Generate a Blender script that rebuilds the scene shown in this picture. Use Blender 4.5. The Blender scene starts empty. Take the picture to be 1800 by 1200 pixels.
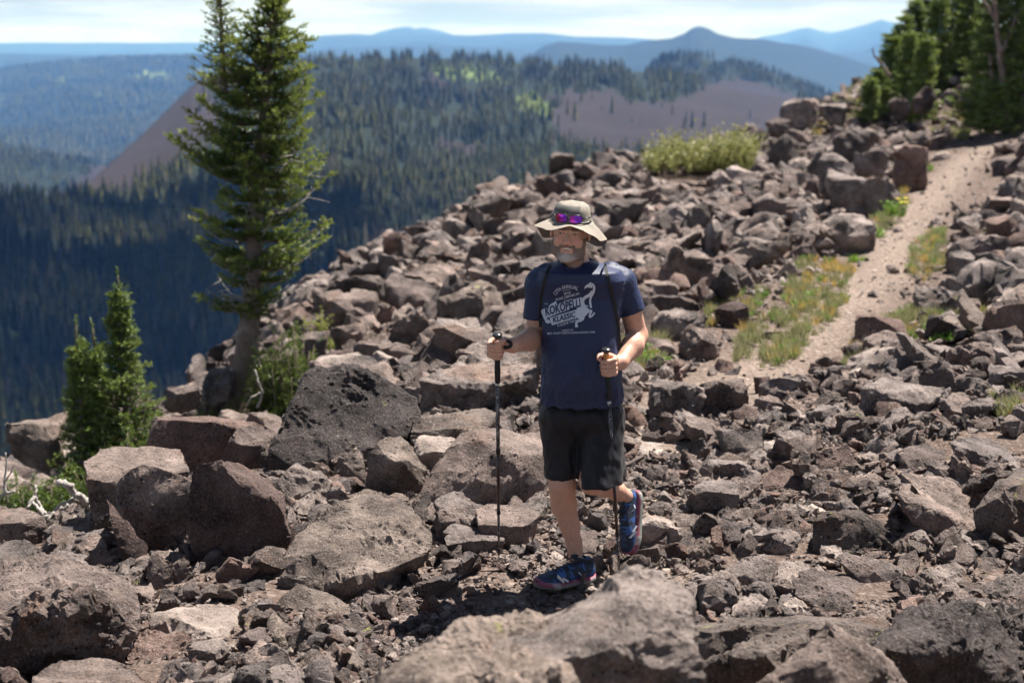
import bpy, bmesh, math, random
import numpy as np
from mathutils import Vector, Matrix, Euler
from mathutils.bvhtree import BVHTree

scene = bpy.context.scene
COL = scene.collection
PI = math.pi
R = math.radians

# ------------------------------------------------------------------ camera
CAM = np.array([0.0, 0.0, 2.5])
FOC, PITCH = 2500.0, R(11.42)            # focal length in photo pixels (1800 wide), camera tilt
cp, sp_ = math.cos(PITCH), math.sin(PITCH)

def P(px, py, y):
    """world point seen at photo pixel (px,py) at distance y along the ground axis"""
    a = (px - 900.0) / FOC
    b = (600.0 - py) / FOC
    d = np.array([a, cp + b * sp_, -sp_ + b * cp])
    return CAM + d * (y / d[1])

def project(x, y, z):
    """arrays of world coordinates -> photo pixels"""
    dx, dy, dz = x - CAM[0], y - CAM[1], z - CAM[2]
    w = dy * cp - dz * sp_
    w = np.where(np.abs(w) < 1e-6, 1e-6, w)
    v = dy * sp_ + dz * cp
    return 900 + FOC * dx / w, 600 - FOC * v / w

cam_data = bpy.data.cameras.new('camera')
cam = bpy.data.objects.new('camera', cam_data)
COL.objects.link(cam)
cam.location = CAM
cam.rotation_euler = (PI / 2 - PITCH, 0, 0)
cam_data.sensor_width = 36
cam_data.lens = 50
cam_data.clip_start = 0.1
cam_data.clip_end = 200000
cam_data.dof.use_dof = True
cam_data.dof.focus_distance = 6.65
cam_data.dof.aperture_fstop = 2.4
scene.camera = cam

# ------------------------------------------------------------------ numpy noise
_rs = np.random.RandomState(7)
_PERM = _rs.permutation(256)
_PERM = np.concatenate([_PERM, _PERM, _PERM])
_G = _rs.normal(size=(256, 3)); _G /= np.linalg.norm(_G, axis=1)[:, None]

def noise3(p):
    p = np.asarray(p, float)
    i = np.floor(p).astype(np.int64)
    f = p - i
    i &= 255
    u = f * f * f * (f * (f * 6 - 15) + 10)
    out = 0
    for dx in (0, 1):
        wx = u[..., 0] if dx else 1 - u[..., 0]
        hx = _PERM[i[..., 0] + dx]
        for dy in (0, 1):
            wy = u[..., 1] if dy else 1 - u[..., 1]
            hy = _PERM[hx + ((i[..., 1] + dy) & 255)]
            for dz in (0, 1):
                wz = u[..., 2] if dz else 1 - u[..., 2]
                g = _G[_PERM[hy + ((i[..., 2] + dz) & 255)]]
                d = g[..., 0] * (f[..., 0] - dx) + g[..., 1] * (f[..., 1] - dy) + g[..., 2] * (f[..., 2] - dz)
                out = out + wx * wy * wz * d
    return out * 1.5

def fbm(p, octaves=4, gain=0.5, lac=2.03, ridged=False):
    p = np.asarray(p, float)
    s = 0; a = 1.0
    for k in range(octaves):
        n = noise3(p + 17.3 * k)
        s = s + a * ((0.5 - np.abs(n)) * 2 - 0.5 if ridged else n)
        p = p * lac; a *= gain
    return s

# ------------------------------------------------------------------ object helpers
def mesh_np(name, verts, faces, nper=None, smooth=True):
    """mesh from numpy arrays; faces is (n,k) or a list of lists"""
    me = bpy.data.meshes.new(name)
    verts = np.asarray(verts, np.float32)
    if isinstance(faces, np.ndarray):
        n, k = faces.shape
        me.vertices.add(len(verts)); me.vertices.foreach_set('co', verts.ravel())
        me.loops.add(n * k); me.loops.foreach_set('vertex_index', faces.astype(np.int32).ravel())
        me.polygons.add(n)
        me.polygons.foreach_set('loop_start', np.arange(0, n * k, k, dtype=np.int32))
        me.update(calc_edges=True)
    else:
        me.from_pydata([tuple(v) for v in verts], [], [tuple(f) for f in faces])
        me.update()
    if smooth:
        me.polygons.foreach_set('use_smooth', np.ones(len(me.polygons), bool))
    return me

def link(name, me, mat=None, parent=None, loc=None, rot=None, scale=None):
    o = bpy.data.objects.new(name, me)
    COL.objects.link(o)
    if mat is not None and me is not None:
        if isinstance(mat, (list, tuple)):
            for m in mat: me.materials.append(m)
        elif len(me.materials) == 0:
            me.materials.append(mat)
    if parent is not None: o.parent = parent
    if loc is not None: o.location = loc
    if rot is not None: o.rotation_euler = rot
    if scale is not None: o.scale = scale
    return o

def tag(o, label=None, cat=None, group=None, kind=None):
    if label: o['label'] = label
    if cat: o['category'] = cat
    if group: o['group'] = group
    if kind: o['kind'] = kind
    return o

def empty(name, loc=(0, 0, 0), rotz=0):
    o = bpy.data.objects.new(name, None)
    COL.objects.link(o)
    o.location = loc; o.rotation_euler = (0, 0, rotz)
    o.empty_display_size = 0.2
    return o

def vattr(me, name, arr, domain='POINT'):
    arr = np.asarray(arr, np.float32)
    if arr.ndim == 1:
        a = me.attributes.new(name, 'FLOAT', domain); a.data.foreach_set('value', arr)
    else:
        a = me.attributes.new(name, 'FLOAT_COLOR', domain)
        if arr.shape[1] == 3: arr = np.concatenate([arr, np.ones((len(arr), 1), np.float32)], 1)
        a.data.foreach_set('color', arr.ravel())

# ------------------------------------------------------------------ node helper
class NT:
    def __init__(s, name, kind='mat'):
        if kind == 'mat':
            s.m = bpy.data.materials.new(name); s.m.use_nodes = True; s.t = s.m.node_tree
        else:
            s.m = bpy.data.worlds.new(name); s.m.use_nodes = True; s.t = s.m.node_tree
        s.t.nodes.clear()
    def n(s, typ, props=None, **ins):
        nd = s.t.nodes.new(typ)
        for k, v in (props or {}).items(): setattr(nd, k, v)
        for k, v in ins.items():
            key = int(k[1:]) if k[0] == '_' and k[1:].isdigit() else k.replace('_', ' ')
            s.set(nd, key, v)
        return nd
    def set(s, nd, key, v):
        if isinstance(key, int): sock = nd.inputs[key]
        else: sock = nd.inputs[key] if key in nd.inputs else [i for i in nd.inputs if i.name.lower() == key.lower()][0]
        if hasattr(v, 'is_output') or isinstance(v, bpy.types.NodeSocket): s.t.links.new(v, sock)
        elif isinstance(v, bpy.types.Node): s.t.links.new(v.outputs[0], sock)
        else: sock.default_value = v
    def math(s, op, a, b=0.5, c=None, clamp=False):
        nd = s.n('ShaderNodeMath', {'operation': op, 'use_clamp': clamp}, _0=a, _1=b)
        if c is not None: s.set(nd, 2, c)
        return nd.outputs[0]
    def vmath(s, op, a, b=None):
        nd = s.n('ShaderNodeVectorMath', {'operation': op}, _0=a)
        if b is not None: s.set(nd, 1, b)
        return nd.outputs[0]
    def noise(s, vec, scale, detail=4, rough=0.55, dist=0.0, col=False):
        nd = s.n('ShaderNodeTexNoise', None, Vector=vec, Scale=scale, Detail=detail, Roughness=rough, Distortion=dist)
        return nd.outputs['Color' if col else 'Fac']
    def vor(s, vec, scale, feature='F1', out='Distance', rand=1.0):
        nd = s.n('ShaderNodeTexVoronoi', {'feature': feature}, Vector=vec, Scale=scale)
        nd.inputs['Randomness'].default_value = rand
        return nd.outputs[out]
    def ramp(s, fac, stops, interp='LINEAR'):
        nd = s.n('ShaderNodeValToRGB', None, Fac=fac)
        cr = nd.color_ramp; cr.interpolation = interp
        while len(cr.elements) < len(stops): cr.elements.new(0.5)
        for e, (p, c) in zip(cr.elements, stops):
            e.position = p
            e.color = tuple(c) + (1,) if hasattr(c, '__len__') else (c, c, c, 1)
        return nd.outputs[0]
    def maprange(s, v, a, b, c=0.0, d=1.0, smooth=False):
        nd = s.n('ShaderNodeMapRange', {'interpolation_type': 'SMOOTHSTEP' if smooth else 'LINEAR'})
        for i, x in enumerate((v, a, b, c, d)): s.set(nd, i, x)
        return nd.outputs[0]
    def mix(s, fac, a, b, blend='MIX'):
        nd = s.t.nodes.new('ShaderNodeMix'); nd.data_type = 'RGBA'; nd.blend_type = blend
        for key, v in ((0, fac), (6, a), (7, b)):
            if isinstance(v, bpy.types.NodeSocket): s.t.links.new(v, nd.inputs[key])
            elif key == 0: nd.inputs[0].default_value = v
            else: nd.inputs[key].default_value = tuple(v) + ((1,) if len(v) == 3 else ())
        return nd.outputs[2]
    def attr(s, name, out='Fac'):
        return s.n('ShaderNodeAttribute', {'attribute_name': name}).outputs[out]
    def obj(s):
        return s.n('ShaderNodeTexCoord').outputs['Object']
    def pos(s):
        return s.n('ShaderNodeNewGeometry').outputs['Position']
    def rand(s):
        return s.n('ShaderNodeObjectInfo').outputs['Random']
    def bump(s, h, strength=0.5, dist=0.01, normal=None):
        nd = s.n('ShaderNodeBump', None, Strength=strength, Distance=dist, Height=h)
        if normal is not None: s.set(nd, 'Normal', normal)
        return nd.outputs[0]
    def bsdf(s, **k):
        nd = s.n('ShaderNodeBsdfPrincipled')
        for key, v in k.items(): s.set(nd, key.replace('_', ' '), (tuple(v) + (1,)) if isinstance(v, tuple) and len(v) == 3 and ('Color' in key or 'Tint' in key) else v)
        out = s.n('ShaderNodeOutputMaterial', None, Surface=nd.outputs[0])
        return s.m

def flat_mat(name, col, rough=0.7, nscale=40, amount=0.25, bump=0.0, spec=0.4, metal=0.0):
    t = NT(name); o = t.obj()
    n = t.noise(o, nscale, 4)
    c = t.mix(n, tuple(v * (1 - amount) for v in col), tuple(min(1, v * (1 + amount)) for v in col))
    k = dict(Base_Color=c, Roughness=rough, Specular_IOR_Level=spec, Metallic=metal)
    if bump: k['Normal'] = t.bump(n, 0.6, bump)
    return t.bsdf(**k)
# ------------------------------------------------------------------ terrain height field
_ctrl = np.array([
 (0,6.4,0),(1,6.5,0),(-1.5,6.5,-.02),(2.5,6.5,.08),(0,5.4,.03),(-2,5.2,.0),(2.2,5.2,.15),(0,3.5,.45),(0,1.5,.9),(0,-2,.9),
 (-3,3,.3),(3,3,.7),(5,4,.7),(0,8.5,0),(0,10.5,0),(1.5,9,.12),(3,8.7,.3),(2.0,9.6,.2),(4,9.3,.3),(-2.0,8,-.08),(-3,8,-.38),(-4,9,-.85),
 (-3,11,-1.05),(-2.7,13.5,-1.25),(-4,12.5,-1.6),(-1,11,-.1),(-1,15,-.35),(0,18,-.12),(-2,17,-.8),(-1.4,19,-.55),(-1,21,-.5),(-.4,24,-.35),(.2,21.5,-.2),(1,16,.1),(2,13,0),(3,17,0),(4.5,20,0),
 (6,24,.05),(8,29,.15),(10,34,.42),(12,37,.8),(3,25,.1),(5,30,.08),(1,25,-.08),(7,34,.3),(10.5,38,.85),(13,38,1.6),(16,38,2.2),
 (14,34,1.3),(18,34,1.9),(12,44,1.7),(18,45,3.0),(6,16,.15),(8,20,.35),(9,24,.5),(12,28,.95),(5.4,12.5,.1),(5,9.7,.3),(8,12,.4),
 (12,18,.8),(20,20,1.5),(20,8,1.2),(20,0,1.2),(8,0,1.0),(-6,0,-.2),(-5,5,-.3),(-8,-5,-.5),(0,-10,.9),(30,40,3.2),(20,60,3.2),
 (1.7,10.6,-.03),(2.6,12.6,-.03),(30,10,2),(-8,10,-1),(-6,14,-1.3),(-4,20,-.8),(-3,26,-.7),(0,32,.1),(4,38,.3),(40,60,4),(10,-20,1),(-20,-20,-1)], float)

def _tps_fit(c, lam=0.02):
    x = c[:, :2]; n = len(c)
    d = np.linalg.norm(x[:, None] - x[None], axis=2)
    K = np.where(d > 0, d * d * np.log(d + 1e-9), 0) + lam * np.eye(n) * 20
    Pm = np.concatenate([np.ones((n, 1)), x], 1)
    A = np.zeros((n + 3, n + 3)); A[:n, :n] = K; A[:n, n:] = Pm; A[n:, :n] = Pm.T
    return np.linalg.solve(A, np.concatenate([c[:, 2], np.zeros(3)]))
_tw = _tps_fit(_ctrl)

def z_near(x, y):
    s = _tw[-3] + _tw[-2] * x + _tw[-1] * y
    for (cx, cy, _), w in zip(_ctrl, _tw[:-3]):
        d2 = (x - cx) ** 2 + (y - cy) ** 2
        s = s + w * 0.5 * d2 * np.log(d2 + 1e-12)
    return np.clip(s, -2.2, 4.0)

EDGE = [(-9, -30), (-7, -5), (-6.3, 3), (-5.6, 8), (-4.8, 11.3), (-3.4, 14.2), (-2.35, 15.4), (-2.1, 18), (-1.6, 20.5), (-.9, 24), (.5, 27.5),
        (3.0, 31.5), (5.6, 34.5), (8.3, 38.5), (10.6, 43), (15, 52), (30, 80), (60, 130), (100, 200)]

def edge_dist(x, y):
    """signed distance to the rim, positive on the valley side"""
    best = np.full(x.shape, 1e9); sign = np.ones(x.shape)
    for (ax, ay), (bx, by) in zip(EDGE[:-1], EDGE[1:]):
        ex, ey = bx - ax, by - ay
        t = np.clip(((x - ax) * ex + (y - ay) * ey) / (ex * ex + ey * ey), 0, 1)
        qx, qy = ax + t * ex, ay + t * ey
        d = np.hypot(x - qx, y - qy)
        sd = np.where(ex * (y - ay) - ey * (x - ax) > 0, 1.0, -1.0)
        m = d < best
        best = np.where(m, d, best); sign = np.where(m, sd, sign)
    return best * sign

def prof(u, pts):
    p = np.array(sorted(pts), float)
    return np.interp(u, p[:, 0], p[:, 1])

def elev(py, r):
    b = (600.0 - py) / FOC
    return CAM[2] + r * (-sp_ + b * cp) / (cp + b * sp_)

# ridges: crest row in the photo, distance, front slope, back slope, roughness
RIDGE_A = [(-900, 560), (-200, 430), (-60, 372), (0, 362), (60, 352), (110, 350), (160, 304), (250, 228), (335, 148), (352, 139), (375, 140), (470, 118), (560, 108),
           (660, 102), (760, 101), (860, 106), (960, 112), (1100, 124), (1160, 128), (1240, 148), (1300, 158), (1420, 176), (1530, 188), (1700, 196), (2600, 200)]
RAD_A = [(-900, 900), (0, 1050), (110, 1150), (160, 1350), (350, 1900), (560, 2100), (760, 2200), (1100, 2000), (1500, 1800), (2600, 1700)]
RIDGES = [
  ([(-900, 200), (0, 258), (80, 276), (180, 292), (300, 345), (500, 500)], 2500, .16, .16),
  ([(-900, 900), (500, 800), (850, 330), (900, 200), (1100, 150), (1140, 122), (1165, 108), (1200, 96), (1240, 99), (1300, 112), (1350, 125), (1420, 150), (1480, 178), (1500, 160), (1560, 135), (1640, 128), (2600, 120)], 2700, .14, .3),
  ([(-900, 150), (-300, 134), (0, 126), (60, 117), (100, 112), (200, 106), (300, 104), (400, 103), (600, 112), (900, 135), (1100, 170)], 7000, .085, .05),
  ([(-900, 95), (0, 94), (150, 97), (300, 96), (400, 94), (500, 93), (600, 86), (760, 78), (860, 82), (950, 88), (1100, 95)], 11000, .04, .03),
  ([(-900, 500), (500, 400), (800, 200), (880, 118), (905, 105), (930, 96), (955, 80), (980, 72), (1010, 73), (1060, 77), (1100, 77), (1130, 70), (1180, 66), (1203, 58), (1215, 49), (1228, 46), (1243, 50), (1262, 60), (1290, 66), (1340, 67), (1400, 77), (1470, 95), (1530, 112), (1620, 130), (2600, 150)], 6800, .15, .2),
  ([(-900, 300), (1200, 200), (1380, 110), (1450, 93), (1500, 86), (1560, 79), (1600, 73), (2600, 75)], 13000, .05, .05),
  ([(400, 92), (450, 85), (520, 70), (570, 62), (620, 60), (680, 63), (760, 60), (830, 62), (900, 58), (960, 58), (1010, 64), (1100, 66), (1180, 72), (1300, 92)], 16000, .05, .05),
  ([(60, 98), (130, 91), (180, 85), (232, 77), (290, 83), (330, 85), (390, 82), (450, 84), (520, 95)], 19000, .05, .05),
  ([(600, 75), (640, 66), (672, 54), (700, 48), (720, 46), (728, 50), (745, 48), (775, 54), (800, 62), (860, 75)], 20500, .05, .05),
  ([(1300, 75), (1340, 64), (1375, 59), (1400, 51), (1420, 48), (1438, 54), (1460, 58), (1480, 54), (1530, 40), (1546, 34), (1560, 38), (1600, 44), (1700, 60), (2000, 80)], 21000, .05, .05),
]

def z_far(x, y):
    yy = np.maximum(y, 1.0)
    u = np.clip(900 + FOC * x / (yy * cp), -900, 2600)
    u = np.where(y < 1, -900, u)
    n1 = fbm(np.stack([x / 900, y / 900, x * 0], -1), 4)
    n2 = fbm(np.stack([x / 160 + 9, y / 160, x * 0], -1), 3)
    H = -270 + 18 * n1 - 0.006 * np.maximum(y - 4000, 0) * 0
    # main ridge A, slope rising steadily from the valley floor
    RA = prof(u, RAD_A)
    zc = elev(prof(u, RIDGE_A), RA)
    t = np.clip((y - 480) / (RA - 480), 0, 1)
    za = -175 + (zc + 175) * t ** 1.05
    bump_w = np.clip((RA - y) / 500, 0, 1) * np.clip(t * 4, 0, 1)
    za = za + (16 * n1 + 7 * n2) * bump_w
    za = np.where(y > RA, zc - (y - RA) * 0.35, za)
    za = np.where(y < 480, -175 - 0.15 * (480 - y) * 0, za)
    H = np.maximum(H, za)
    for pts, rad, sf, sb in RIDGES:
        zc = elev(prof(u, pts), rad)
        w = np.clip(np.abs(rad - y) / (0.25 * rad), 0, 1)
        h = np.where(y < rad, zc - (rad - y) * sf, zc - (y - rad) * sb) + w * rad * 0.006 * n1 + w * n2 * min(15, rad * .002)
        H = np.maximum(H, h)
    return H

def H_all(x, y, detail=True):
    x = np.asarray(x, float); y = np.asarray(y, float)
    sd = edge_dist(x, y)
    zn = z_near(np.clip(x, -60, 70), np.clip(y, -60, 100))
    s = np.maximum(sd, 0)
    drop = np.where(s < 2, s * s * 0.2, 0.8 * (s - 1))
    rough = 0.0
    if detail:
        rough = 0.05 * fbm(np.stack([x * 1.3, y * 1.3, x * 0 + 3], -1), 4)
    H = zn - drop + rough
    r = np.hypot(x, y)
    far = z_far(x, y)
    H = np.where((sd > 0) | (r > 230), np.maximum(H, far - 3 * 0), H)
    return np.where(r > 400, far, np.where(sd > 0, np.maximum(zn - drop + rough, np.minimum(far, -120)), zn + rough))

_GX, _GY = np.arange(-14, 28.01, .1), np.arange(1, 52.01, .1)
_GXX, _GYY = np.meshgrid(_GX, _GY)
_GH = H_all(_GXX, _GYY, False)
def gz(x, y):
    """ground height at one spot of the rim, read from a table"""
    i = min(max((x + 14) / .1, 0), len(_GX) - 1.001); j = min(max((y - 1) / .1, 0), len(_GY) - 1.001)
    a, b = int(i), int(j); u, v = i - a, j - b
    return float((_GH[b, a] * (1 - u) + _GH[b, a + 1] * u) * (1 - v) + (_GH[b + 1, a] * (1 - u) + _GH[b + 1, a + 1] * u) * v)

TRAIL = np.array([(.3, 5.5), (.6, 7), (1.0, 8.8), (1.55, 10.4), (2.6, 12.6), (4.25, 16.3), (5.7, 20.6), (7.1, 24), (8.75, 28.0), (10.2, 31), (12.0, 34.5), (14.5, 38)])
def trail_dist(x, y):
    best = np.full(np.shape(x), 1e9)
    for (ax, ay), (bx, by) in zip(TRAIL[:-1], TRAIL[1:]):
        ex, ey = bx - ax, by - ay
        t = np.clip(((x - ax) * ex + (y - ay) * ey) / (ex * ex + ey * ey), 0, 1)
        best = np.minimum(best, np.hypot(x - ax - t * ex, y - ay - t * ey))
    return best

def in_poly(px, py, poly):
    c = np.zeros(px.shape, bool); n = len(poly)
    for i in range(n):
        x1, y1 = poly[i]; x2, y2 = poly[i - 1]
        cond = ((y1 > py) != (y2 > py)) & (px < (x2 - x1) * (py - y1) / (y2 - y1 + 1e-12) + x1)
        c ^= cond
    return c

TALUS = [[(342, 130), (380, 150), (378, 200), (400, 250), (350, 262), (320, 300), (250, 330), (180, 350), (120, 352), (105, 344), (335, 135)],
         [(962, 170), (1010, 160), (1075, 158), (1100, 172), (1130, 182), (1200, 172), (1260, 180), (1330, 190), (1420, 196), (1620, 190), (1620, 260), (1360, 300), (1100, 270), (1000, 262), (975, 225)],
         [(1215, 172), (1230, 152), (1290, 138), (1340, 146), (1380, 165), (1440, 190), (1420, 200), (1330, 196)],
         [(742, 132), (758, 130), (790, 150), (786, 158), (752, 150)],
         [(765, 240), (800, 248), (860, 262), (862, 272), (800, 272), (770, 262)]]
MEADOW_A = [[(758, 124), (800, 118), (880, 132), (882, 148), (820, 142), (766, 136)], [(900, 165), (955, 180), (962, 204), (930, 200)],
            [(790, 382), (850, 376), (870, 392), (800, 398)], [(0, 575), (22, 570), (30, 600), (0, 612)]]
MEADOW_D = [[(95, 140), (110, 136), (130, 144), (118, 152), (100, 150)], [(155, 150), (170, 150), (176, 166), (162, 168)], [(232, 132), (262, 127), (290, 130), (330, 146), (325, 156), (290, 146), (240, 142)],
            [(50, 112), (140, 106), (150, 112), (70, 118)], [(345, 118), (375, 118), (380, 132), (350, 132)]]

def zone_masks(x, y, z):
    px, py = project(x, y, z)
    jx = 16 * noise3(np.stack([px / 25, py / 18, px * 0], -1)) + 9 * noise3(np.stack([px / 9, py / 7, px * 0 + 5], -1))
    jy = 11 * noise3(np.stack([px / 22 + 40, py / 18, px * 0], -1))
    qx, qy = px + jx, py + jy
    r = np.hypot(x, y)
    a = (y > 400) & (y < 3200)
    tal = np.zeros(px.shape, bool); mead = np.zeros(px.shape, bool)
    for poly in TALUS: tal |= in_poly(qx, qy, poly)
    for poly in MEADOW_A: mead |= in_poly(qx, qy, poly)
    md = np.zeros(px.shape, bool)
    for poly in MEADOW_D: md |= in_poly(qx, qy, poly)
    return tal & a, (mead & a) | (md & (y > 3200) & (y < 9000))

def build_terrain():
    az = np.concatenate([np.arange(-180, -24, 4.0), np.arange(-24, 24.01, 0.12), np.arange(28, 180.1, 4.0)])
    rr = np.concatenate([[0.35], np.exp(np.arange(math.log(0.7), math.log(40000), 0.0133))])
    A, Rr = np.meshgrid(np.radians(az), rr)
    x = np.sin(A) * Rr; y = np.cos(A) * Rr
    z = H_all(x, y)
    nr, na = x.shape
    verts = np.stack([x, y, z], -1).reshape(-1, 3)
    idx = np.arange(nr * na).reshape(nr, na)
    f = np.stack([idx[:-1, :-1], idx[:-1, 1:], idx[1:, 1:], idx[1:, :-1]], -1).reshape(-1, 4)
    f = f[:, ::-1]
    return verts, f

verts, faces = build_terrain()
me = mesh_np('ground', verts, faces)
X, Y, Z = verts.T
tal, mead = zone_masks(X, Y, Z)
td = trail_dist(X, Y)
near = np.clip((70 - np.hypot(X, Y)) / 20, 0, 1)
vattr(me, 'talus', tal.astype(float)); vattr(me, 'meadow', mead.astype(float)); vattr(me, 'near', near)
vattr(me, 'trail', np.clip(1.35 - td / (0.46 + .12 * noise3(np.stack([X * 1.1, Y * 1.1, X * 0], -1))), 0, 1) * near)

t = NT('ground_mat'); p = t.pos()
n1 = t.noise(p, 0.9, 6, .6); n2 = t.noise(p, 14, 6, .7); n3 = t.noise(p, 70, 4, .7)
pb1 = t.vor(p, 17, out='Color'); pb2 = t.vor(p, 48, out='Color'); pd1 = t.vor(p, 17); pd2 = t.vor(p, 48)
pebc = t.n('ShaderNodeSeparateColor', None, Color=pb1).outputs[0]; pebc2 = t.n('ShaderNodeSeparateColor', None, Color=pb2).outputs[0]
dirt = t.mix(t.math('ADD', t.math('MULTIPLY', n1, .5), t.math('MULTIPLY', n2, .5)), (.060, .042, .035), (.17, .122, .10))
dirt = t.mix(t.math('MULTIPLY', t.maprange(pd2, .5, .3), .7), dirt, t.mix(pebc2, (.07, .055, .047), (.25, .20, .172)))
dirt = t.mix(t.maprange(pd1, .42, .34), dirt, t.mix(pebc, (.065, .05, .044), (.23, .18, .155)))
path = t.mix(t.math('ADD', t.math('MULTIPLY', n2, .6), t.math('MULTIPLY', n1, .4)), (.095, .070, .056), (.30, .236, .194))
path = t.mix(t.math('MULTIPLY', t.maprange(pd2, .45, .3), .6), path, t.mix(pebc2, (.13, .10, .085), (.42, .34, .29)))
path = t.mix(t.math('MULTIPLY', t.maprange(pd1, .36, .30), .8), path, t.mix(pebc, (.12, .09, .08), (.44, .36, .31)))
nearc = t.mix(t.attr('trail'), dirt, path)
fl = t.noise(p, .02, 5, .6)
forest = t.mix(fl, (.006, .012, .007), (.014, .022, .011))
far1 = t.mix(t.math('MULTIPLY', t.noise(p, .0016, 6, .6), .6), forest, (.016, .022, .012))
gul = t.noise(t.vmath('MULTIPLY', p, (.02, .004, .02)), 1.0, 6, .65, .8)
talc = t.mix(t.math('ADD', t.math('MULTIPLY', t.noise(p, .06, 7, .75), .5), t.math('MULTIPLY', gul, .5)), (.004, .004, .004), (.046, .034, .036))
meadc = t.mix(t.noise(p, .03, 5, .6), (.07, .11, .03), (.13, .17, .055))
farc = t.mix(t.attr('meadow'), t.mix(t.attr('talus'), far1, talc), meadc)
c = t.mix(t.attr('near'), farc, nearc)
bh = t.math('ADD', t.math('MULTIPLY', n2, .6), t.math('MULTIPLY', n3, .4))
bh = t.math('SUBTRACT', t.math('SUBTRACT', bh, t.math('MULTIPLY', pd1, .8)), t.math('MULTIPLY', pd2, .4))
gmat = t.bsdf(Base_Color=c, Roughness=.95, Specular_IOR_Level=.15, Normal=t.bump(bh, .7, .05))
ground = link('ground', me, gmat)
tag(ground, 'rocky brown ground of the rim, falling away to forested valley and far hills', kind='structure')

# ------------------------------------------------------------------ sky, sun, haze
SUN_DIR = Vector((0.62, 0.58, 1.70)).normalized()
SUN_EL = math.asin(SUN_DIR.z); SUN_AZ = math.atan2(SUN_DIR.x, SUN_DIR.y)
w = NT('World', 'world')
scene.world = w.m
sky = w.n('ShaderNodeTexSky', {'sky_type': 'NISHITA', 'sun_disc': False, 'sun_elevation': SUN_EL, 'sun_rotation': SUN_AZ,
                               'altitude': 2800, 'air_density': 1.0, 'dust_density': 1.2, 'ozone_density': 1.0})
tc = w.n('ShaderNodeTexCoord').outputs['Generated']
sx = w.n('ShaderNodeSeparateXYZ', None, Vector=tc)
zc = w.math('MAXIMUM', sx.outputs[2], 0.012)
pl = w.n('ShaderNodeCombineXYZ', None, X=w.math('DIVIDE', sx.outputs[0], w.math('ADD', zc, .05)), Y=w.math('DIVIDE', sx.outputs[1], w.math('ADD', zc, .05)), Z=0.0).outputs[0]
cl = w.noise(pl, .42, 7, .6, .35)
cmask = w.maprange(cl, .34, .60, 0.25, .95, True)
cmask = w.math('MULTIPLY', cmask, w.maprange(sx.outputs[2], .16, .30, 1.0, .12, True))
skyc = w.mix(cmask, sky.outputs[0], (15.0, 16.2, 17.8))
bg = w.n('ShaderNodeBackground', None, Color=skyc, Strength=0.025)
w.n('ShaderNodeOutputWorld', None, Surface=bg.outputs[0])

sl = bpy.data.lights.new('sun', 'SUN'); sl.energy = 5.0; sl.angle = R(.53); sl.color = (1.0, .945, .885)
so = bpy.data.objects.new('sun', sl); COL.objects.link(so)
so.rotation_euler = SUN_DIR.to_track_quat('Z', 'Y').to_euler()
so.location = (5, 5, 30)

def box_mesh(name, lo, hi):
    (x0, y0, z0), (x1, y1, z1) = lo, hi
    v = [(x0, y0, z0), (x1, y0, z0), (x1, y1, z0), (x0, y1, z0), (x0, y0, z1), (x1, y0, z1), (x1, y1, z1), (x0, y1, z1)]
    f = [(0, 3, 2, 1), (4, 5, 6, 7), (0, 1, 5, 4), (1, 2, 6, 5), (2, 3, 7, 6), (3, 0, 4, 7)]
    return mesh_np(name, v, f, smooth=False)
t = NT('haze_mat')
t.t.nodes.clear()
vol = t.n('ShaderNodeVolumePrincipled', None, Color=(.14, .38, 1.0, 1), Density=HAZE_D if 'HAZE_D' in globals() else 0.85e-4, Anisotropy=0.0)
vol.inputs['Absorption Color'].default_value = (.93, .97, 1, 1)
t.n('ShaderNodeOutputMaterial', None, Volume=vol.outputs[0])
zmin = float(Z.min()) - 1.0
zmax = max(float(Z.max()), 60) + 5; print('haze top', zmax)
hz = link('haze', box_mesh('haze', (-41000, -41000, zmin), (41000, 41000, zmax)), t.m)
tag(hz, 'pale blue haze filling the air between the rim and the far mountains', 'haze', kind='stuff')
del hz['category']

# clouds added out of view above the valley to shade the lower forest
def cloud(name, c, size, seed):
    rg = np.random.RandomState(seed); bm = bmesh.new()
    bmesh.ops.create_icosphere(bm, subdivisions=5, radius=1)
    v = np.array([q.co for q in bm.verts])
    d = 1 + .42 * fbm(v * 1.6 + seed, 4, .55)
    v = v * d[:, None]; v[:, 2] = np.where(v[:, 2] < 0, v[:, 2] * .25, v[:, 2])
    v = v * np.array(size)
    for q, w_ in zip(bm.verts, v): q.co = w_
    me_ = bpy.data.meshes.new(name); bm.to_mesh(me_); bm.free()
    me_.polygons.foreach_set('use_smooth', np.ones(len(me_.polygons), bool))
    return link(name, me_, SHADE_CLOUD, loc=c)
t = NT('shade_cloud_white')
df = t.n('ShaderNodeBsdfDiffuse', None, Color=(.85, .85, .85, 1)); tp_ = t.n('ShaderNodeBsdfTransparent')
mx_ = t.n('ShaderNodeMixShader', None, Fac=t.maprange(t.noise(t.pos(), .006, 4, .6), .38, .55, .22, .80))
t.t.links.new(tp_.outputs[0], mx_.inputs[1]); t.t.links.new(df.outputs[0], mx_.inputs[2])
t.n('ShaderNodeOutputMaterial', None, Surface=mx_.outputs[0]); SHADE_CLOUD = t.m
def above(x, y, z0, zc):
    k = (zc - z0) / SUN_DIR.z
    return (x + SUN_DIR.x * k, y + SUN_DIR.y * k, zc)
for (x_, y_, sx_, sy_, sd_) in [(-300, 700, 290, 300, 3), (-330, 1020, 200, 150, 5), (70, 760, 190, 180, 8)]:
    co_ = cloud('shade_clouds', above(x_, y_, -130, zmax + 420), (sx_, sy_, 140), sd_)
    tag(co_, 'white cloud added out of view to shade the lower forest', kind='structure')
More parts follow.
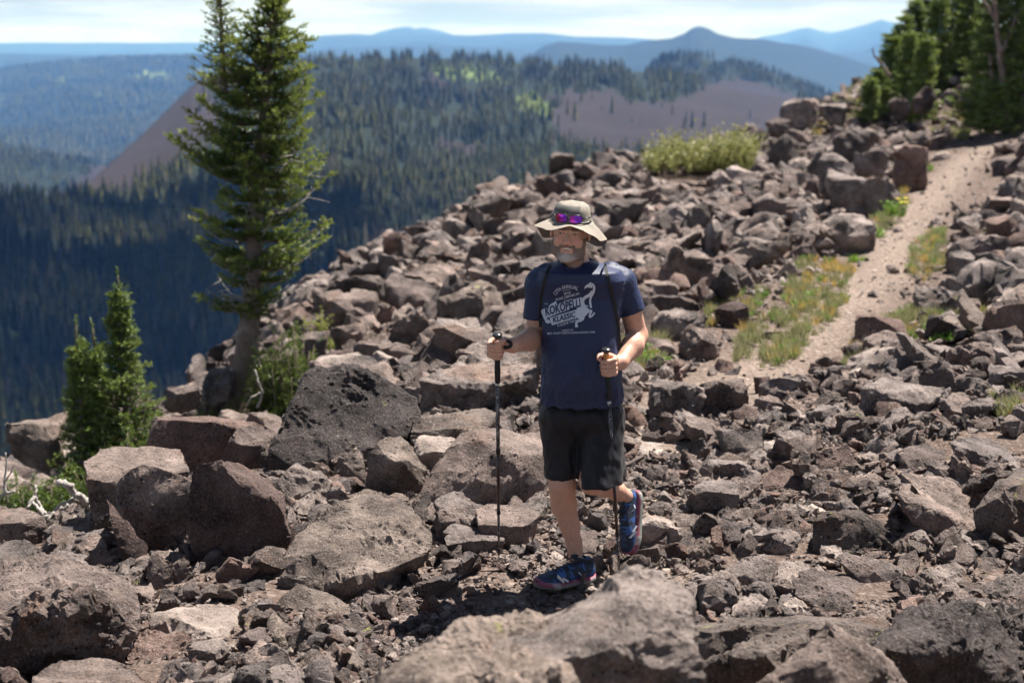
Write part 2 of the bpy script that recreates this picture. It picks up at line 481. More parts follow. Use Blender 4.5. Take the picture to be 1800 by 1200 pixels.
# ------------------------------------------------------------------ rock materials
def rock_mat(name, dark, light, lichen=0.0, pit=1.0, lich_col=(.36, .35, .06), vary=.35):
    t = NT(name); o = t.obj(); r = t.rand()
    off = t.n('ShaderNodeCombineXYZ', None, X=t.math('MULTIPLY', r, 37.0), Y=t.math('MULTIPLY', r, 91.0), Z=t.math('MULTIPLY', r, 13.0)).outputs[0]
    # scale from world size, so every stone carries the same grain
    v = t.vmath('ADD', t.pos(), off)
    big = t.noise(v, 3.2, 6, .62, .3)
    med = t.noise(v, 19, 6, .72)
    fin = t.noise(v, 85, 5, .75)
    vor = t.vor(v, 42)
    pits = t.maprange(vor, .10, .30, 0.0, 1.0, True)
    sel = t.maprange(t.noise(v, 7, 3), .47, .60, 1.0, 0.0, True)     # vesicles come in patches
    pits = t.math('MAXIMUM', pits, sel)
    vor2 = t.vor(v, 13); sel2 = t.maprange(t.noise(v, 2.3, 2), .5, .56, 1.0, 0.0, True)
    pits2 = t.math('MAXIMUM', t.maprange(vor2, .07, .17, 0.0, 1.0, True), sel2)
    base = t.mix(t.maprange(big, .36, .64), dark, light)
    base = t.mix(t.maprange(med, .35, .7), t.mix(.45, base, tuple(c * .55 for c in dark)), base)
    rust = t.maprange(t.noise(v, 2.1, 5, .65, .6), .56, .70)
    base = t.mix(t.math('MULTIPLY', rust, .32), base, (.23, .11, .055))
    base = t.mix(t.math('MULTIPLY', t.maprange(fin, .54, .68), .55), base, (.46, .40, .36))
    base = t.mix(t.math('MULTIPLY', t.maprange(fin, .46, .32), .8), base, tuple(c * .3 for c in dark))
    base = t.mix(t.math('MULTIPLY', t.math('SUBTRACT', 1.0, pits), .8), base, tuple(c * .3 for c in dark))
    base = t.mix(t.math('MULTIPLY', t.math('SUBTRACT', 1.0, pits2), .8), base, tuple(c * .25 for c in dark))
    tint = t.mix(r, (1 - vary, 1 - vary, 1 - vary * .9), (1 + vary * .8, 1 + vary * .7, 1 + vary * .65))
    base = t.mix(1.0, base, tint, 'MULTIPLY')
    # pale crustose lichen specks everywhere, yellow-green patches where asked
    sp = t.math('MULTIPLY', t.maprange(t.vor(v, 24), .16, .08), t.maprange(t.noise(v, 4.5, 2), .52, .6))
    base = t.mix(t.math('MULTIPLY', sp, .6), base, (.40, .37, .30))
    if lichen > 0:
        g = t.noise(v, 5.5, 7, .75, .4)
        m = t.maprange(g, .70 - .13 * lichen, .72 - .13 * lichen)
        m = t.math('MULTIPLY', m, t.maprange(t.noise(v, 60, 3, .7), .38, .55, .15, 1))
        base = t.mix(m, base, t.mix(t.noise(v, 30, 2), lich_col, (.30, .33, .14)))
    crack = t.maprange(t.vor(t.vmath('ADD', v, t.vmath('SCALE', t.noise(v, 3, 4, .6, 0, True), None)), 2.6, 'DISTANCE_TO_EDGE'), 0.0, .016)
    h = t.math('ADD', t.math('MULTIPLY', big, .9), t.math('MULTIPLY', med, .55))
    h = t.math('ADD', h, t.math('MULTIPLY', fin, .34))
    h = t.math('ADD', h, t.math('MULTIPLY', pits, .22 * pit))
    h = t.math('ADD', h, t.math('MULTIPLY', pits2, .30 * pit))
    rgh = t.maprange(med, .3, .7, .78, .95)
    return t.bsdf(Base_Color=base, Roughness=rgh, Specular_IOR_Level=.28, Normal=t.bump(h, 1.0, .050))

RM = {
 'brown': rock_mat('rock_brown', (.060, .045, .040), (.345, .272, .240)),
 'lich':  rock_mat('rock_lichen', (.062, .048, .041), (.340, .276, .236), lichen=.55),
 'red':   rock_mat('rock_reddish', (.078, .048, .041), (.275, .192, .162), pit=.6),
 'grey':  rock_mat('rock_grey', (.060, .050, .047), (.380, .318, .290), pit=1.2),
 'tan':   rock_mat('rock_tan', (.170, .138, .122), (.500, .425, .380), pit=.8),
 'dark':  rock_mat('rock_dark', (.050, .041, .038), (.190, .155, .140), pit=1.4, lichen=.3),
}
TONE = {'brown': 'brown', 'lich': 'lichen-spotted', 'red': 'reddish', 'grey': 'grey', 'tan': 'pale tan', 'dark': 'dark'}

# ------------------------------------------------------------------ rock geometry
def rock_from_points(name, pts, edge, rough=1.0, chips=7, seed=0, max_tris=16000, layered=0.0):
    """broken boulder: hull of the points, corners chipped off by planes, then subdivided and weathered"""
    rng = np.random.RandomState(seed)
    pts = np.asarray(pts, float)
    bm = bmesh.new()
    for p in pts: bm.verts.new(p)
    bmesh.ops.convex_hull(bm, input=bm.verts[:])
    for v in [v for v in bm.verts if not v.link_faces]: bm.verts.remove(v)
    size = float(np.linalg.norm(pts.max(0) - pts.min(0)))
    cen = pts.mean(0)
    for k in range(chips):
        n = rng.normal(size=3); n /= np.linalg.norm(n)
        co = np.array([v.co for v in bm.verts])
        far = (co @ n).max()
        depth = size * rng.uniform(.012, .075)
        p0 = n * (far - depth)
        res = bmesh.ops.bisect_plane(bm, geom=bm.verts[:] + bm.edges[:] + bm.faces[:], plane_co=p0, plane_no=n, clear_outer=True)
        cut = [e for e in res['geom_cut'] if isinstance(e, bmesh.types.BMEdge)]
        if cut: bmesh.ops.contextual_create(bm, geom=cut)
    bmesh.ops.remove_doubles(bm, verts=bm.verts[:], dist=size * .004)
    bmesh.ops.dissolve_limit(bm, angle_limit=R(6), verts=bm.verts[:], edges=bm.edges[:])
    try: bmesh.ops.bevel(bm, geom=bm.edges[:], offset=size * .006, segments=1, affect='EDGES', clamp_overlap=True)
    except Exception: pass
    bmesh.ops.triangulate(bm, faces=bm.faces[:])
    for it in range(9):
        long = [e for e in bm.edges if e.calc_length() > edge]
        if not long or len(bm.faces) > max_tris: break
        bmesh.ops.subdivide_edges(bm, edges=long, cuts=1)
        bmesh.ops.triangulate(bm, faces=[f for f in bm.faces if len(f.verts) > 3])
        bmesh.ops.beautify_fill(bm, faces=bm.faces[:], edges=bm.edges[:]) if it < 2 else None
    bm.normal_update()
    co = np.array([v.co for v in bm.verts]); no = np.array([v.normal for v in bm.verts])
    s = size
    o = rng.uniform(0, 50, 3)
    d = s * .006 * rough * fbm((co + o) / (s * .30), 3)
    n4 = fbm((co + o * 1.7) / (s * .26), 3) * 4.5
    fr = n4 - np.floor(n4)
    terr = np.floor(n4) + np.clip((fr - .5) * 5 + .5, 0, 1)
    d += s * .010 * rough * (terr / 2)
    rid = fbm((co + o * 2) / (s * .10), 4, .6, ridged=True)
    patch = np.clip(noise3((co + o) / (s * .28)) * 3 + .3, 0, 1)
    d += s * .010 * rough * rid * (.2 + patch)
    if edge < .05: d += .005 * rough * fbm((co + o) / .05, 3, .6, ridged=True) * (.3 + patch)
    if layered:
        ax = rng.normal(size=3) * .25 + np.array([0, 0, 1]); ax /= np.linalg.norm(ax)
        h = (co @ ax) / (s * .07) + .8 * noise3((co + o) / (s * .5))
        d += s * .010 * layered * (np.abs((h % 1) - .5) * 2 - .5)
    co = co + no * d[:, None]
    me = bpy.data.meshes.new(name)
    for v, c in zip(bm.verts, co): v.co = c
    bm.to_mesh(me); bm.free()
    me.polygons.foreach_set('use_smooth', np.ones(len(me.polygons), bool))
    me.set_sharp_from_angle(angle=R(27))
    return me

HERO = []        # (object, landmark phrase, bbox in photo pixels)
def finish_rock(wpts, mat, label, lm=None, group=None, rough=1.0, chips=7, edge=None, seed=0, layered=0.0, name='boulder', cat='boulder', maxt=16000):
    c = wpts.mean(0); zb = wpts[:, 2].min()
    org = np.array([c[0], c[1], zb])
    D = c[1]
    if edge is None: edge = max(.014, D * .0035)
    me = rock_from_points(name, wpts - org, edge, rough, chips, seed, maxt, layered)
    o = link(name, me, RM[mat], loc=org)
    tag(o, label, cat, group)
    px, py = project(wpts[:, 0], wpts[:, 1], wpts[:, 2])
    HERO.append((o, lm, (px.min(), py.min(), px.max(), py.max()), D, mat))
    return o

def seat(px, py, D):
    for yy in np.arange(4.8, D + .02, .04):
        q = P(px, py, yy)
        if q[2] < gz(q[0], yy) - .03: return yy + .06
    return D

def hero(D, V, mat, label, lm=None, T=.35, down=True, **k):
    """boulder from the corners the photograph shows, (px, py, extra depth); the unseen back is added behind them"""
    V = np.array(V, float)
    if D > 5:      # stand the boulder where its base meets the ground
        low_ = V[V[:, 1] > np.percentile(V[:, 1], 70)]; D = min(D, seat(low_[:, 0].mean(), V[:, 1].max(), D))
    c = V[:, :2].mean(0)
    w = [P(px, py, D + dd) for px, py, dd in V]
    for px, py, dd in V:
        q = c + (np.array([px, py]) - c) * .8
        w.append(P(q[0], q[1] + 4, D + dd + T))
    w = np.array(w)
    if down:
        zmin = w[:, 2].min()
        low = w[w[:, 2] < np.percentile(w[:, 2], 55)].copy()
        g = H_all(low[:, 0], low[:, 1], False) - .06
        low[:, 2] = np.minimum(low[:, 2], np.maximum(g, zmin - .35))
        cc = low[:, :2].mean(0); low[:, :2] = cc + (low[:, :2] - cc) * .93
        w = np.concatenate([w, low])
    k.setdefault('seed', int(abs(V[0, 0]) * 7 + V[0, 1]) % 9999)
    return finish_rock(w, RM and mat, label, lm, **k)

def auto_pts(x0, y0, x1, y1, D, shape, seed, ground=True):
    """corner cloud for a boulder whose picture box and distance are known"""
    rng = np.random.RandomState(seed)
    W = (x1 - x0) / FOC * D; Hh = (y1 - y0) / FOC * D
    n = 14
    th = rng.uniform(0, 2 * PI, n); ph = np.arccos(rng.uniform(-1, 1, n))
    q = np.stack([np.cos(th) * np.sin(ph), np.sin(th) * np.sin(ph), np.cos(ph)], 1)
    q = np.sign(q) * np.abs(q) ** {'block': .45, 'round': .62, 'wedge': .6, 'flat': .5, 'slab': .5}[shape]
    q /= np.abs(q).max(0)
    if shape == 'wedge':
        k = .5 + .5 * q[:, 2]
        ox = rng.uniform(-.4, .4)
        q[:, 0] = q[:, 0] * (1 - .75 * k) + ox * k; q[:, 1] *= (1 - .6 * k)
        q[0] = (ox, -.1, 1.0)
    depth = {'block': .8, 'round': .8, 'wedge': .7, 'flat': 1.1, 'slab': .9}[shape] * rng.uniform(.8, 1.2) * min(W, max(W, Hh) * .9)
    q[:, 0] = (q[:, 0] - q[:, 0].min()) / np.ptp(q[:, 0]) * 2 - 1
    q[:, 2] = (q[:, 2] - q[:, 2].min()) / np.ptp(q[:, 2]) * 2 - 1
    # top face is seen from above: it takes part of the picture height
    el = math.atan2(-(P((x0 + x1) / 2, (y0 + y1) / 2, D)[2] - CAM[2]), D)
    hz_ = max(Hh * .35, Hh - depth * math.sin(el) * .7)
    c = P((x0 + x1) / 2, (y0 + y1) / 2, D)
    a = rng.uniform(-.6, .6); 
    qq = q * np.array([W / 2, depth / 2, hz_ / 2])
    w = qq + c
    if ground:
        g = H_all(w[:, 0], w[:, 1], False)
        low = w[w[:, 2] < c[2]].copy()
        g = H_all(low[:, 0], low[:, 1], False) - .05
        low[:, 2] = np.minimum(low[:, 2], np.maximum(g, low[:, 2] - hz_ * .5))
        w = np.concatenate([w, low])
    return w

def auto(x0, y0, x1, y1, D, shape, mat, label, lm=None, **k):
    sd = int(x0 * 3 + y0 * 7) % 9973
    D = min(D, seat((x0 + x1) / 2, y1 - 2, D))
    w = auto_pts(x0, y0, x1, y1, D, shape, sd)
    k.setdefault('seed', sd); k.setdefault('chips', 9 if shape != 'round' else 13)
    return finish_rock(w, mat, label, lm, **k)

# --- boulders left of the hiker
hero(5.5, [(-95, 1062, 0), (0, 1050, .0), (55, 1080, -.03), (130, 1062, -.03), (-95, 1195, .05), (60, 1190, -.02), (120, 1188, 0), (215, 1160, .06), (258, 1092, .2), (262, 1060, .3),
           (-95, 1003, .45), (20, 991, .5), (75, 989, .52), (150, 994, .52), (232, 1004, .42)], 'brown', 'large brown boulder with rough sunlit top and cracked front, cut off by the left edge', 'the big boulder at the left edge', rough=1.9, layered=.8, maxt=26000)
hero(6.85, [(332, 858, 0), (330, 836, .02), (342, 815, .02), (388, 807, .04), (404, 834, .0), (436, 866, -.02), (484, 880, .0), (508, 942, .06), (470, 985, .04), (415, 1008, 0), (337, 978, -.02), (332, 920, 0),
            (425, 818, .34), (470, 840, .36), (503, 868, .3)], 'red', 'tall upright reddish slab with a flat shaded face and crumbly sunlit right shoulder', 'the tall reddish slab', T=.3, chips=4, maxt=20000)
hero(7.7, [(147, 812, .2), (175, 788, .5), (212, 785, .6), (320, 789, .6), (345, 812, .4), (332, 832, .1), (155, 842, .02), (210, 852, 0), (300, 856, 0), (150, 850, .05), (160, 902, .05), (185, 935, .05), (250, 930, .02)],
     'brown', 'flat-topped brown slab with a smooth sunlit top beside the small firs', 'the flat-topped slab', T=.25, rough=.7, chips=4)
hero(7.15, [(222, 810, .12), (240, 811, .08), (262, 822, .05), (297, 835, .03), (325, 837, .02), (341, 850, .02), (337, 925, .0), (300, 975, 0), (252, 960, -.04), (215, 905, 0), (202, 872, .04), (205, 850, .1)],
     'brown', 'hollow-fronted dark boulder with a scooped upper rim, leaning on the tall reddish slab', 'the scooped dark boulder', T=.3, rough=1.2, chips=5)
hero(9.2, [(284, 713, .75), (300, 711, .8), (380, 722, .85), (450, 735, .8), (490, 748, .65), (277, 737, .05), (372, 739, 0), (412, 753, 0), (258, 792, 0), (262, 770, .02), (330, 812, -.03), (392, 818, 0), (440, 800, .2)],
     'red', 'big reddish block with long flat sunlit top, behind the flat-topped slab', 'the big reddish block', T=.35, rough=.7, chips=4)
hero(8.8, [(416, 752, .05), (448, 747, .3), (480, 762, .35), (490, 776, .3), (395, 788, 0), (388, 812, 0), (400, 826, 0), (440, 834, .02), (480, 815, .1), (452, 775, .04), (425, 772, .0)],
     'brown', 'squat brown block resting against the right end of the big reddish block', None, T=.25)
hero(8.45, [(540, 656, .42), (560, 649, .46), (655, 650, .46), (700, 676, .4), (732, 702, .34), (736, 738, .25), (705, 768, .15), (640, 792, .05), (585, 810, 0), (545, 832, -.05), (500, 815, -.03), (474, 790, .02), (500, 738, .14), (520, 690, .28)],
     'dark', 'huge dark cracked boulder with flat shaded face, between the tall fir and the hiker', 'the huge dark boulder', T=.55, rough=1.3, chips=6, maxt=26000)
hero(9.7, [(862, 591, .75), (835, 605, .7), (800, 640, .4), (737, 668, .02), (775, 676, -.03), (850, 690, -.08), (925, 660, .0), (952, 636, .2), (948, 618, .5), (905, 596, .7), (740, 728, 0), (770, 742, -.02), (840, 736, -.04), (882, 722, .0), (930, 700, .05)],
     'grey', 'large grey pitted boulder with rough sloping top, behind the hiker\'s pole', 'the large pitted boulder', T=.3, rough=1.7, maxt=24000)
hero(7.85, [(803, 752, .12), (955, 761, .55), (985, 790, .35), (960, 800, .12), (880, 798, 0), (842, 776, .05), (770, 826, .02), (724, 878, -.1), (722, 905, -.14), (800, 908, -.16), (868, 890, -.05), (960, 852, .05)],
     'brown', 'broad tilted slab with pale flat top and triangular shaded face, crossed by a pole', 'the broad tilted slab', T=.3, rough=.7, chips=3, maxt=20000)
hero(7.75, [(677, 763, .05), (667, 772, .04), (704, 767, .15), (738, 806, .16), (760, 832, .12), (745, 852, .05), (700, 872, -.02), (683, 872, -.04), (642, 870, 0), (646, 797, .02), (694, 800, -.06)],
     'lich', 'pointed wedge-shaped rock standing on end with a dark left face and sunlit right face', 'the standing wedge', T=.18, rough=.9, chips=3)
hero(6.6, [(640, 866, .75), (668, 868, .75), (590, 890, .6), (540, 925, .45), (508, 948, .35), (478, 1000, .1), (468, 1042, .0), (490, 1062, -.03), (560, 1030, -.06), (612, 1010, -.04), (700, 986, .05), (765, 957, .2), (757, 925, .4), (722, 888, .6), (600, 940, .2), (690, 930, .3)],
     'lich', 'wide lumpy pitted boulder with yellow lichen, in front of the standing wedge', 'the wide lumpy boulder', T=.2, rough=1.4, maxt=28000, chips=10)
hero(6.2, [(525, 1026, .18), (575, 1040, .14), (620, 1066, .05), (626, 1088, -.0), (560, 1094, -.05), (480, 1093, -.04), (464, 1080, 0), (500, 1045, .1), (545, 1070, -.02)],
     'lich', 'flat triangular slab edged with yellow lichen, below the wide lumpy boulder', 'the flat triangular slab', T=.1, rough=.8, chips=3)
hero(7.9, [(-40, 890, .35), (0, 889, .35), (40, 893, .3), (77, 906, .1), (84, 928, .05), (70, 948, .02), (20, 954, 0), (16, 937, -.02), (30, 919, 0), (-40, 930, 0), (-40, 955, .02)],
     'brown', 'blocky brown rock with a six-sided dark front, at the left edge below the weathered roots', 'the six-sided block', T=.2, chips=3)
hero(7.0, [(-30, 962, .2), (20, 954, .25), (60, 953, .25), (80, 970, .12), (97, 992, .02), (50, 998, -.02), (-30, 1000, -.02)], 'grey', 'low grey slab with frayed top above the big boulder at the left edge', None, T=.15, rough=1.5)
hero(6.95, [(133, 957, .0), (170, 934, .1), (183, 948, .08), (199, 984, 0), (170, 993, -.02), (150, 980, -.02)], 'brown', 'dark leaning plate of rock with a few lichen dots, left of the long tilted plate', None, T=.1, chips=3)
hero(6.9, [(187, 877, .1), (200, 887, .14), (232, 925, .1), (261, 958, .04), (254, 1000, 0), (243, 1006, -.02), (221, 980, 0), (197, 928, .04)], 'red', 'long thin plate of rock tilted up at its left end, below the scooped dark boulder', 'the long tilted plate', T=.08, rough=.6, chips=2)
hero(6.8, [(263, 962, .06), (305, 990, .02), (303, 1030, -.02), (268, 1050, -.04), (258, 1010, 0)], 'brown', 'small shaded shard between the long tilted plate and the upright pointed stone', None, T=.12, chips=3)
hero(6.55, [(324, 976, .04), (343, 1000, .02), (335, 1030, 0), (317, 1034, -.02), (293, 1007, 0), (305, 990, .03)], 'brown', 'small upright pointed stone at the foot of the tall reddish slab', None, T=.1, chips=4)
hero(6.65, [(350, 1010, .02), (387, 985, .08), (411, 1008, .04), (405, 1030, 0), (360, 1036, -.02)], 'dark', 'small dark angular rock at the right foot of the tall reddish slab', None, T=.14, chips=5)
hero(6.3, [(397, 1046, .02), (423, 1027, .1), (463, 1017, .14), (466, 1034, .06), (438, 1057, 0), (403, 1063, -.03)], 'grey', 'crumbly grey block touching the left end of the wide lumpy boulder', None, T=.1, rough=2)
hero(5.95, [(263, 1082, .25), (300, 1073, .3), (383, 1059, .4), (431, 1077, .3), (434, 1133, .05), (384, 1112, 0), (310, 1090, .08), (330, 1140, -.05), (420, 1150, 0), (262, 1100, .1)], 'tan', 'broad pale slab with sunlit top, right of the big boulder at the left edge', 'the broad pale slab', T=.1, rough=1.2)
hero(5.25, [(20, 1215, 0), (52, 1187, .08), (117, 1163, .3), (160, 1161, .35), (213, 1163, .32), (292, 1196, .1), (310, 1230, 0), (150, 1200, .0), (100, 1260, 0), (300, 1260, 0)], 'brown', 'smooth-topped rock cut off by the bottom edge, below the big boulder at the left edge', None, T=.2)
hero(5.7, [(193, 1135, .1), (267, 1107, .2), (320, 1107, .2), (354, 1143, .05), (367, 1164, 0), (294, 1176, -.04), (225, 1160, 0)], 'red', 'crumbling rusty rock in front of the broad pale slab', None, T=.1, rough=2.4)
hero(8.0, [(485, 845, .05), (524, 808, .15), (558, 840, .1), (590, 850, .15), (575, 880, .05), (540, 905, 0), (505, 880, 0)], 'grey', 'rough grey rock between the tall reddish slab and the huge dark boulder', None, T=.15, rough=1.8)
hero(8.1, [(590, 800, .04), (621, 779, .1), (636, 800, .1), (645, 850, .02), (610, 862, 0), (578, 840, 0)], 'lich', 'small peaked rock with yellow lichen, left of the standing wedge', None, T=.15, chips=4)
hero(8.5, [(732, 733, .25), (850, 716, .35), (880, 728, .2), (860, 745, .05), (800, 752, 0), (715, 760, 0), (706, 770, -.02), (730, 782, -.03), (790, 768, -.02)], 'lich', 'long low lichen-flecked rock under the large pitted boulder', None, T=.2)
hero(8.3, [(740, 765, .2), (795, 762, .25), (800, 775, .1), (782, 795, 0), (730, 790, 0), (726, 776, .05)], 'tan', 'pale flat rock wedged left of the broad tilted slab', None, T=.12)
hero(7.1, [(768, 880, .2), (800, 862, .3), (848, 890, .2), (846, 920, .05), (800, 915, 0), (770, 918, -.02), (762, 900, 0)], 'grey', 'rough grey rock lying against the lower edge of the broad tilted slab', None, T=.1, rough=1.6)
hero(7.0, [(832, 890, .15), (870, 885, .22), (935, 893, .25), (950, 905, .12), (925, 925, 0), (832, 922, 0)], 'brown', 'oblong brown block with a round hole, near the tip of the upright pole', 'the holed block', T=.1, chips=4, rough=.8)
hero(6.9, [(780, 935, .15), (795, 920, .2), (890, 930, .2), (885, 950, .05), (830, 950, 0), (785, 958, -.02)], 'tan', 'thin pale slab lying flat just below the holed block', None, T=.08, chips=3)
hero(6.45, [(805, 1010, .25), (830, 1000, .3), (900, 1005, .3), (920, 1020, .18), (895, 1038, .02), (820, 1042, 0), (800, 1030, .05)], 'tan', 'pale flat stone with a dry twig on it, left of the hiker\'s planted shoe', 'the pale flat stone', T=.04, chips=3, rough=.4, down=False)
hero(6.15, [(795, 1055, .2), (850, 1045, .28), (930, 1062, .2), (940, 1085, .05), (860, 1098, 0), (800, 1080, .02)], 'tan', 'rounded pale stone half covered by the hiker\'s shadow', None, T=.06, rough=.9, down=False)
# --- right of the hiker
hero(7.0, [(1427, 914, 0), (1434, 907, .02), (1460, 893, .2), (1510, 891, .25), (1518, 903, .06), (1568, 943, .1), (1563, 984, .02), (1500, 985, -.04), (1430, 968, -.02)], 'lich', 'blocky brown boulder with a flat shaded face, alone amid the rubble right of the poles', 'the blocky brown boulder', T=.25, chips=4)
hero(6.7, [(1469, 980, .03), (1484, 969, .06), (1533, 980, .05), (1560, 986, .05), (1584, 1000, .04), (1590, 1014, .0), (1593, 1030, 0), (1553, 1039, -.02), (1527, 1030, -.02), (1487, 996, 0)], 'grey', 'thin grey plate standing tilted on edge, just below the blocky brown boulder', 'the thin grey plate', T=.07, rough=.6, chips=2)
hero(7.25, [(1577, 877, 0), (1583, 832, .3), (1630, 833, .5), (1680, 850, .5), (1714, 890, .3), (1721, 928, .08), (1718, 957, .04), (1667, 961, 0), (1630, 934, -.03), (1600, 900, 0), (1660, 905, -.02)], 'brown', 'large sloping brown boulder, left neighbour of the lichen-speckled boulder at the right edge', 'the large sloping boulder', T=.2, layered=.6, maxt=20000)
hero(7.0, [(1710, 873, .05), (1740, 833, .25), (1760, 820, .35), (1800, 817, .4), (1880, 822, .4), (1900, 900, .1), (1900, 970, .05), (1800, 976, 0), (1737, 971, -.02), (1722, 950, -.02), (1760, 860, .0)], 'lich', 'big lichen-speckled boulder cut off by the right edge', 'the lichen-speckled boulder at the right edge', T=.3, chips=6, maxt=20000)
hero(6.2, [(1387, 1021, .15), (1410, 1008, .35), (1453, 1003, .5), (1482, 1007, .5), (1540, 1030, .35), (1594, 1063, .15), (1568, 1092, .02), (1514, 1095, -.02), (1433, 1088, -.02), (1420, 1063, 0), (1390, 1045, .08)], 'brown', 'long rounded slab full of pits with a round dark hole, below the thin grey plate', 'the long pitted slab', T=.1, rough=1.6, maxt=20000)
hero(6.55, [(1259, 1014, 0), (1303, 982, .06), (1344, 973, .12), (1364, 990, .1), (1384, 1040, .03), (1360, 1048, 0), (1326, 1050, -.04), (1310, 1012, -.04), (1262, 1030, 0)], 'grey', 'angular grey rock with a triangular dark face, left of the long pitted slab', None, T=.12, chips=4)
hero(6.85, [(1335, 977, .05), (1367, 953, .3), (1417, 962, .3), (1453, 986, .15), (1457, 1001, .04), (1407, 1014, 0), (1380, 1004, -.02)], 'tan', 'pale wedge of rock with a smooth sloping top, left of the thin grey plate', None, T=.1)
hero(6.4, [(1600, 1028, .0), (1643, 990, .25), (1687, 986, .3), (1707, 1007, .15), (1701, 1060, .02), (1650, 1064, -.02), (1604, 1050, 0)], 'grey', 'jagged broken rock right of the thin grey plate', None, T=.1, rough=2.4)
hero(6.6, [(1706, 1008, 0), (1737, 977, .08), (1767, 986, .06), (1773, 998, 0), (1735, 1023, -.02)], 'brown', 'small peaked stone under the lichen-speckled boulder at the right edge', None, T=.12, chips=4)
hero(6.1, [(1727, 1030, .05), (1777, 1003, .12), (1840, 1012, .15), (1840, 1075, .02), (1782, 1052, -.02), (1725, 1062, 0)], 'grey', 'split grey wedge at the right edge below the small peaked stone', None, T=.12, chips=4)
# --- out-of-focus rocks close to the camera
hero(3.45, [(590, 1235, .05), (640, 1182, .1), (668, 1162, .15), (722, 1141, .25), (812, 1110, .35), (860, 1099, .4), (905, 1102, .4), (942, 1099, .4), (900, 1160, .0), (760, 1200, -.1), (1000, 1290, -.2), (590, 1290, 0), (1010, 1200, -.1)],
     'lich', 'low blurred rock with yellow lichen, left of the blurred foreground boulder', None, T=.2, rough=1.6, maxt=16000, edge=.012)
hero(3.55, [(880, 1104, .3), (985, 1085, .3), (1050, 1050, .3), (1085, 1019, .3), (1120, 1007, .32), (1160, 1019, .3), (1200, 1056, .25), (1216, 1080, .15), (1226, 1130, .05), (1238, 1220, 0), (1230, 1290, 0), (900, 1290, -.15), (1050, 1130, -.1), (860, 1200, -.1)],
     'grey', 'big blurred grey boulder nearest the camera, its peak just under the hiker\'s pole tip', 'the blurred foreground boulder', T=.25, rough=1.3, edge=.012, maxt=20000)
hero(3.9, [(1452, 1083, .12), (1444, 1092, .12), (1337, 1198, .02), (1300, 1240, 0), (1500, 1138, -.03), (1598, 1198, .1), (1560, 1150, .2), (1480, 1100, .2), (1640, 1260, .1), (1500, 1270, -.1), (1320, 1290, -.05), (1640, 1290, .05)],
     'brown', 'blurred pyramid-shaped rock with a dark left face at the bottom edge', 'the blurred pyramid rock', T=.3, chips=3, edge=.014)
hero(4.55, [(1532, 1144, .02), (1560, 1100, .1), (1592, 1067, .2), (1622, 1056, .3), (1677, 1062, .35), (1735, 1074, .3), (1767, 1101, .2), (1800, 1198, .05), (1810, 1250, 0), (1530, 1250, 0), (1680, 1150, -.1)],
     'dark', 'dark crusty rounded boulder right of the blurred pyramid rock', 'the crusty rounded boulder', T=.25, rough=1.8, edge=.014)
hero(5.15, [(1715, 1070, .05), (1747, 1052, .2), (1800, 1055, .3), (1880, 1060, .3), (1880, 1150, 0), (1770, 1140, -.02), (1735, 1110, 0)], 'dark', 'coarse bubbly dark rock in the corner behind the crusty rounded boulder', None, T=.2, rough=2.6)
hero(4.9, [(1215, 1094, .3), (1300, 1086, .38), (1355, 1085, .4), (1560, 1093, .35), (1570, 1110, .1), (1430, 1108, .0), (1335, 1100, .05), (1225, 1118, 0), (1225, 1150, 0), (1560, 1180, 0)], 'lich', 'long low slab with a mossy front rim behind the blurred pyramid rock', None, T=.1, chips=3)
hero(4.35, [(1225, 1165, .0), (1230, 1132, .2), (1300, 1106, .35), (1400, 1100, .35), (1432, 1110, .2), (1440, 1260, 0), (1225, 1260, 0), (1340, 1150, -.05)], 'lich', 'curved lichen-dotted slab between the blurred foreground boulder and the blurred pyramid rock', None, T=.2, rough=1.2)
# --- mound of broken rock on the right
hero(9.55, [(1511, 668, .05), (1547, 655, .5), (1600, 668, .5), (1660, 675, .4), (1652, 697, .1), (1610, 712, 0), (1567, 700, -.02), (1515, 742, 0), (1620, 745, 0)], 'grey', 'wide flat-topped slate-like slab crowning the rubble mound beside the trail', 'the slab on the rubble mound', T=.2, layered=1.2)
hero(9.75, [(1427, 657, .02), (1446, 649, .03), (1453, 668, .02), (1450, 694, 0), (1427, 692, 0)], 'dark', 'small dark stub of rock sticking up like a post on the rubble mound', 'the dark stub', T=.12, chips=3)
hero(9.3, [(1418, 720, 0), (1451, 683, .08), (1467, 700, .06), (1470, 724, 0)], 'grey', 'grooved wedge of rock right below the dark stub', None, T=.14, layered=1, chips=3)
hero(8.5, [(1666, 778, .02), (1707, 763, .35), (1730, 766, .4), (1800, 789, .4), (1860, 800, .35), (1860, 830, .05), (1790, 822, 0), (1707, 834, -.02), (1683, 816, 0)], 'grey', 'low wide grey boulder at the right edge above the lichen-speckled boulder', None, T=.2)
hero(8.35, [(1573, 794, .05), (1621, 777, .2), (1657, 789, .2), (1688, 824, .05), (1640, 838, 0), (1586, 820, -.02)], 'brown', 'flat brown rock above the large sloping boulder', None, T=.15)
hero(8.2, [(1431, 794, .04), (1489, 779, .2), (1500, 804, .1), (1509, 838, 0), (1470, 846, -.02), (1434, 834, -.02)], 'red', 'dark reddish block with a square shaded face amid the rubble mound', None, T=.2, chips=4)
hero(7.75, [(1335, 845, 0), (1368, 818, .12), (1395, 826, .14), (1420, 844, .05), (1400, 866, -.02), (1340, 862, -.02)], 'red', 'reddish peaked rock with a sunlit right side, left of the flat brown rock', None, T=.12, chips=4)
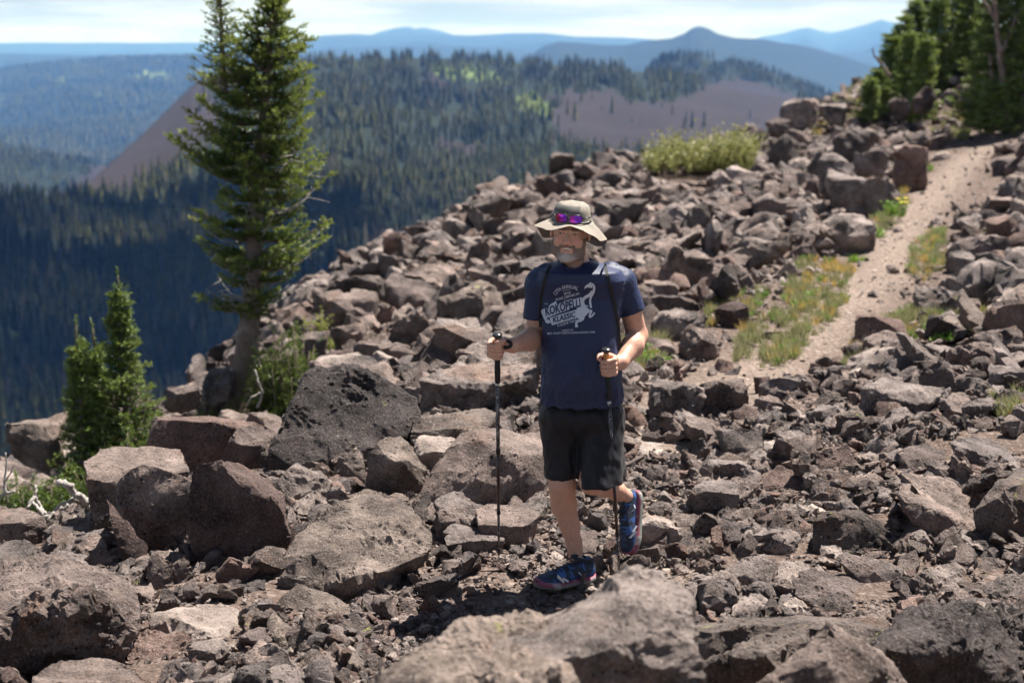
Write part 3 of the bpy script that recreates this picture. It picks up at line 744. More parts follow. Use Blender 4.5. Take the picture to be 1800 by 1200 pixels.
hero(8.7, [(1110, 786, .1), (1140, 770, .45), (1200, 772, .48), (1229, 781, .35), (1224, 808, .02), (1160, 812, 0), (1115, 800, .0)], 'tan', 'pale flat bedrock plate lying in the path right of the hiker\'s shorts', 'the pale bedrock plate', T=.05, down=False, rough=.4, chips=2)
hero(10.0, [(1098, 712, 0), (1108, 704, .1), (1130, 730, .12), (1146, 755, .06), (1120, 766, 0), (1098, 765, 0)], 'red', 'reddish wedge peeking out beside the hem of the hiker\'s shirt', None, T=.15)

# --- boulder fields farther off: picture box, distance
FAR = [
 (1664, 408, 1771, 474, 17.2, 'round', 'brown', 'big rounded boulder right of the trail, behind its lumpy neighbour', 'the big trailside boulder'),
 (1664, 441, 1726, 490, 16, 'block', 'grey', 'lumpy boulder right of the trail, in front of the big rounded one', None),
 (1608, 497, 1681, 563, 13.6, 'block', 'grey', 'dark-pocked boulder at the right border of the trail with small white stones at its foot', 'the pocked trailside boulder'),
 (1726, 517, 1815, 573, 13.2, 'wedge', 'brown', 'shadowed boulder at the right edge level with the pocked trailside boulder', None),
 (1652, 590, 1761, 656, 11.4, 'round', 'brown', 'smooth egg-shaped brown boulder above the rubble mound at the right', 'the egg-shaped boulder'),
 (1606, 622, 1683, 712, 10.5, 'wedge', 'brown', 'slanting boulder left of and below the egg-shaped boulder', None),
 (1683, 695, 1761, 740, 9.8, 'flat', 'grey', 'low grey rock to the right of the slab on the rubble mound', None),
 (1722, 637, 1762, 674, 10.6, 'block', 'red', 'knobbly reddish rock under the egg-shaped boulder', None),
 (1762, 600, 1815, 650, 11.4, 'block', 'dark', 'black rock at the right edge beside the egg-shaped boulder', None),
 (1449, 284, 1576, 382, 22, 'round', 'grey', 'largest grey lichen-blotched boulder left of the upper trail', 'the largest trail boulder'),
 (1437, 266, 1500, 328, 23.2, 'round', 'grey', 'boulder leaning behind the left side of the largest trail boulder', None),
 (1468, 227, 1546, 276, 28, 'block', 'dark', 'dark boulder standing behind and above the largest trail boulder', None),
 (1562, 250, 1630, 322, 25, 'block', 'red', 'reddish boulder touching the trail, right of the largest trail boulder', None),
 (1347, 233, 1413, 284, 29, 'wedge', 'dark', 'dark slanted boulder right of the leafy green shrub', 'the dark slanted boulder'),
 (1409, 256, 1464, 312, 26, 'wedge', 'dark', 'dark pointed boulder between the slanted one and the largest trail boulder', None),
 (1500, 262, 1560, 300, 24, 'round', 'grey', 'rounded boulder topping the largest trail boulder', None),
 (1170, 347, 1266, 450, 20, 'wedge', 'dark', 'tall dark wedge boulder up the slope to the right of the hiker\'s hat', 'the tall dark wedge'),
 (1249, 356, 1312, 406, 21, 'round', 'brown', 'rounded brown boulder right of the tall dark wedge', None),
 (1319, 343, 1407, 394, 21.2, 'round', 'brown', 'humped boulder left of the foot of the largest trail boulder', None),
 (1421, 374, 1536, 450, 18.5, 'round', 'grey', 'wide domed boulder beside the trail below the largest trail boulder', 'the wide domed boulder'),
 (1382, 423, 1434, 464, 17.6, 'wedge', 'brown', 'small peaked boulder at the lower left of the wide domed boulder', None),
 (1115, 483, 1195, 540, 14.6, 'round', 'brown', 'shaded round boulder just right of the hiker\'s sleeve', None),
 (1178, 437, 1254, 515, 15.8, 'block', 'brown', 'boxy boulder up and right of the hiker\'s sleeve', None),
 (1228, 464, 1328, 522, 15.4, 'block', 'brown', 'broad dark-fronted boulder between the boxy boulder and the white flowers', 'the broad dark-fronted boulder'),
 (1141, 540, 1246, 597, 13, 'flat', 'grey', 'flat-topped pale boulder right of the hiker\'s elbow', 'the flat-topped pale boulder'),
 (1190, 563, 1264, 636, 12.3, 'round', 'brown', 'round-shouldered boulder just right of and below the flat-topped pale boulder', None),
 (1127, 590, 1188, 626, 12, 'block', 'brown', 'shaded block under the flat-topped pale boulder, near the hiker\'s forearm', None),
 (577, 470, 685, 532, 16.6, 'block', 'lich', 'pale peaked block perched at the rim right of the tall fir', 'the peaked block on the rim'),
 (570, 504, 664, 566, 16, 'block', 'brown', 'dark flat-faced boulder under the peaked block on the rim', None),
 (575, 560, 648, 618, 14.6, 'round', 'brown', 'rounded boulder beside the low fir boughs', None),
 (578, 612, 634, 652, 13.2, 'block', 'red', 'reddish boulder behind the top of the huge dark boulder', None),
 (669, 477, 781, 544, 16.6, 'slab', 'brown', 'leaning slab right of the peaked block on the rim', None),
 (660, 535, 772, 622, 14.2, 'wedge', 'brown', 'big weathered boulder above the gap between the huge dark and the large pitted boulders', 'the big weathered boulder'),
 (766, 486, 889, 607, 14.2, 'block', 'lich', 'big boulder with bright yellow-green lichen on its upper edge, left of the hiker\'s chest', 'the big lichen boulder'),
 (838, 531, 922, 584, 13.4, 'round', 'brown', 'rounded boulder left of the hiker\'s sleeve', None),
 (818, 421, 864, 479, 19, 'block', 'brown', 'upright boulder well left of the hiker\'s collar', None),
 (863, 423, 909, 461, 19.2, 'round', 'grey', 'round grey boulder just left of the hat brim', None),
 (865, 457, 915, 499, 17.4, 'flat', 'grey', 'pale-topped boulder left of the hiker\'s shoulder', None),
 (721, 407, 778, 450, 21, 'wedge', 'grey', 'grey boulder on the skyline of the rim, left of the slanted stack', None),
 (776, 376, 830, 434, 22.5, 'slab', 'grey', 'slanted stacked slab on the rim, up and left of the hat', 'the slanted stack'),
 (662, 443, 704, 485, 19, 'round', 'brown', 'round boulder on the rim above the leaning slab', None),
 (823, 339, 900, 398, 24, 'block', 'lich', 'tall blocky boulder on the skyline left of the hat', 'the skyline block'),
 (1046, 347, 1138, 405, 21, 'round', 'dark', 'dark rounded boulder touching the right side of the hat', 'the dark boulder by the hat'),
 (966, 268, 1013, 300, 30, 'block', 'dark', 'dark block on the skyline straight above the hat', None),
 (1095, 420, 1165, 470, 18, 'round', 'lich', 'lichen-patched boulder behind the hiker\'s far shoulder', None),
 (925, 395, 985, 470, 17.5, 'wedge', 'lich', 'shadowed mossy boulder behind the hiker\'s cheek and shoulder', None),
 (1270, 290, 1340, 336, 27, 'flat', 'tan', 'pale rock slab below the leafy green shrub', None),
 (0, 722, 118, 800, 11.6, 'slab', 'lich', 'weathered sunlit outcrop left of the small firs', 'the weathered outcrop'),
 (290, 672, 352, 712, 12.6, 'round', 'dark', 'dark rounded boulder between the small firs and the tall fir', None),
 (352, 645, 412, 694, 13.8, 'flat', 'grey', 'pale slanting rock left of the tall fir\'s trunk', None),
 (400, 610, 425, 646, 15, 'round', 'tan', 'small pale round rock behind the tall fir\'s trunk', None),
 (520, 575, 578, 640, 14.4, 'block', 'dark', 'deep-shaded boulder at the right of the low fir boughs', None),
 (1560, 172, 1600, 196, 36, 'round', 'brown', 'boulder at the foot of the slope of the conifer grove', None),
 (1604, 150, 1644, 184, 35.5, 'wedge', 'red', 'leaning reddish boulder below the conifer grove', None),
 (1656, 152, 1696, 178, 35.5, 'round', 'tan', 'block of rock below the gap in the conifer grove', None),
 (1372, 172, 1440, 212, 37, 'round', 'grey', 'boulder topping the small skyline outcrop left of the upper trail', 'the skyline outcrop'),
 (1432, 176, 1490, 214, 37.5, 'block', 'grey', 'block at the right end of the small skyline outcrop', None),
 (1345, 205, 1395, 240, 36, 'round', 'brown', 'boulder at the left end of the small skyline outcrop', None),
]
for b in FAR:
    auto(*b[:8], lm=b[8], rough=1.5)
# ------------------------------------------------------------------ mid-sized rocks, one object each
rng = np.random.RandomState(11)
def ground_hit(px, py, y0=4.6, y1=60):
    ys = np.exp(np.linspace(math.log(y0), math.log(y1), 240))
    b = (600 - py) / FOC; a = (px - 900) / FOC
    d = np.array([a, cp + b * sp_, -sp_ + b * cp])
    pts = CAM[None] + d[None] * (ys / d[1])[:, None]
    h = np.array([gz(q[0], q[1]) for q in pts])
    w = np.where(pts[:, 2] < h)[0]
    return pts[w[0]] if len(w) else None

HIKER_BOX = (925, 350, 1140, 1040)
def heros_boxes(): return [h[2] for h in HERO]
placed = []
# region weights: rows near the bottom hold small stones, the slopes hold bigger ones
tries = 0
LIMIT = 292 - len(HERO)
boxes = heros_boxes()
while len(placed) < LIMIT and tries < 6000:
    tries += 1
    px = rng.uniform(-10, 1810)
    py = rng.uniform(200, 1190) if rng.rand() < .62 else rng.uniform(700, 1120)
    hit = ground_hit(px, py)
    if hit is None: continue
    x, y, z = hit
    if edge_dist(np.array([x]), np.array([y]))[0] > .3: continue
    td = trail_dist(np.array([x]), np.array([y]))[0]
    if y > 9.5 and td < .65: continue
    if y < 9.5: s = rng.uniform(42, 92) if px > 1130 or px < 620 else rng.uniform(34, 62)
    elif y < 20: s = rng.uniform(38, 88)
    else: s = rng.uniform(26, 62)
    if y > 33 and px > 1480: continue
    w, h = s * rng.uniform(.85, 1.25), s * rng.uniform(.5, .8)
    bx = (px - w / 2, py - h, px + w / 2, py + h * .15)
    def over(b, m=.45):
        ix = min(bx[2], b[2]) - max(bx[0], b[0]); iy = min(bx[3], b[3]) - max(bx[1], b[1])
        return ix > 0 and iy > 0 and ix * iy > m * w * h * 1.15
    if any(over(b, .22) for b in boxes): continue
    if over(HIKER_BOX, .5): continue
    if 340 < px < 570 and 590 < py < 750: continue
    if px < 320 and 700 < py < 880 and y > 8.3: continue
    if 1140 < px < 1330 and 220 < py < 320: continue
    placed.append((bx, y)); boxes.append(bx)

shapes = ['block', 'wedge', 'round', 'flat', 'block', 'wedge']
mats = ['brown', 'grey', 'red', 'tan', 'brown', 'lich', 'grey', 'brown', 'grey']
SHW = {'block': 'blocky', 'wedge': 'peaked', 'round': 'rounded', 'flat': 'flat', 'slab': 'slabby'}
LMS = [(h[1], h[2]) for h in HERO if h[1]] + [
  ('the hiker\'s planted shoe', (958, 985, 1045, 1035)), ('the hiker\'s raised shoe', (1085, 855, 1135, 965)), ('the hiker\'s hat', (940, 357, 1068, 425)),
  ('the trunk of the tall fir', (400, 540, 450, 720)), ('the small firs', (110, 500, 290, 800)), ('the leafy green shrub', (1140, 228, 1320, 330)),
  ('the weathered roots', (70, 850, 160, 920)), ('the hiker\'s shorts', (950, 710, 1095, 840)), ('the golden grass tuft', (1440, 452, 1500, 500)),
  ('the white flowers', (1295, 505, 1335, 545))]
used = set(h[0]['label'] for h in HERO)
def bearing(c, b):
    bx, by = (b[0] + b[2]) / 2, (b[1] + b[3]) / 2
    dx = c[0] - min(max(c[0], b[0]), b[2]); dy = c[1] - min(max(c[1], b[1]), b[3])
    if dx == 0 and dy == 0: dx, dy = c[0] - bx, c[1] - by
    r = []
    if abs(dy) > abs(dx) * .45: r.append('above' if dy < 0 else 'below')
    if abs(dx) > abs(dy) * .45: r.append('left of' if dx < 0 else 'right of')
    return ' and '.join(r) if r else 'by'
def dist(c, b):
    dx = max(b[0] - c[0], 0, c[0] - b[2]); dy = max(b[1] - c[1], 0, c[1] - b[3])
    return math.hypot(dx, dy * 1.2)
RV = []
for i, (bx, y) in enumerate(placed):
    sh = shapes[rng.randint(len(shapes))]; mt = mats[rng.randint(len(mats))]
    c = ((bx[0] + bx[2]) / 2, (bx[1] + bx[3]) / 2)
    near_ = sorted(LMS, key=lambda l: dist(c, l[1]))[:5]
    size = 'small ' if bx[2] - bx[0] < 48 else ('' if bx[2] - bx[0] < 72 else 'sizeable ')
    head = f'{size}{SHW[sh]} {TONE[mt]} rock'
    cand = []
    d0 = dist(c, near_[0][1])
    how = 'touching' if d0 < 12 else ('close' if d0 < 60 else ('a way' if d0 < 140 else 'far'))
    b0 = bearing(c, near_[0][1])
    pre = {'touching': 'just', 'close': 'a little', 'a way': 'some way', 'far': 'far'}[how]
    cand.append(f'{head} {pre} {b0} {near_[0][0]}')
    for nb in near_[1:]:
        cand.append(f'{head} {b0} {near_[0][0]}, {bearing(c, nb[1])} {nb[0]}')
    lab = next((q for q in cand if q not in used and len(q.split()) <= 16), None)
    if lab is None:
        for a1 in near_[1:]:
            for a2 in near_[2:]:
                q = f'{size}{SHW[sh]} {TONE[mt]} rock {bearing(c, a1[1])} {a1[0]}, {bearing(c, a2[1])} {a2[0]}'
                if a1 is not a2 and q not in used and len(q.split()) <= 16: lab = q; break
            if lab: break
    if lab is None: continue
    used.add(lab)
    sd = int(i * 31 + 5)
    w = auto_pts(*bx, y, sh, sd)
    finish_rock(w, mt, lab, None, seed=sd, rough=rng.uniform(.9, 1.8), chips=rng.randint(4, 10), name='rock', cat='rock', maxt=5000,
                edge=max(.018, y * .0045), layered=.5 if rng.rand() < .3 else 0)

# ------------------------------------------------------------------ loose rubble (nobody could count it)
def variants(prefix, n, tris, mats_, flat=.62, seed=0):
    out = []
    for k in range(n):
        r_ = np.random.RandomState(seed + k)
        q = r_.normal(size=(r_.randint(8, 13), 3)); q /= np.linalg.norm(q, axis=1)[:, None]
        q = np.sign(q) * np.abs(q) ** r_.uniform(.5, 1.1)
        q *= np.array([1, r_.uniform(.42, .9), r_.uniform(.18, .7) * flat / .62]) * .5
        me = rock_from_points(prefix, q, .13 if tris > 500 else .28, r_.uniform(1.0, 2.4), 8, seed + k, tris)
        me.materials.append(RM[mats_[k % len(mats_)]])
        o = bpy.data.objects.new(prefix, me)
        out.append(o)
    return out

def scatter(name, pts, rots, scl, idx, sources, label, kind='stuff'):
    me = bpy.data.meshes.new(name)
    me.vertices.add(len(pts)); me.vertices.foreach_set('co', np.asarray(pts, np.float32).ravel())
    a = me.attributes.new('rot', 'FLOAT_VECTOR', 'POINT'); a.data.foreach_set('vector', np.asarray(rots, np.float32).ravel())
    scl = np.asarray(scl, np.float32)
    if scl.ndim == 1: scl = np.repeat(scl[:, None], 3, 1)
    a = me.attributes.new('scl', 'FLOAT_VECTOR', 'POINT'); a.data.foreach_set('vector', scl.ravel())
    a = me.attributes.new('idx', 'INT', 'POINT'); a.data.foreach_set('value', np.asarray(idx, np.int32))
    col = bpy.data.collections.new(name + '_kinds')
    for s_ in sources: col.objects.link(s_)
    ng = bpy.data.node_groups.new(name, 'GeometryNodeTree')
    ng.interface.new_socket('Geometry', in_out='INPUT', socket_type='NodeSocketGeometry')
    ng.interface.new_socket('Geometry', in_out='OUTPUT', socket_type='NodeSocketGeometry')
    N, L = ng.nodes, ng.links
    gi = N.new('NodeGroupInput'); go = N.new('NodeGroupOutput')
    iop = N.new('GeometryNodeInstanceOnPoints'); ci = N.new('GeometryNodeCollectionInfo')
    ci.inputs['Collection'].default_value = col; ci.inputs['Separate Children'].default_value = True; ci.inputs['Reset Children'].default_value = True
    def at(nm, ty):
        q = N.new('GeometryNodeInputNamedAttribute'); q.data_type = ty; q.inputs['Name'].default_value = nm; return q.outputs['Attribute']
    L.new(gi.outputs[0], iop.inputs['Points']); L.new(ci.outputs[0], iop.inputs['Instance'])
    iop.inputs['Pick Instance'].default_value = True
    L.new(at('idx', 'INT'), iop.inputs['Instance Index'])
    e2r = N.new('FunctionNodeEulerToRotation'); L.new(at('rot', 'FLOAT_VECTOR'), e2r.inputs[0]); L.new(e2r.outputs[0], iop.inputs['Rotation'])
    L.new(at('scl', 'FLOAT_VECTOR'), iop.inputs['Scale'])
    L.new(iop.outputs[0], go.inputs[0])
    o = link(name, me)
    md = o.modifiers.new('scatter', 'NODES'); md.node_group = ng
    tag(o, label, kind=kind)
    return o

def view_points(n, y0, y1, rng, pad=.6, power=1.0):
    """random ground points in the field of view between two distances (plus a margin for side steps)"""
    y = y0 + (y1 - y0) * rng.rand(n) ** power
    x = rng.uniform(-1, 1, n) * (y * .40 + pad)
    return x, y

def rubble(name, n, y0, y1, s0, s1, seed, src, label, keep, lift=.18, power=1.0, pw=2.2):
    rg = np.random.RandomState(seed)
    x, y = view_points(n, y0, y1, rg, 1.2, power)
    m = keep(x, y, rg)
    x, y = x[m], y[m]; n = len(x)
    s = s0 + (s1 - s0) * rg.rand(n) ** pw
    z = H_all(x, y); ppx, ppy = project(x, y, z + s * .3)
    ok = np.ones(n, bool)
    for (ho, lm, b, D, mt_) in HERO:      # leave the named boulders clear
        if ho.name.startswith('rock') or b[2] - b[0] < 40: continue
        w_, h_ = b[2] - b[0], b[3] - b[1]
        gap = 1.4 if y0 < 12 else 4
        big = (s > (.055 if y0 < 12 else .1)) | (y > D - .1)
        ok &= ~(big & (ppx > b[0] + .05 * w_) & (ppx < b[2] - .05 * w_) & (ppy > b[1] - .2 * h_) & (ppy < b[3] - .30 * h_) & (y < D + .25) & (y > D - gap))
    ok &= ~((ppx > 350) & (ppx < 570) & (ppy > 590) & (ppy < 752) & (y > 9.6) & (y < 14.3))
    ok &= ~((ppx > -20) & (ppx < 320) & (ppy > 700) & (ppy < 880) & (y > 8.6) & (y < 11.5))
    ok &= ~((ppx > 1140) & (ppx < 1330) & (ppy > 225) & (ppy < 318) & (y > 22) & (y < 29.3))
    x, y, s = x[ok], y[ok], s[ok]; n = len(x)
    z = H_all(x, y) + s * (rg.uniform(-.15, 1, n) * lift)
    rots = np.stack([rg.normal(0, .45, n), rg.normal(0, .45, n), rg.uniform(0, 2 * PI, n)], 1)
    sc = s[:, None] * rg.uniform(.75, 1.25, (n, 3))
    if name == 'gravel': sc[:, 2] *= .5
    return scatter(name, np.stack([x, y, z], 1), rots, sc, rg.randint(0, len(src), n), src, label)

src_small = variants('stone', 24, 300, ['brown', 'grey', 'tan', 'grey', 'tan', 'red', 'brown', 'tan'], seed=100)
src_pale = variants('pale_stone', 8, 200, ['tan', 'tan', 'grey', 'tan'], seed=200)
src_mid = variants('stone_block', 22, 900, ['brown', 'grey', 'brown', 'red', 'dark', 'brown', 'grey', 'lich', 'brown', 'tan'], .75, seed=300)

def inside(x, y): return edge_dist(x, y) < np.where(y > 12, 2.2, .5)
def keep_near(x, y, rg):
    td = trail_dist(x, y)
    return inside(x, y) & ((y < 9.6) | (td > .40 + .3 * rg.rand(len(x))))
def keep_band(x, y, rg):
    # grassy strips on both sides of the trail stay thinner
    td = trail_dist(x, y)
    g = (td > .5) & (td < 1.5) & (y > 10.5)
    return inside(x, y) & ((y < 9.8) | (td > .5)) & (~g | (rg.rand(len(x)) < .45))
def left_big(x, y): return (x < -.45 - .1 * (y - 6)) & (y > 6.0)
rubble('rubble', 62000, 4.8, 10.8, .02, .11, 1, src_small, 'loose broken stones covering the path round the hiker', lambda x, y, rg: keep_near(x, y, rg) & (~left_big(x, y) | (rg.rand(len(x)) < .5)), pw=2.2)
rubble('rubble', 12500, 5.0, 11.6, .07, .26, 2, src_mid, 'fist to head-sized stones among the boulders of the near slope', lambda x, y, rg: keep_near(x, y, rg) & ((x > .9) | (x < -.6) | (y > 8.2) | (rg.rand(len(x)) < .25)), lift=.25, pw=1.7)
rubble('rubble', 900, 6.5, 12.5, .22, .48, 22, src_mid, 'bulky stones piled on the left part of the near slope', lambda x, y, rg: inside(x, y) & left_big(x, y) & (x < -.6), lift=.05, pw=1.2)
rubble('rubble', 7500, 9.8, 22, .14, .78, 3, src_mid, 'tumbled stones of the boulder field behind the hiker', lambda x, y, rg: keep_band(x, y, rg) & (trail_dist(x, y) > .9), lift=.3, pw=2.9)
rubble('rubble', 16000, 9.8, 22, .05, .2, 33, src_small, 'small stones filling the gaps of the boulder field', keep_band, lift=.4, pw=1.6)
rubble('rubble', 15000, 20, 47, .12, .80, 4, src_mid, 'distant tumbled stones along the rim', lambda x, y, rg: keep_band(x, y, rg) & (trail_dist(x, y) > 1.2), lift=.3, pw=2.5)
rubble('gravel', 38000, 4.9, 12.5, .012, .055, 55, src_small, 'fine broken grit between the stones of the near slope', lambda x, y, rg: inside(x, y) & ((y < 9.4) | (trail_dist(x, y) > .5)), lift=.3, pw=1.6)
rubble('rubble', 4200, 9.6, 40, .05, .32, 66, src_mid, 'stones half buried in the trail', lambda x, y, rg: inside(x, y) & (trail_dist(x, y) < .9) & (rg.rand(len(x)) < .5), lift=-.25, pw=2.0)
rubble('gravel', 14000, 9.2, 24, .015, .09, 5, src_pale, 'small stones scattered over the dusty trail', lambda x, y, rg: inside(x, y) & (trail_dist(x, y) < 2.0), lift=.1, pw=2.5)
rubble('gravel', 7000, 22, 42, .04, .18, 6, src_pale, 'small stones scattered over the upper trail', lambda x, y, rg: inside(x, y) & (trail_dist(x, y) < 2.4), lift=.1, pw=2.5)
# ------------------------------------------------------------------ tubes and needle sprays
class Geo:
    """collects triangles and quads (as numpy) into one mesh"""
    def __init__(s): s.v = []; s.f = []; s.a = []; s.n = 0
    def add(s, v, f, a=0.0):
        v = np.asarray(v, float); f = np.asarray(f, int)
        s.v.append(v); s.f.append(f + s.n); s.n += len(v)
        s.a.append(np.full(len(v), a) if np.isscalar(a) else np.asarray(a, float))
    def tube(s, pts, rad, sides=6, a=0.0, wob=0.0, rng=None):
        pts = np.asarray(pts, float); rad = np.broadcast_to(np.asarray(rad, float), (len(pts),))
        tg = np.gradient(pts, axis=0); tg /= np.linalg.norm(tg, axis=1)[:, None] + 1e-9
        up = np.array([0, 0, 1.0]) if abs(tg[0][2]) < .9 else np.array([1.0, 0, 0])
        n = np.cross(tg, up); n /= np.linalg.norm(n, axis=1)[:, None] + 1e-9
        b = np.cross(tg, n)
        th = np.arange(sides) * 2 * PI / sides
        rr = rad[:, None] * np.ones(sides)
        if wob and rng is not None: rr = rr * (1 + wob * rng.normal(size=rr.shape))
        v = pts[:, None] + rr[..., None] * (np.cos(th)[None, :, None] * n[:, None] + np.sin(th)[None, :, None] * b[:, None])
        k = len(pts); i = np.arange((k - 1) * sides).reshape(k - 1, sides)
        j = np.roll(i, -1, 1)
        q = np.stack([i, j, j + sides, i + sides], -1).reshape(-1, 4)
        tri = np.concatenate([q[:, [0, 1, 2]], q[:, [0, 2, 3]]])
        v = v.reshape(-1, 3); nv = len(v)
        v = np.concatenate([v, pts[:1], pts[-1:]])
        c0 = np.stack([np.roll(np.arange(sides), -1), np.arange(sides), np.full(sides, nv)], 1)
        c1 = np.stack([np.arange(sides), np.roll(np.arange(sides), -1)], 1) + (k - 1) * sides
        c1 = np.concatenate([c1, np.full((sides, 1), nv + 1)], 1)
        s.add(v, np.concatenate([tri, c0, c1]), a)
    def mesh(s, name, smooth=True, attr='shade'):
        me = mesh_np(name, np.concatenate(s.v), np.concatenate(s.f), smooth=smooth)
        vattr(me, attr, np.concatenate(s.a))
        return me

def needles(geo, base, axis, L, K, nl, nw, rng, shade, flat=0.0):
    """bottle-brush tufts: base (n,3), axis (n,3) unit, L lengths, K needles each"""
    n = len(base)
    t = rng.rand(n, K) ** .8
    r = rng.normal(size=(n, K, 3)); r[..., 2] = r[..., 2] * (1 - flat) + .35
    r -= (r * axis[:, None]).sum(-1, keepdims=True) * axis[:, None]
    r /= np.linalg.norm(r, axis=-1, keepdims=True) + 1e-9
    d = r * .85 + axis[:, None] * rng.uniform(.35, .8, (n, K, 1))
    d /= np.linalg.norm(d, axis=-1, keepdims=True)
    p0 = base[:, None] + axis[:, None] * (t * L[:, None])[..., None]
    ln = nl * rng.uniform(.7, 1.2, (n, K, 1)) * (L[:, None, None] / L.mean()) ** .3
    side = np.cross(d, rng.normal(size=(n, K, 3))); side /= np.linalg.norm(side, axis=-1, keepdims=True) + 1e-9
    w = nw * rng.uniform(.7, 1.3, (n, K, 1))
    a = p0 - side * w * .5; b = p0 + side * w * .5; c = p0 + d * ln
    v = np.stack([a, b, c], 2).reshape(-1, 3)
    f = np.arange(len(v)).reshape(-1, 3)
    sh = np.repeat((shade[:, None] + .15 * rng.normal(size=(n, K)) + .25 * (t - .5)).reshape(-1), 3)
    geo.add(v, f, sh)

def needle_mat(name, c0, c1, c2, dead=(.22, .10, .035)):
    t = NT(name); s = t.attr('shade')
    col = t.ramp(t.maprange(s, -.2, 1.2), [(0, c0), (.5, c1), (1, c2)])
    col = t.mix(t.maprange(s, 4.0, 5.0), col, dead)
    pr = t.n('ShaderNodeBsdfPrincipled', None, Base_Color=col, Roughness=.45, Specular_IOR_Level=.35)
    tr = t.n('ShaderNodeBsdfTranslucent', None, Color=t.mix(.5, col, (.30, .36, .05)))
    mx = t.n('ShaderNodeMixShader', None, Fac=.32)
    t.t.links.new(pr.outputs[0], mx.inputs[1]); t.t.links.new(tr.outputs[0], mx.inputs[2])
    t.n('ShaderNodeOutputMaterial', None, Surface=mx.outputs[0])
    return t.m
NEEDLE = needle_mat('fir_needles', (.012, .032, .010), (.058, .106, .024), (.250, .300, .070))
NEEDLE_Y = needle_mat('young_fir_needles', (.012, .034, .011), (.048, .100, .026), (.190, .250, .070))
def bark_mat(name, a, b):
    t = NT(name); p = t.pos()
    sp = t.n('ShaderNodeMapping', None, Vector=p); sp.inputs['Scale'].default_value = (1, 1, .35)
    n = t.noise(sp.outputs[0], 28, 6, .7); n2 = t.noise(p, 6, 3)
    c = t.mix(n, a, b); c = t.mix(t.maprange(n2, .5, .65, 0, .5), c, (.32, .29, .25))
    return t.bsdf(Base_Color=c, Roughness=.9, Normal=t.bump(n, .9, .02), Specular_IOR_Level=.2)
BARK = bark_mat('fir_bark', (.075, .055, .045), (.26, .20, .165))
DEADWOOD = bark_mat('weathered_wood', (.22, .20, .185), (.50, .465, .43))

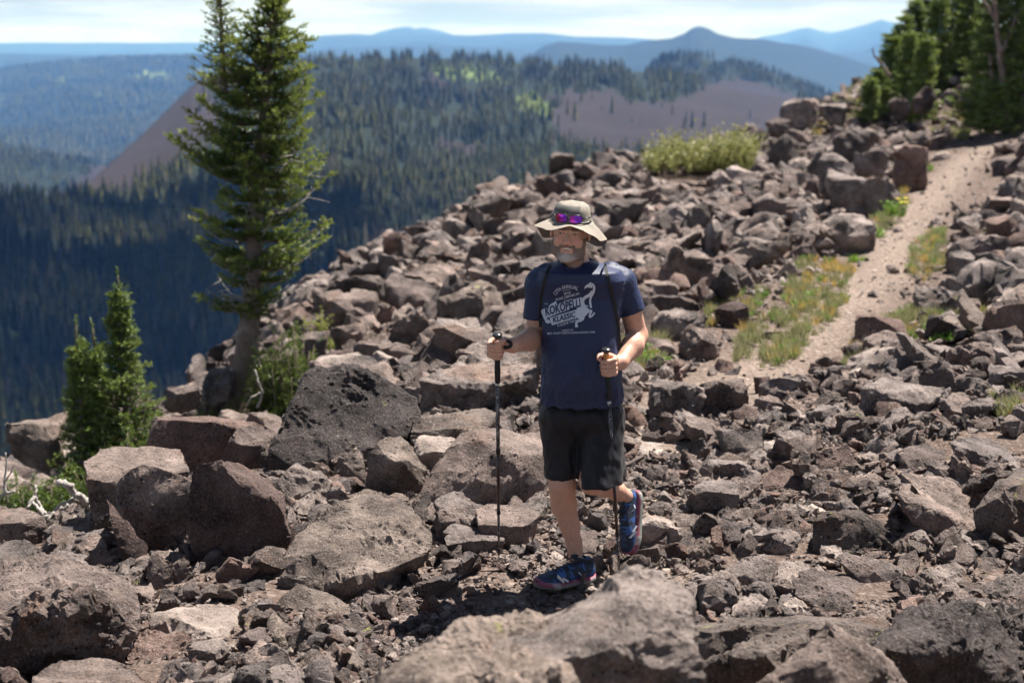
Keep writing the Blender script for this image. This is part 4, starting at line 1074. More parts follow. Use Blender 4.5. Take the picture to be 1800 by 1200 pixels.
def conifer(name, base, axis_fn, H, prof_fn, seed, tuft=.085, nK=14, nl=.03, nw=.005, whorl=.06, per=6, up=.25, trunk_r=.1,
            mat=NEEDLE, dead_fn=None, tuft_gap=.07, h0=.1, bare=0, bright=0.0, side_len=.34):
    """tapered trunk, limbs in whorls, each limb carrying a flat spray of needle tufts.
    axis_fn(h)-> offset of the stem at height h; prof_fn(h, az)-> limb length"""
    rng = np.random.RandomState(seed)
    wood = Geo(); nd = Geo(); dead = Geo()
    hs = np.linspace(0, H, 26)
    pts = np.array([axis_fn(h) + np.array([0, 0, h]) for h in hs])
    rad = trunk_r * (1 - hs / H) ** .8 * (1 + .9 * np.exp(-hs / (H * .035))) + .006
    wood.tube(pts, rad, 12, wob=.05, rng=rng)
    TB, TA, TL, TS = [], [], [], []
    h = h0
    while h < H - .03:
        k = per if h < H * .9 else max(3, per - 2)
        a0 = rng.uniform(0, 2 * PI)
        for j in range(k):
            az = a0 + j * 2 * PI / k + rng.normal(0, .25)
            hh = h + rng.normal(0, whorl * .28)
            if hh < 0 or hh > H: continue
            L = prof_fn(hh, az) * rng.uniform(.60, 1.10)
            if L < .03: continue
            out = np.array([math.sin(az), math.cos(az), 0])       # az 0 = away from the camera
            o = axis_fn(hh) + np.array([0, 0, hh])
            m = 7
            s = np.linspace(0, 1, m)
            droop = -.14 * L * np.sin(s * PI * .9) + up * L * s ** 2.2 + .22 * L * (hh / H) ** 2 * s
            bend = rng.normal(0, .08) * L * s ** 2
            sidev = np.cross(out, [0, 0, 1])
            bp = o[None] + out[None] * (s * L)[:, None] + np.array([0, 0, 1])[None] * droop[:, None] + sidev[None] * bend[:, None]
            is_dead = dead_fn is not None and rng.rand() < dead_fn(hh, az)
            (dead if is_dead else wood).tube(bp, np.linspace(.011, .003, m) * (.5 + L), 4)
            if is_dead:
                for q in range(rng.randint(3, 7)):
                    u = rng.uniform(.3, .95); b0 = bp[0] + (bp[-1] - bp[0]) * u; b0[2] = np.interp(u, s, bp[:, 2])
                    dv = out * rng.uniform(.1, .6) + sidev * rng.choice([-1, 1]) * rng.uniform(.4, 1) + np.array([0, 0, rng.uniform(-.5, .2)])
                    l = L * rng.uniform(.15, .4)
                    dead.tube(np.array([b0, b0 + dv * l * .5 + rng.normal(0, .01, 3), b0 + dv * l]), [.004, .003, .0015], 3)
                if rng.rand() < .75: continue
            # tufts on the limb and on its side twigs
            n = max(2, int(L * .8 / tuft_gap))
            for q in range(n):
                u = .18 + .82 * (q + rng.rand() * .6) / n
                b0 = np.array([np.interp(u, s, bp[:, c]) for c in range(3)])
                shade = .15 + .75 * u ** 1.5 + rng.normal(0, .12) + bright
                if u > .86 or q == n - 1:
                    TB.append(b0); TA.append(out + np.array([0, 0, .45])); TL.append(tuft * 1.15); TS.append(shade + .2)
                tl = side_len * L * (1.08 - u) + .02
                for sg in (-1, 1):
                    if rng.rand() < .12: continue
                    m2 = max(1, int(tl / (tuft * .75)))
                    dv = out * .75 + sidev * sg * rng.uniform(.6, 1.0) + np.array([0, 0, rng.uniform(-.1, .35)])
                    dv /= np.linalg.norm(dv)
                    for e in range(m2):
                        TB.append(b0 + dv * tl * e / m2); TA.append(dv + rng.normal(0, .18, 3) + np.array([0, 0, .2])); TL.append(tuft * rng.uniform(.75, 1.2))
                        TS.append(shade + .12 * e / m2)
                if rng.rand() < .5:
                    TB.append(b0); TA.append(out * .5 + np.array([0, 0, 1]) + rng.normal(0, .2, 3)); TL.append(tuft * .8); TS.append(shade + .1)
        h += whorl * rng.uniform(.8, 1.25) * (1.0 if h < H * .6 else .8)
    # leader
    for e in range(6):
        TB.append(axis_fn(H) + np.array([0, 0, H - .04 * e])); TA.append(np.array([rng.normal(0, .15), rng.normal(0, .15), 1])); TL.append(tuft); TS.append(.6)
    TB = np.array(TB); TA = np.array(TA); TA /= np.linalg.norm(TA, axis=1)[:, None]; TL = np.array(TL); TS = np.array(TS)
    needles(nd, TB, TA, TL, nK, nl, nw, rng, TS)
    return wood, nd, dead, (TB, TS)

def place_conifer(name, loc, parts, label, cat='tree', group=None, mat=NEEDLE, crown='crown'):
    wood, nd, dead, _ = parts
    r = empty(name, loc); tag(r, label, cat, group)
    link('trunk', wood.mesh('trunk'), BARK, r)
    link(crown, nd.mesh(crown, smooth=False), mat, r)
    if dead.v: link('dead_branches', dead.mesh('dead_branches'), DEADWOOD, r)
    return r


# ---- the tall fir
D0 = 14.0
PXM = FOC / D0 * .985
b = P(417, 716, D0); zb = min(gz(b[0], D0), b[2] + .05); BASE = np.array([b[0], D0, zb])
def rowh(py): return P(440, py, D0)[2] - zb
def colx(px, py): return P(px, py, D0)[0] - BASE[0]
_ax = [(716, 417), (640, 428), (560, 440), (480, 444), (400, 446), (300, 456), (200, 466), (100, 474), (0, 482), (-60, 486)]
_axh = np.array([rowh(a) for a, _ in _ax]); _axx = np.array([colx(c, a) for a, c in _ax])
def fir_axis(h): return np.array([np.interp(h, _axh, _axx), .05 * math.sin(h * 1.3), 0])
_pf = [(-60, 4, 4), (-12, 6, 8), (20, 26, 30), (50, 55, 48), (100, 80, 72), (150, 95, 80), (172, 128, 84), (190, 105, 92), (215, 132, 84), (250, 128, 96), (290, 146, 112), (318, 85, 118), (345, 70, 124), (375, 85, 118),
       (400, 122, 100), (430, 90, 128), (455, 84, 134), (480, 80, 118), (505, 92, 96), (525, 100, 60), (545, 88, 50), (556, 10, 30), (570, 0, 0), (716, 0, 0)]
_ph = np.array([rowh(a) for a, _, _ in _pf])[::-1]
_pl = np.array([l for _, l, _ in _pf])[::-1] / PXM; _pr = np.array([r_ for _, _, r_ in _pf])[::-1] / PXM
def fir_prof(h, az):
    l, r_ = np.interp(h, _ph, _pl), np.interp(h, _ph, _pr)
    s = math.sin(az); w = .5 + .5 * s
    return (l * (1 - w) + r_ * w) * (.72 + .28 * abs(s))
def fir_dead(h, az):
    d = 0.05
    if rowh(560) < h < rowh(470): d = .55
    elif rowh(470) < h < rowh(250): d = .20
    return d
Htop = rowh(-16)
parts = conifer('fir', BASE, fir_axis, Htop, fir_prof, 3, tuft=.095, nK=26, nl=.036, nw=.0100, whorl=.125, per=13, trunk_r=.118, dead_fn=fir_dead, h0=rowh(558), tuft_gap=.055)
wood, nd, dead, (TB, TS) = parts
# second leader splitting off at the upper left, and the rusty dead leader beside it
rs = np.random.RandomState(9)
w2 = conifer('fir', BASE, lambda h: np.array([-.03 + .0 * h, 0, 0]), 1.0, lambda h, az: (.36 - .30 * h) , 5, tuft=.075, nK=18, nl=.026, nw=.006, whorl=.06, per=5, trunk_r=.03)
off = fir_axis(rowh(165)) + np.array([colx(408, 20) - fir_axis(rowh(20))[0], 0, rowh(165)]) + np.array([.02, 0, 0])
for g, src in ((wood, w2[0]), (nd, w2[1])):
    g.add(np.concatenate(src.v) + off, np.concatenate(src.f), np.concatenate(src.a))
nb = 90
th = rs.uniform(0, 2 * PI, nb); hh = rs.uniform(rowh(62), Htop - .02, nb); rr_ = rs.uniform(.0, .13, nb) * (1.1 - (hh - rowh(62)) / (Htop - rowh(62)) * .7)
bb = np.stack([np.sin(th) * rr_, np.cos(th) * rr_, hh], 1) + np.array([fir_axis(x)[0] for x in hh])[:, None] * np.array([1, 0, 0])
aa = np.stack([np.sin(th), np.cos(th), np.full(nb, .8)], 1); aa /= np.linalg.norm(aa, axis=1)[:, None]
needles(nd, bb, aa, np.full(nb, .08), 24, .03, .007, rs, np.full(nb, 6.0))
# roots flaring at the foot
for k in range(6):
    a_ = rs.uniform(0, 2 * PI); d_ = np.array([math.sin(a_), math.cos(a_), 0])
    wood.tube(np.array([[0, 0, .28], d_ * .10 + [0, 0, .12], d_ * .22 + [0, 0, .02], d_ * .42 + [0, 0, -.1]]), [.05, .055, .045, .02], 7)
fir = place_conifer('fir_tree', tuple(BASE), parts, 'tall lone fir with a leaning grey trunk, dead lower twigs and a rusty brown top', 'tree')
# low boughs sprouting at its foot, to the right of the trunk
def bush(name, cpx, cpy, D, wpx, hpx, seed, label, mat=NEEDLE, n=420, cat='shrub', tuft=.085, shade=.35, deep=.8):
    rg = np.random.RandomState(seed)
    c = P(cpx, cpy, D); m = FOC / D; W = wpx / m / 2; Hh = hpx / m
    g0 = gz(c[0], D); root = np.array([c[0], D, min(g0, c[2] - Hh / 2) ])
    topz = c[2] + Hh / 2 - root[2]
    wd, nn = Geo(), Geo()
    B, A, Lh, S = [], [], [], []
    for k in range(max(14, n // 14)):
        a_ = rg.uniform(0, 2 * PI); rr = math.sqrt(rg.rand()); top = np.array([math.sin(a_) * rr * W, math.cos(a_) * rr * W * deep, topz * rg.uniform(.35, 1.0) * (1 - .45 * rr * rr)])
        st = np.array([top[0] * .35, top[1] * .35, 0])
        mid = (st + top) / 2 + np.array([top[0] * .12, top[1] * .12, -.02])
        wd.tube(np.array([st, mid, top]), [.009, .006, .003], 4)
        for q in range(14):
            u = rg.uniform(.25, 1); p_ = (1 - u) ** 2 * st + 2 * u * (1 - u) * mid + u * u * top
            d_ = top - st; d_ = d_ / (np.linalg.norm(d_) + 1e-6) + rg.normal(0, .6, 3); d_[2] = abs(d_[2]) * .6 + .1
            B.append(p_ + rg.normal(0, .02, 3)); A.append(d_ / np.linalg.norm(d_)); Lh.append(tuft * rg.uniform(.7, 1.25)); S.append(shade + .6 * (u - .5) + rg.normal(0, .2))
    needles(nn, np.array(B), np.array(A), np.array(Lh), 20, .032, .0075, rg, np.array(S))
    r = empty(name, tuple(root)); tag(r, label, cat)
    link('stems', wd.mesh('stems'), BARK, r); link('needles', nn.mesh('needles', smooth=False), mat, r)
    return r
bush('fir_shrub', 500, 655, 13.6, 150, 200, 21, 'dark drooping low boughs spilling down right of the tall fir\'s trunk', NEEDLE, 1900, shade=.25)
bush('fir_shrub', 478, 710, 13.5, 110, 66, 22, 'bright green low fir growth at the foot of the tall fir', NEEDLE_Y, 420, shade=.55)
bush('fir_shrub', 378, 700, 13.7, 76, 50, 23, 'small dark fir growth left of the foot of the tall fir', NEEDLE, 260, shade=.3)
bush('fir_shrub', 556, 570, 15.0, 66, 62, 24, 'small yellow-green growth on the rim between the tall fir and the peaked block', needle_mat('yellow_needles', (.10, .12, .03), (.22, .26, .06), (.38, .38, .12)), 200, shade=.6)

# ---- young firs on the left
def sapling(name, px, ptop, pbase, D, halfpx, seed, label, lean=0.0, bright=0.0, tuft=.068):
    x, y, z = P(px, pbase, D); z = min(z, gz(x, y) + .03)
    H_ = P(px, ptop, D)[2] - z; hw = halfpx / (FOC / D)
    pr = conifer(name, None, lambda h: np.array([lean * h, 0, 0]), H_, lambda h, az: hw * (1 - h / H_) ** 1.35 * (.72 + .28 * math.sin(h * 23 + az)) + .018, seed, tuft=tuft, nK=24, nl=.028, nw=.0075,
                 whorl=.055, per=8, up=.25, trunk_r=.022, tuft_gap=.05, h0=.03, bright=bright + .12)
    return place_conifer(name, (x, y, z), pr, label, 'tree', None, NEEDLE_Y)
sapling('young_fir', 225, 484, 812, 11.3, 155, 31, 'largest of the three young firs at the left, its spire standing clear of the others', bright=.0)
sapling('young_fir', 150, 568, 840, 11.1, 88, 32, 'leftmost slender young fir with yellow-green tips', bright=.15)
sapling('young_fir', 178, 575, 830, 11.5, 76, 33, 'thin young fir squeezed between the leftmost one and the largest one', bright=.1)
bush('fir_shrub', 205, 790, 10.9, 190, 90, 34, 'dark skirt of low fir branches under the young firs', NEEDLE, 700, shade=.2)
bush('fir_shrub', 60, 862, 9.6, 165, 75, 35, 'low green juniper mat behind the weathered roots', NEEDLE_Y, 600, shade=.4)
bush('fir_shrub', 150, 835, 9.9, 90, 60, 36, 'small green clump between the juniper mat and the flat-topped slab', NEEDLE_Y, 300, shade=.3)

# ---- weathered roots and twigs
def sticks(name, D, lines, label, cat, mat=DEADWOOD, base=None):
    pts_all = np.array([P(px, py, D + dd) for ln, _ in lines for px, py, dd in ln])
    o = pts_all.mean(0); o[2] = pts_all[:, 2].min()
    g = Geo(); rg = np.random.RandomState(len(lines))
    for ln, (r0, r1) in lines:
        p_ = np.array([P(px, py, D + dd) for px, py, dd in ln]) - o
        t_ = np.linspace(0, 1, len(p_)); tt = np.linspace(0, 1, len(p_) * 4)
        q = np.stack([np.interp(tt, t_, p_[:, c]) for c in range(3)], 1)
        q[1:-1] += rg.normal(0, r0 * .25, q[1:-1].shape)
        g.tube(q, np.linspace(r0, r1, len(q)), 7, wob=.1, rng=rg)
    ob = link(name, g.mesh(name), mat, loc=o)
    tag(ob, label, cat); return ob
sticks('dead_root', 8.5, [
 ([(160, 900, .1), (150, 885, .05), (135, 868, 0), (118, 852, -.02), (103, 843, 0)], (.030, .018)),
 ([(162, 895, .2), (140, 880, .1), (125, 880, 0), (100, 895, -.05), (80, 912, -.1)], (.020, .013)),
 ([(80, 905, 0), (70, 890, .05), (62, 872, .05), (64, 852, .08)], (.014, .008)),
 ([(62, 872, .05), (50, 888, .0), (44, 900, .0)], (.014, .010)),
 ([(82, 912, -.1), (72, 898, -.05), (58, 882, 0)], (.016, .008)),
 ([(150, 890, .1), (160, 900, .1), (158, 925, .15)], (.022, .016)),
 ([(110, 890, -.1), (100, 905, -.12), (92, 918, -.12), (108, 925, -.1), (120, 912, -.1)], (.011, .008)),
 ([(120, 885, -.1), (112, 900, -.12), (118, 915, -.12), (132, 908, -.1), (148, 905, 0)], (.011, .007)),
 ([(95, 900, -.1), (84, 915, -.14), (92, 930, -.12), (110, 928, -.1)], (.011, .008)),
], 'bleached tangle of dead roots left of the flat-topped slab', 'dead wood')
sticks('dead_stick', 9.0, [([(10, 870, 0), (8, 840, .03), (12, 815, .05), (10, 795, .06)], (.010, .004)), ([(9, 845, .02), (20, 830, 0), (24, 815, 0)], (.006, .003)), ([(-20, 880, 0), (10, 868, 0), (26, 862, 0)], (.014, .007))],
       'thin white dead stem standing by the juniper mat at the left edge', 'dead wood')
sticks('dead_branch', 13.2, [([(452, 716, 0), (462, 690, 0), (454, 670, -.05), (448, 650, 0)], (.014, .007)), ([(458, 690, 0), (440, 700, -.05), (432, 715, -.05)], (.009, .005))],
       'forked bleached branch stub at the right foot of the tall fir\'s trunk', 'dead wood')
sticks('twig', 6.5, [([(808, 1031, 0), (825, 1024, 0), (842, 1016, .0), (858, 1010, .02)], (.0045, .002))], 'short dark twig lying on the pale flat stone', 'twig', BARK)
# ---- conifer grove on the right skyline (variants shared by copies)
def grove_parts(seed, H_, hw, tr):
    return conifer('c', None, lambda h: np.array([.03 * math.sin(h * .8 + seed), 0, 0]), H_, lambda h, az: hw * (1 - h / H_) ** .7 * (.72 + .28 * math.sin(h * 5 + az * 2 + seed)) + .08,
                   seed, tuft=.20, nK=24, nl=.080, nw=.026, whorl=.17, per=8, trunk_r=tr * .7, tuft_gap=.14, h0=.15, dead_fn=lambda h, az: .08, bright=.30)
GV = [grove_parts(51, 4.6, .95, .09), grove_parts(52, 3.6, .8, .07), grove_parts(53, 2.4, .62, .05)]
GM = [[p_[0].mesh('trunk'), p_[1].mesh('crown', smooth=False), p_[2].mesh('dead_branches')] for p_ in GV]
for ms in GM:
    ms[0].materials.append(BARK); ms[1].materials.append(NEEDLE_Y); ms[2].materials.append(DEADWOOD)
GROVE = [ # px of stem, row of base, distance, row of top, variant, label
 (1545, 168, 38.5, 122, 2, 'tiny fir at the far left end of the conifer grove'),
 (1528, 190, 37.5, 140, 2, 'small yellow-green fir standing alone left of the conifer grove'),
 (1565, 150, 39, 64, 2, 'short spired fir, second from the left end of the conifer grove'),
 (1583, 148, 39.5, 32, 1, 'thin fir whose spire stands free against the sky, left part of the grove'),
 (1603, 142, 40, 3, 0, 'tall fir with a ragged layered spire, first to nearly reach the top edge'),
 (1625, 135, 40.5, -30, 0, 'dense fir right of the one with the ragged layered spire'),
 (1598, 150, 38, 60, 1, 'bushy fir low in front of the ragged spired one'),
 (1645, 128, 39.5, -10, 1, 'fir standing above the leaning reddish boulder'),
 (1668, 125, 41, -60, 0, 'dark fir cut by the top edge, above the rocky gap in the grove'),
 (1700, 128, 40, -50, 0, 'fir cut by the top edge over the block of rock in the grove gap'),
 (1622, 148, 37, 70, 2, 'low round fir among the rocks at the foot of the grove'),
 (1722, 190, 35, 10, 1, 'dark fir directly right of the rocky gap in the grove'),
 (1740, 205, 34, -80, 0, 'tall dark fir just left of the bare leaning trunks'),
 (1772, 208, 33.5, -80, 0, 'fir between the bare leaning trunks and the right edge'),
 (1798, 214, 33, -60, 1, 'half-visible fir at the right edge of the grove'),
 (1830, 212, 34, -90, 0, 'fir mostly beyond the right edge of the picture'),
 (1745, 222, 32.5, 150, 2, 'knee-high bright green fir in front of the grove by the trail'),
 (1690, 105, 43, -60, 0, 'shadowy fir in the back row of the grove'),
]
rg = np.random.RandomState(77)
for px, pb, D, pt, v, lab in GROVE:
    x, y, z = P(px, pb, D); z = min(z, gz(x, y) + .1)
    Ht = P(px, pt, D)[2] - z; H0 = (4.6, 3.6, 2.4)[v]
    r = empty('fir_tree', (x, y, z), rg.uniform(0, 6.28)); tag(r, lab, 'tree', 'conifers of the grove on the right skyline')
    sc = Ht / H0; wd = rg.uniform(.95, 1.2) * min(1.5, max(.8, sc)); r.scale = (wd, wd, sc)
    for nm, m_ in zip(('trunk', 'crown', 'dead_branches'), GM[v]): link(nm, m_, None, r)
sticks('dead_tree', 33.0, [([(1768, 215, 0), (1763, 150, .1), (1757, 90, 0), (1750, 30, 0), (1745, -40, 0)], (.09, .04)), ([(1758, 95, 0), (1775, 60, .1), (1790, 20, 0)], (.06, .03)), ([(1752, 40, 0), (1735, 10, 0), (1722, -10, 0)], (.05, .02))],
       'tall bare grey trunk leaning in front of the conifer grove', 'tree', BARK)
sticks('dead_tree', 33.4, [([(1790, 205, 0), (1772, 165, .1), (1745, 130, 0), (1738, 95, 0)], (.10, .04)), ([(1748, 215, 0), (1744, 170, 0), (1742, 120, 0)], (.06, .03))],
       'short crooked dead trunk crossing behind the tall bare one', 'tree', BARK)
sticks('dead_tree', 37.2, [([(1563, 135, 0), (1550, 112, 0), (1538, 100, 0), (1533, 84, 0)], (.05, .015))], 'thin broken snag leaning out left of the conifer grove', 'tree', BARK)

# ------------------------------------------------------------------ leafy plants, grass, flowers
def leaf_mat(name, a, b, c):
    t = NT(name); s = t.attr('shade')
    col = t.ramp(t.maprange(s, 0, 1), [(0, a), (.5, b), (1, c)])
    pr = t.n('ShaderNodeBsdfPrincipled', None, Base_Color=col, Roughness=.55)
    tr = t.n('ShaderNodeBsdfTranslucent', None, Color=col); mx = t.n('ShaderNodeMixShader', None, Fac=.4)
    t.t.links.new(pr.outputs[0], mx.inputs[1]); t.t.links.new(tr.outputs[0], mx.inputs[2])
    t.n('ShaderNodeOutputMaterial', None, Surface=mx.outputs[0]); return t.m
LEAF = leaf_mat('shrub_leaves', (.085, .105, .03), (.22, .235, .07), (.44, .41, .18))
GRASS = leaf_mat('grass_blades', (.10, .135, .045), (.24, .245, .11), (.42, .37, .22))
GOLD = leaf_mat('golden_grass', (.32, .24, .06), (.50, .34, .08), (.62, .47, .20))
GREEN = leaf_mat('green_leaves', (.06, .15, .02), (.14, .28, .03), (.30, .40, .08))

def blades(geo, c, n, h, spread, w, rg, leafy=0):
    a = rg.uniform(0, 2 * PI, n); r_ = spread * np.sqrt(rg.rand(n))
    b = c + np.stack([np.sin(a) * r_, np.cos(a) * r_, np.zeros(n)], 1)
    lean = rg.normal(0, .28, (n, 3)); lean[:, 2] = 1; lean /= np.linalg.norm(lean, axis=1)[:, None]
    hh = h * rg.uniform(.5, 1.1, n)[:, None]
    out = np.stack([np.sin(a), np.cos(a), np.zeros(n)], 1) * .35
    mid = b + lean * hh * .55; tip = b + lean * hh + out * hh * rg.uniform(.2, 1, (n, 1)) * .6
    sd = np.cross(lean, rg.normal(size=(n, 3))); sd /= np.linalg.norm(sd, axis=1)[:, None]
    v = np.stack([b - sd * w, b + sd * w, mid + sd * w * .8, mid - sd * w * .8, tip], 1).reshape(-1, 3)
    k = np.arange(n)[:, None] * 5
    f = np.concatenate([k + [0, 1, 2], k + [0, 2, 3], k + [3, 2, 4]])
    s0 = rg.rand(n)
    geo.add(v, f, np.repeat(s0, 5) * .8 + np.tile([0, 0, .1, .1, .25], n))
    if leafy:
        m = n * leafy; i = rg.randint(0, n, m); t_ = rg.uniform(.2, 1, (m, 1))
        p_ = b[i] * (1 - t_) + tip[i] * t_
        d = rg.normal(size=(m, 3)); d[:, 2] = np.abs(d[:, 2]) * .7; d /= np.linalg.norm(d, axis=1)[:, None]
        s2 = np.cross(d, rg.normal(size=(m, 3))); s2 /= np.linalg.norm(s2, axis=1)[:, None]
        l = (w * 9) * rg.uniform(.6, 1.2, (m, 1))
        v = np.stack([p_, p_ + d * l * .5 + s2 * l * .22, p_ + d * l, p_ + d * l * .5 - s2 * l * .22], 1).reshape(-1, 3)
        k = np.arange(m)[:, None] * 4
        geo.add(v, np.concatenate([k + [0, 1, 2], k + [0, 2, 3]]), np.repeat(rg.rand(m), 4))

# leafy shrub on the rim
g = Geo(); rg = np.random.RandomState(5)
cx, cy_, cz = P(1232, 318, 29.0)
root = np.array([cx, 29.0, gz(cx, 29.0)])
for k in range(150):
    u = rg.uniform(-1, 1); v_ = rg.uniform(-1, 1)
    px_ = 1232 + u * 88; hpx = 62 + 30 * (u + 1) / 2 * .5 + rg.uniform(-14, 16)
    base_row = 326 - (u + 1) * 20
    q = P(px_, base_row, 29.0 + v_ * .8)
    q[2] = gz(q[0], q[1]) + .15
    blades(g, q - root, 7, hpx / 86 * .88 * rg.uniform(.7, 1.2) * (1.0 if u > -.8 else .75), .10, .008, rg, leafy=9)
sh = link('shrub', g.mesh('shrub', smooth=False), LEAF, loc=root); tag(sh, 'wide leafy yellow-green shrub on the rim, between the hiker\'s hat and the trail', 'shrub')

def grass_sources(prefix, mat, n=6, h=.16, seed=0, w=.0035, nb=34, leafy=0, spread=.06):
    out = []
    for k in range(n):
        g_ = Geo(); rg_ = np.random.RandomState(seed + k)
        blades(g_, np.zeros(3), nb, h * rg_.uniform(.8, 1.25), spread, w, rg_, leafy)
        me_ = g_.mesh(prefix, smooth=False); me_.materials.append(mat); out.append(bpy.data.objects.new(prefix, me_))
    return out
gsrc = grass_sources('grass_clump', GRASS, 5, seed=10) + grass_sources('grass_clump', GOLD, 1, seed=20) + grass_sources('weed_clump', GREEN, 1, .10, 30, .004, 14, 5)
GPOLY = [([(1290, 640), (1300, 590), (1370, 545), (1420, 380), (1450, 462), (1505, 478), (1490, 540), (1430, 600), (1390, 640), (1340, 650)], 520),
         ([(1478, 660), (1500, 610), (1550, 570), (1600, 545), (1650, 545), (1650, 580), (1600, 600), (1560, 625), (1510, 655)], 380),
         ([(1560, 345), (1590, 335), (1600, 365), (1570, 400), (1545, 410), (1530, 385)], 90),
         ([(1360, 215), (1440, 200), (1560, 178), (1640, 180), (1720, 215), (1700, 250), (1630, 240), (1560, 222), (1500, 230), (1400, 245)], 800),
         ([(1600, 430), (1660, 405), (1670, 470), (1620, 500), (1595, 500)], 200),
         ([(1690, 500), (1740, 380), (1790, 500), (1770, 520), (1730, 560), (1680, 580)], 160),
         ([(1640, 560), (1720, 555), (1800, 545), (1800, 590), (1700, 600), (1640, 610)], 220),
         ([(1740, 700), (1800, 690), (1800, 740), (1750, 740)], 60),
         ([(0, 790), (60, 795), (110, 810), (60, 860), (0, 860)], 260),
         ([(440, 690), (520, 690), (520, 742), (460, 742)], 160),
         ([(1095, 610), (1170, 600), (1175, 640), (1110, 665)], 200),
         ([(730, 440), (830, 400), (880, 420), (800, 380), (740, 500)], 120),
         ([(1230, 540), (1310, 500), (1345, 520), (1320, 560), (1240, 580)], 160)]
Pg, Rg_, Sg, Ig = [], [], [], []
rg = np.random.RandomState(8)
for poly, n in GPOLY:
    xs = [a for a, _ in poly]; ys = [b_ for _, b_ in poly]; c = 0; tr = 0
    while c < n and tr < n * 6:
        tr += 1
        px_, py_ = rg.uniform(min(xs), max(xs)), rg.uniform(min(ys), max(ys))
        if not in_poly(np.array([px_]), np.array([py_]), poly)[0]: continue
        if rg.rand() > .10 + 1.7 * max(0, noise3(np.array([[px_ / 28, py_ / 14, 3.3]]))[0] + .25): continue
        # the ground under that spot
        b_ = (600 - py_) / FOC; yy = 10.0
        for it in range(14):
            q = P(px_, py_, yy); hgt = gz(q[0], q[1])
            yy += (q[2] - hgt) / max(.05, math.tan(PITCH + math.atan(-b_)) + .02) * .8
            yy = min(max(yy, 5.5), 46)
        q = P(px_, py_, yy); c += 1
        Pg.append((q[0], q[1], gz(q[0], q[1]) + .01)); Rg_.append((rg.normal(0, .15), rg.normal(0, .15), rg.uniform(0, 6.28)))
        Sg.append(rg.uniform(.30, .85) * (1 + max(0, yy - 16) / 26) * (1.0 if yy > 11 else .8)); k_ = rg.rand(); Ig.append(rg.randint(0, 5) if k_ < .78 else (5 if k_ < .88 else 6))
scatter('grass', Pg, Rg_, Sg, Ig, gsrc, 'thin dry green and yellow grass along the trail and between the rocks')

def tuft_thing(name, px, py, D, hpx, wpx, mat, label, cat, n=160, leafy=0, w=.004, seed=1, flowers=None):
    q = P(px, py, D); m = FOC / D; z0 = min(gz(q[0], q[1]) + .15, q[2]); rg_ = np.random.RandomState(seed)
    g_ = Geo(); blades(g_, np.zeros(3), n, hpx / m + max(0, q[2] - z0), wpx / m / 2, w, rg_, leafy)
    if flowers is None:
        return tag(link(name, g_.mesh(name, smooth=False), mat, loc=(q[0], q[1], z0)), label, cat)
    r = empty(name, (q[0], q[1], z0)); tag(r, label, cat)
    link('leaves', g_.mesh('leaves', smooth=False), mat, r)
    for k in range(flowers[1]):
        f_ = Geo(); c = np.array([rg_.uniform(-.5, .5) * wpx / m * .9, rg_.uniform(-.5, .2) * wpx / m, (hpx / m) * rg_.uniform(.7, 1.15)])
        np_ = 9; R_ = flowers[2]
        f_.tube(np.array([c * [.6, .6, 0], c * [1, 1, .6], c]), [.002, .002, .002], 4, a=0.0)
        for e in range(np_):
            a = e * 2 * PI / np_; d_ = np.array([math.cos(a), math.sin(a) * .8, .35]); s_ = np.array([-math.sin(a), math.cos(a), 0])
            f_.add([c, c + d_ * R_ * .6 + s_ * R_ * .22, c + d_ * R_, c + d_ * R_ * .6 - s_ * R_ * .22], [[0, 1, 2], [0, 2, 3]], 1.0)
        link('flower', f_.mesh('flower', smooth=False), flowers[0], r)
    return r
WHITE = leaf_mat('white_petals', (.5, .5, .42), (.65, .65, .6), (.78, .77, .74)); YEL = leaf_mat('yellow_petals', (.4, .4, .05), (.6, .5, .04), (.75, .58, .03))
tuft_thing('grass_tuft', 1468, 488, 16.4, 34, 66, GOLD, 'golden dry grass tuft beside the left border of the trail', 'grass tuft', 420, seed=3)
tuft_thing('grass_tuft', 1508, 463, 17.3, 18, 36, GREEN, 'small round green tuft right of the golden one', 'grass tuft', 160, seed=4)
tuft_thing('flowering_plant', 1318, 545, 14.6, 34, 44, GREEN, 'green plant with white flowers between the boulders left of the trail', 'plant', 40, 8, seed=5, flowers=(WHITE, 9, .035))
tuft_thing('flowering_plant', 1574, 380, 20.5, 30, 34, GREEN, 'green plant with yellow flowers at the foot of the largest trail boulder', 'plant', 40, 8, .005, 6, (YEL, 5, .05))
tuft_thing('leafy_weed', 1542, 420, 19.4, 24, 26, GREEN, 'small bright green weed between the trail and the wide domed boulder', 'plant', 30, 8, .005, 7)
tuft_thing('leafy_weed', 1652, 604, 11.9, 20, 34, GREEN, 'bright green weed left of the egg-shaped boulder', 'plant', 34, 8, .004, 8)
tuft_thing('flowering_plant', 1380, 595, 13.4, 22, 26, GRASS, 'small plant with white flowers in the grass left of the trail', 'plant', 26, 6, .004, 9, (WHITE, 5, .025))
tuft_thing('leafy_weed', 1125, 655, 11.6, 50, 62, GREEN, 'leafy green weeds right of the hiker\'s forearm', 'plant', 60, 8, .004, 10)
tuft_thing('grass_tuft', 1782, 735, 9.6, 34, 44, GOLD, 'yellowing tuft at the right edge above the rubble mound', 'grass tuft', 200, seed=12)

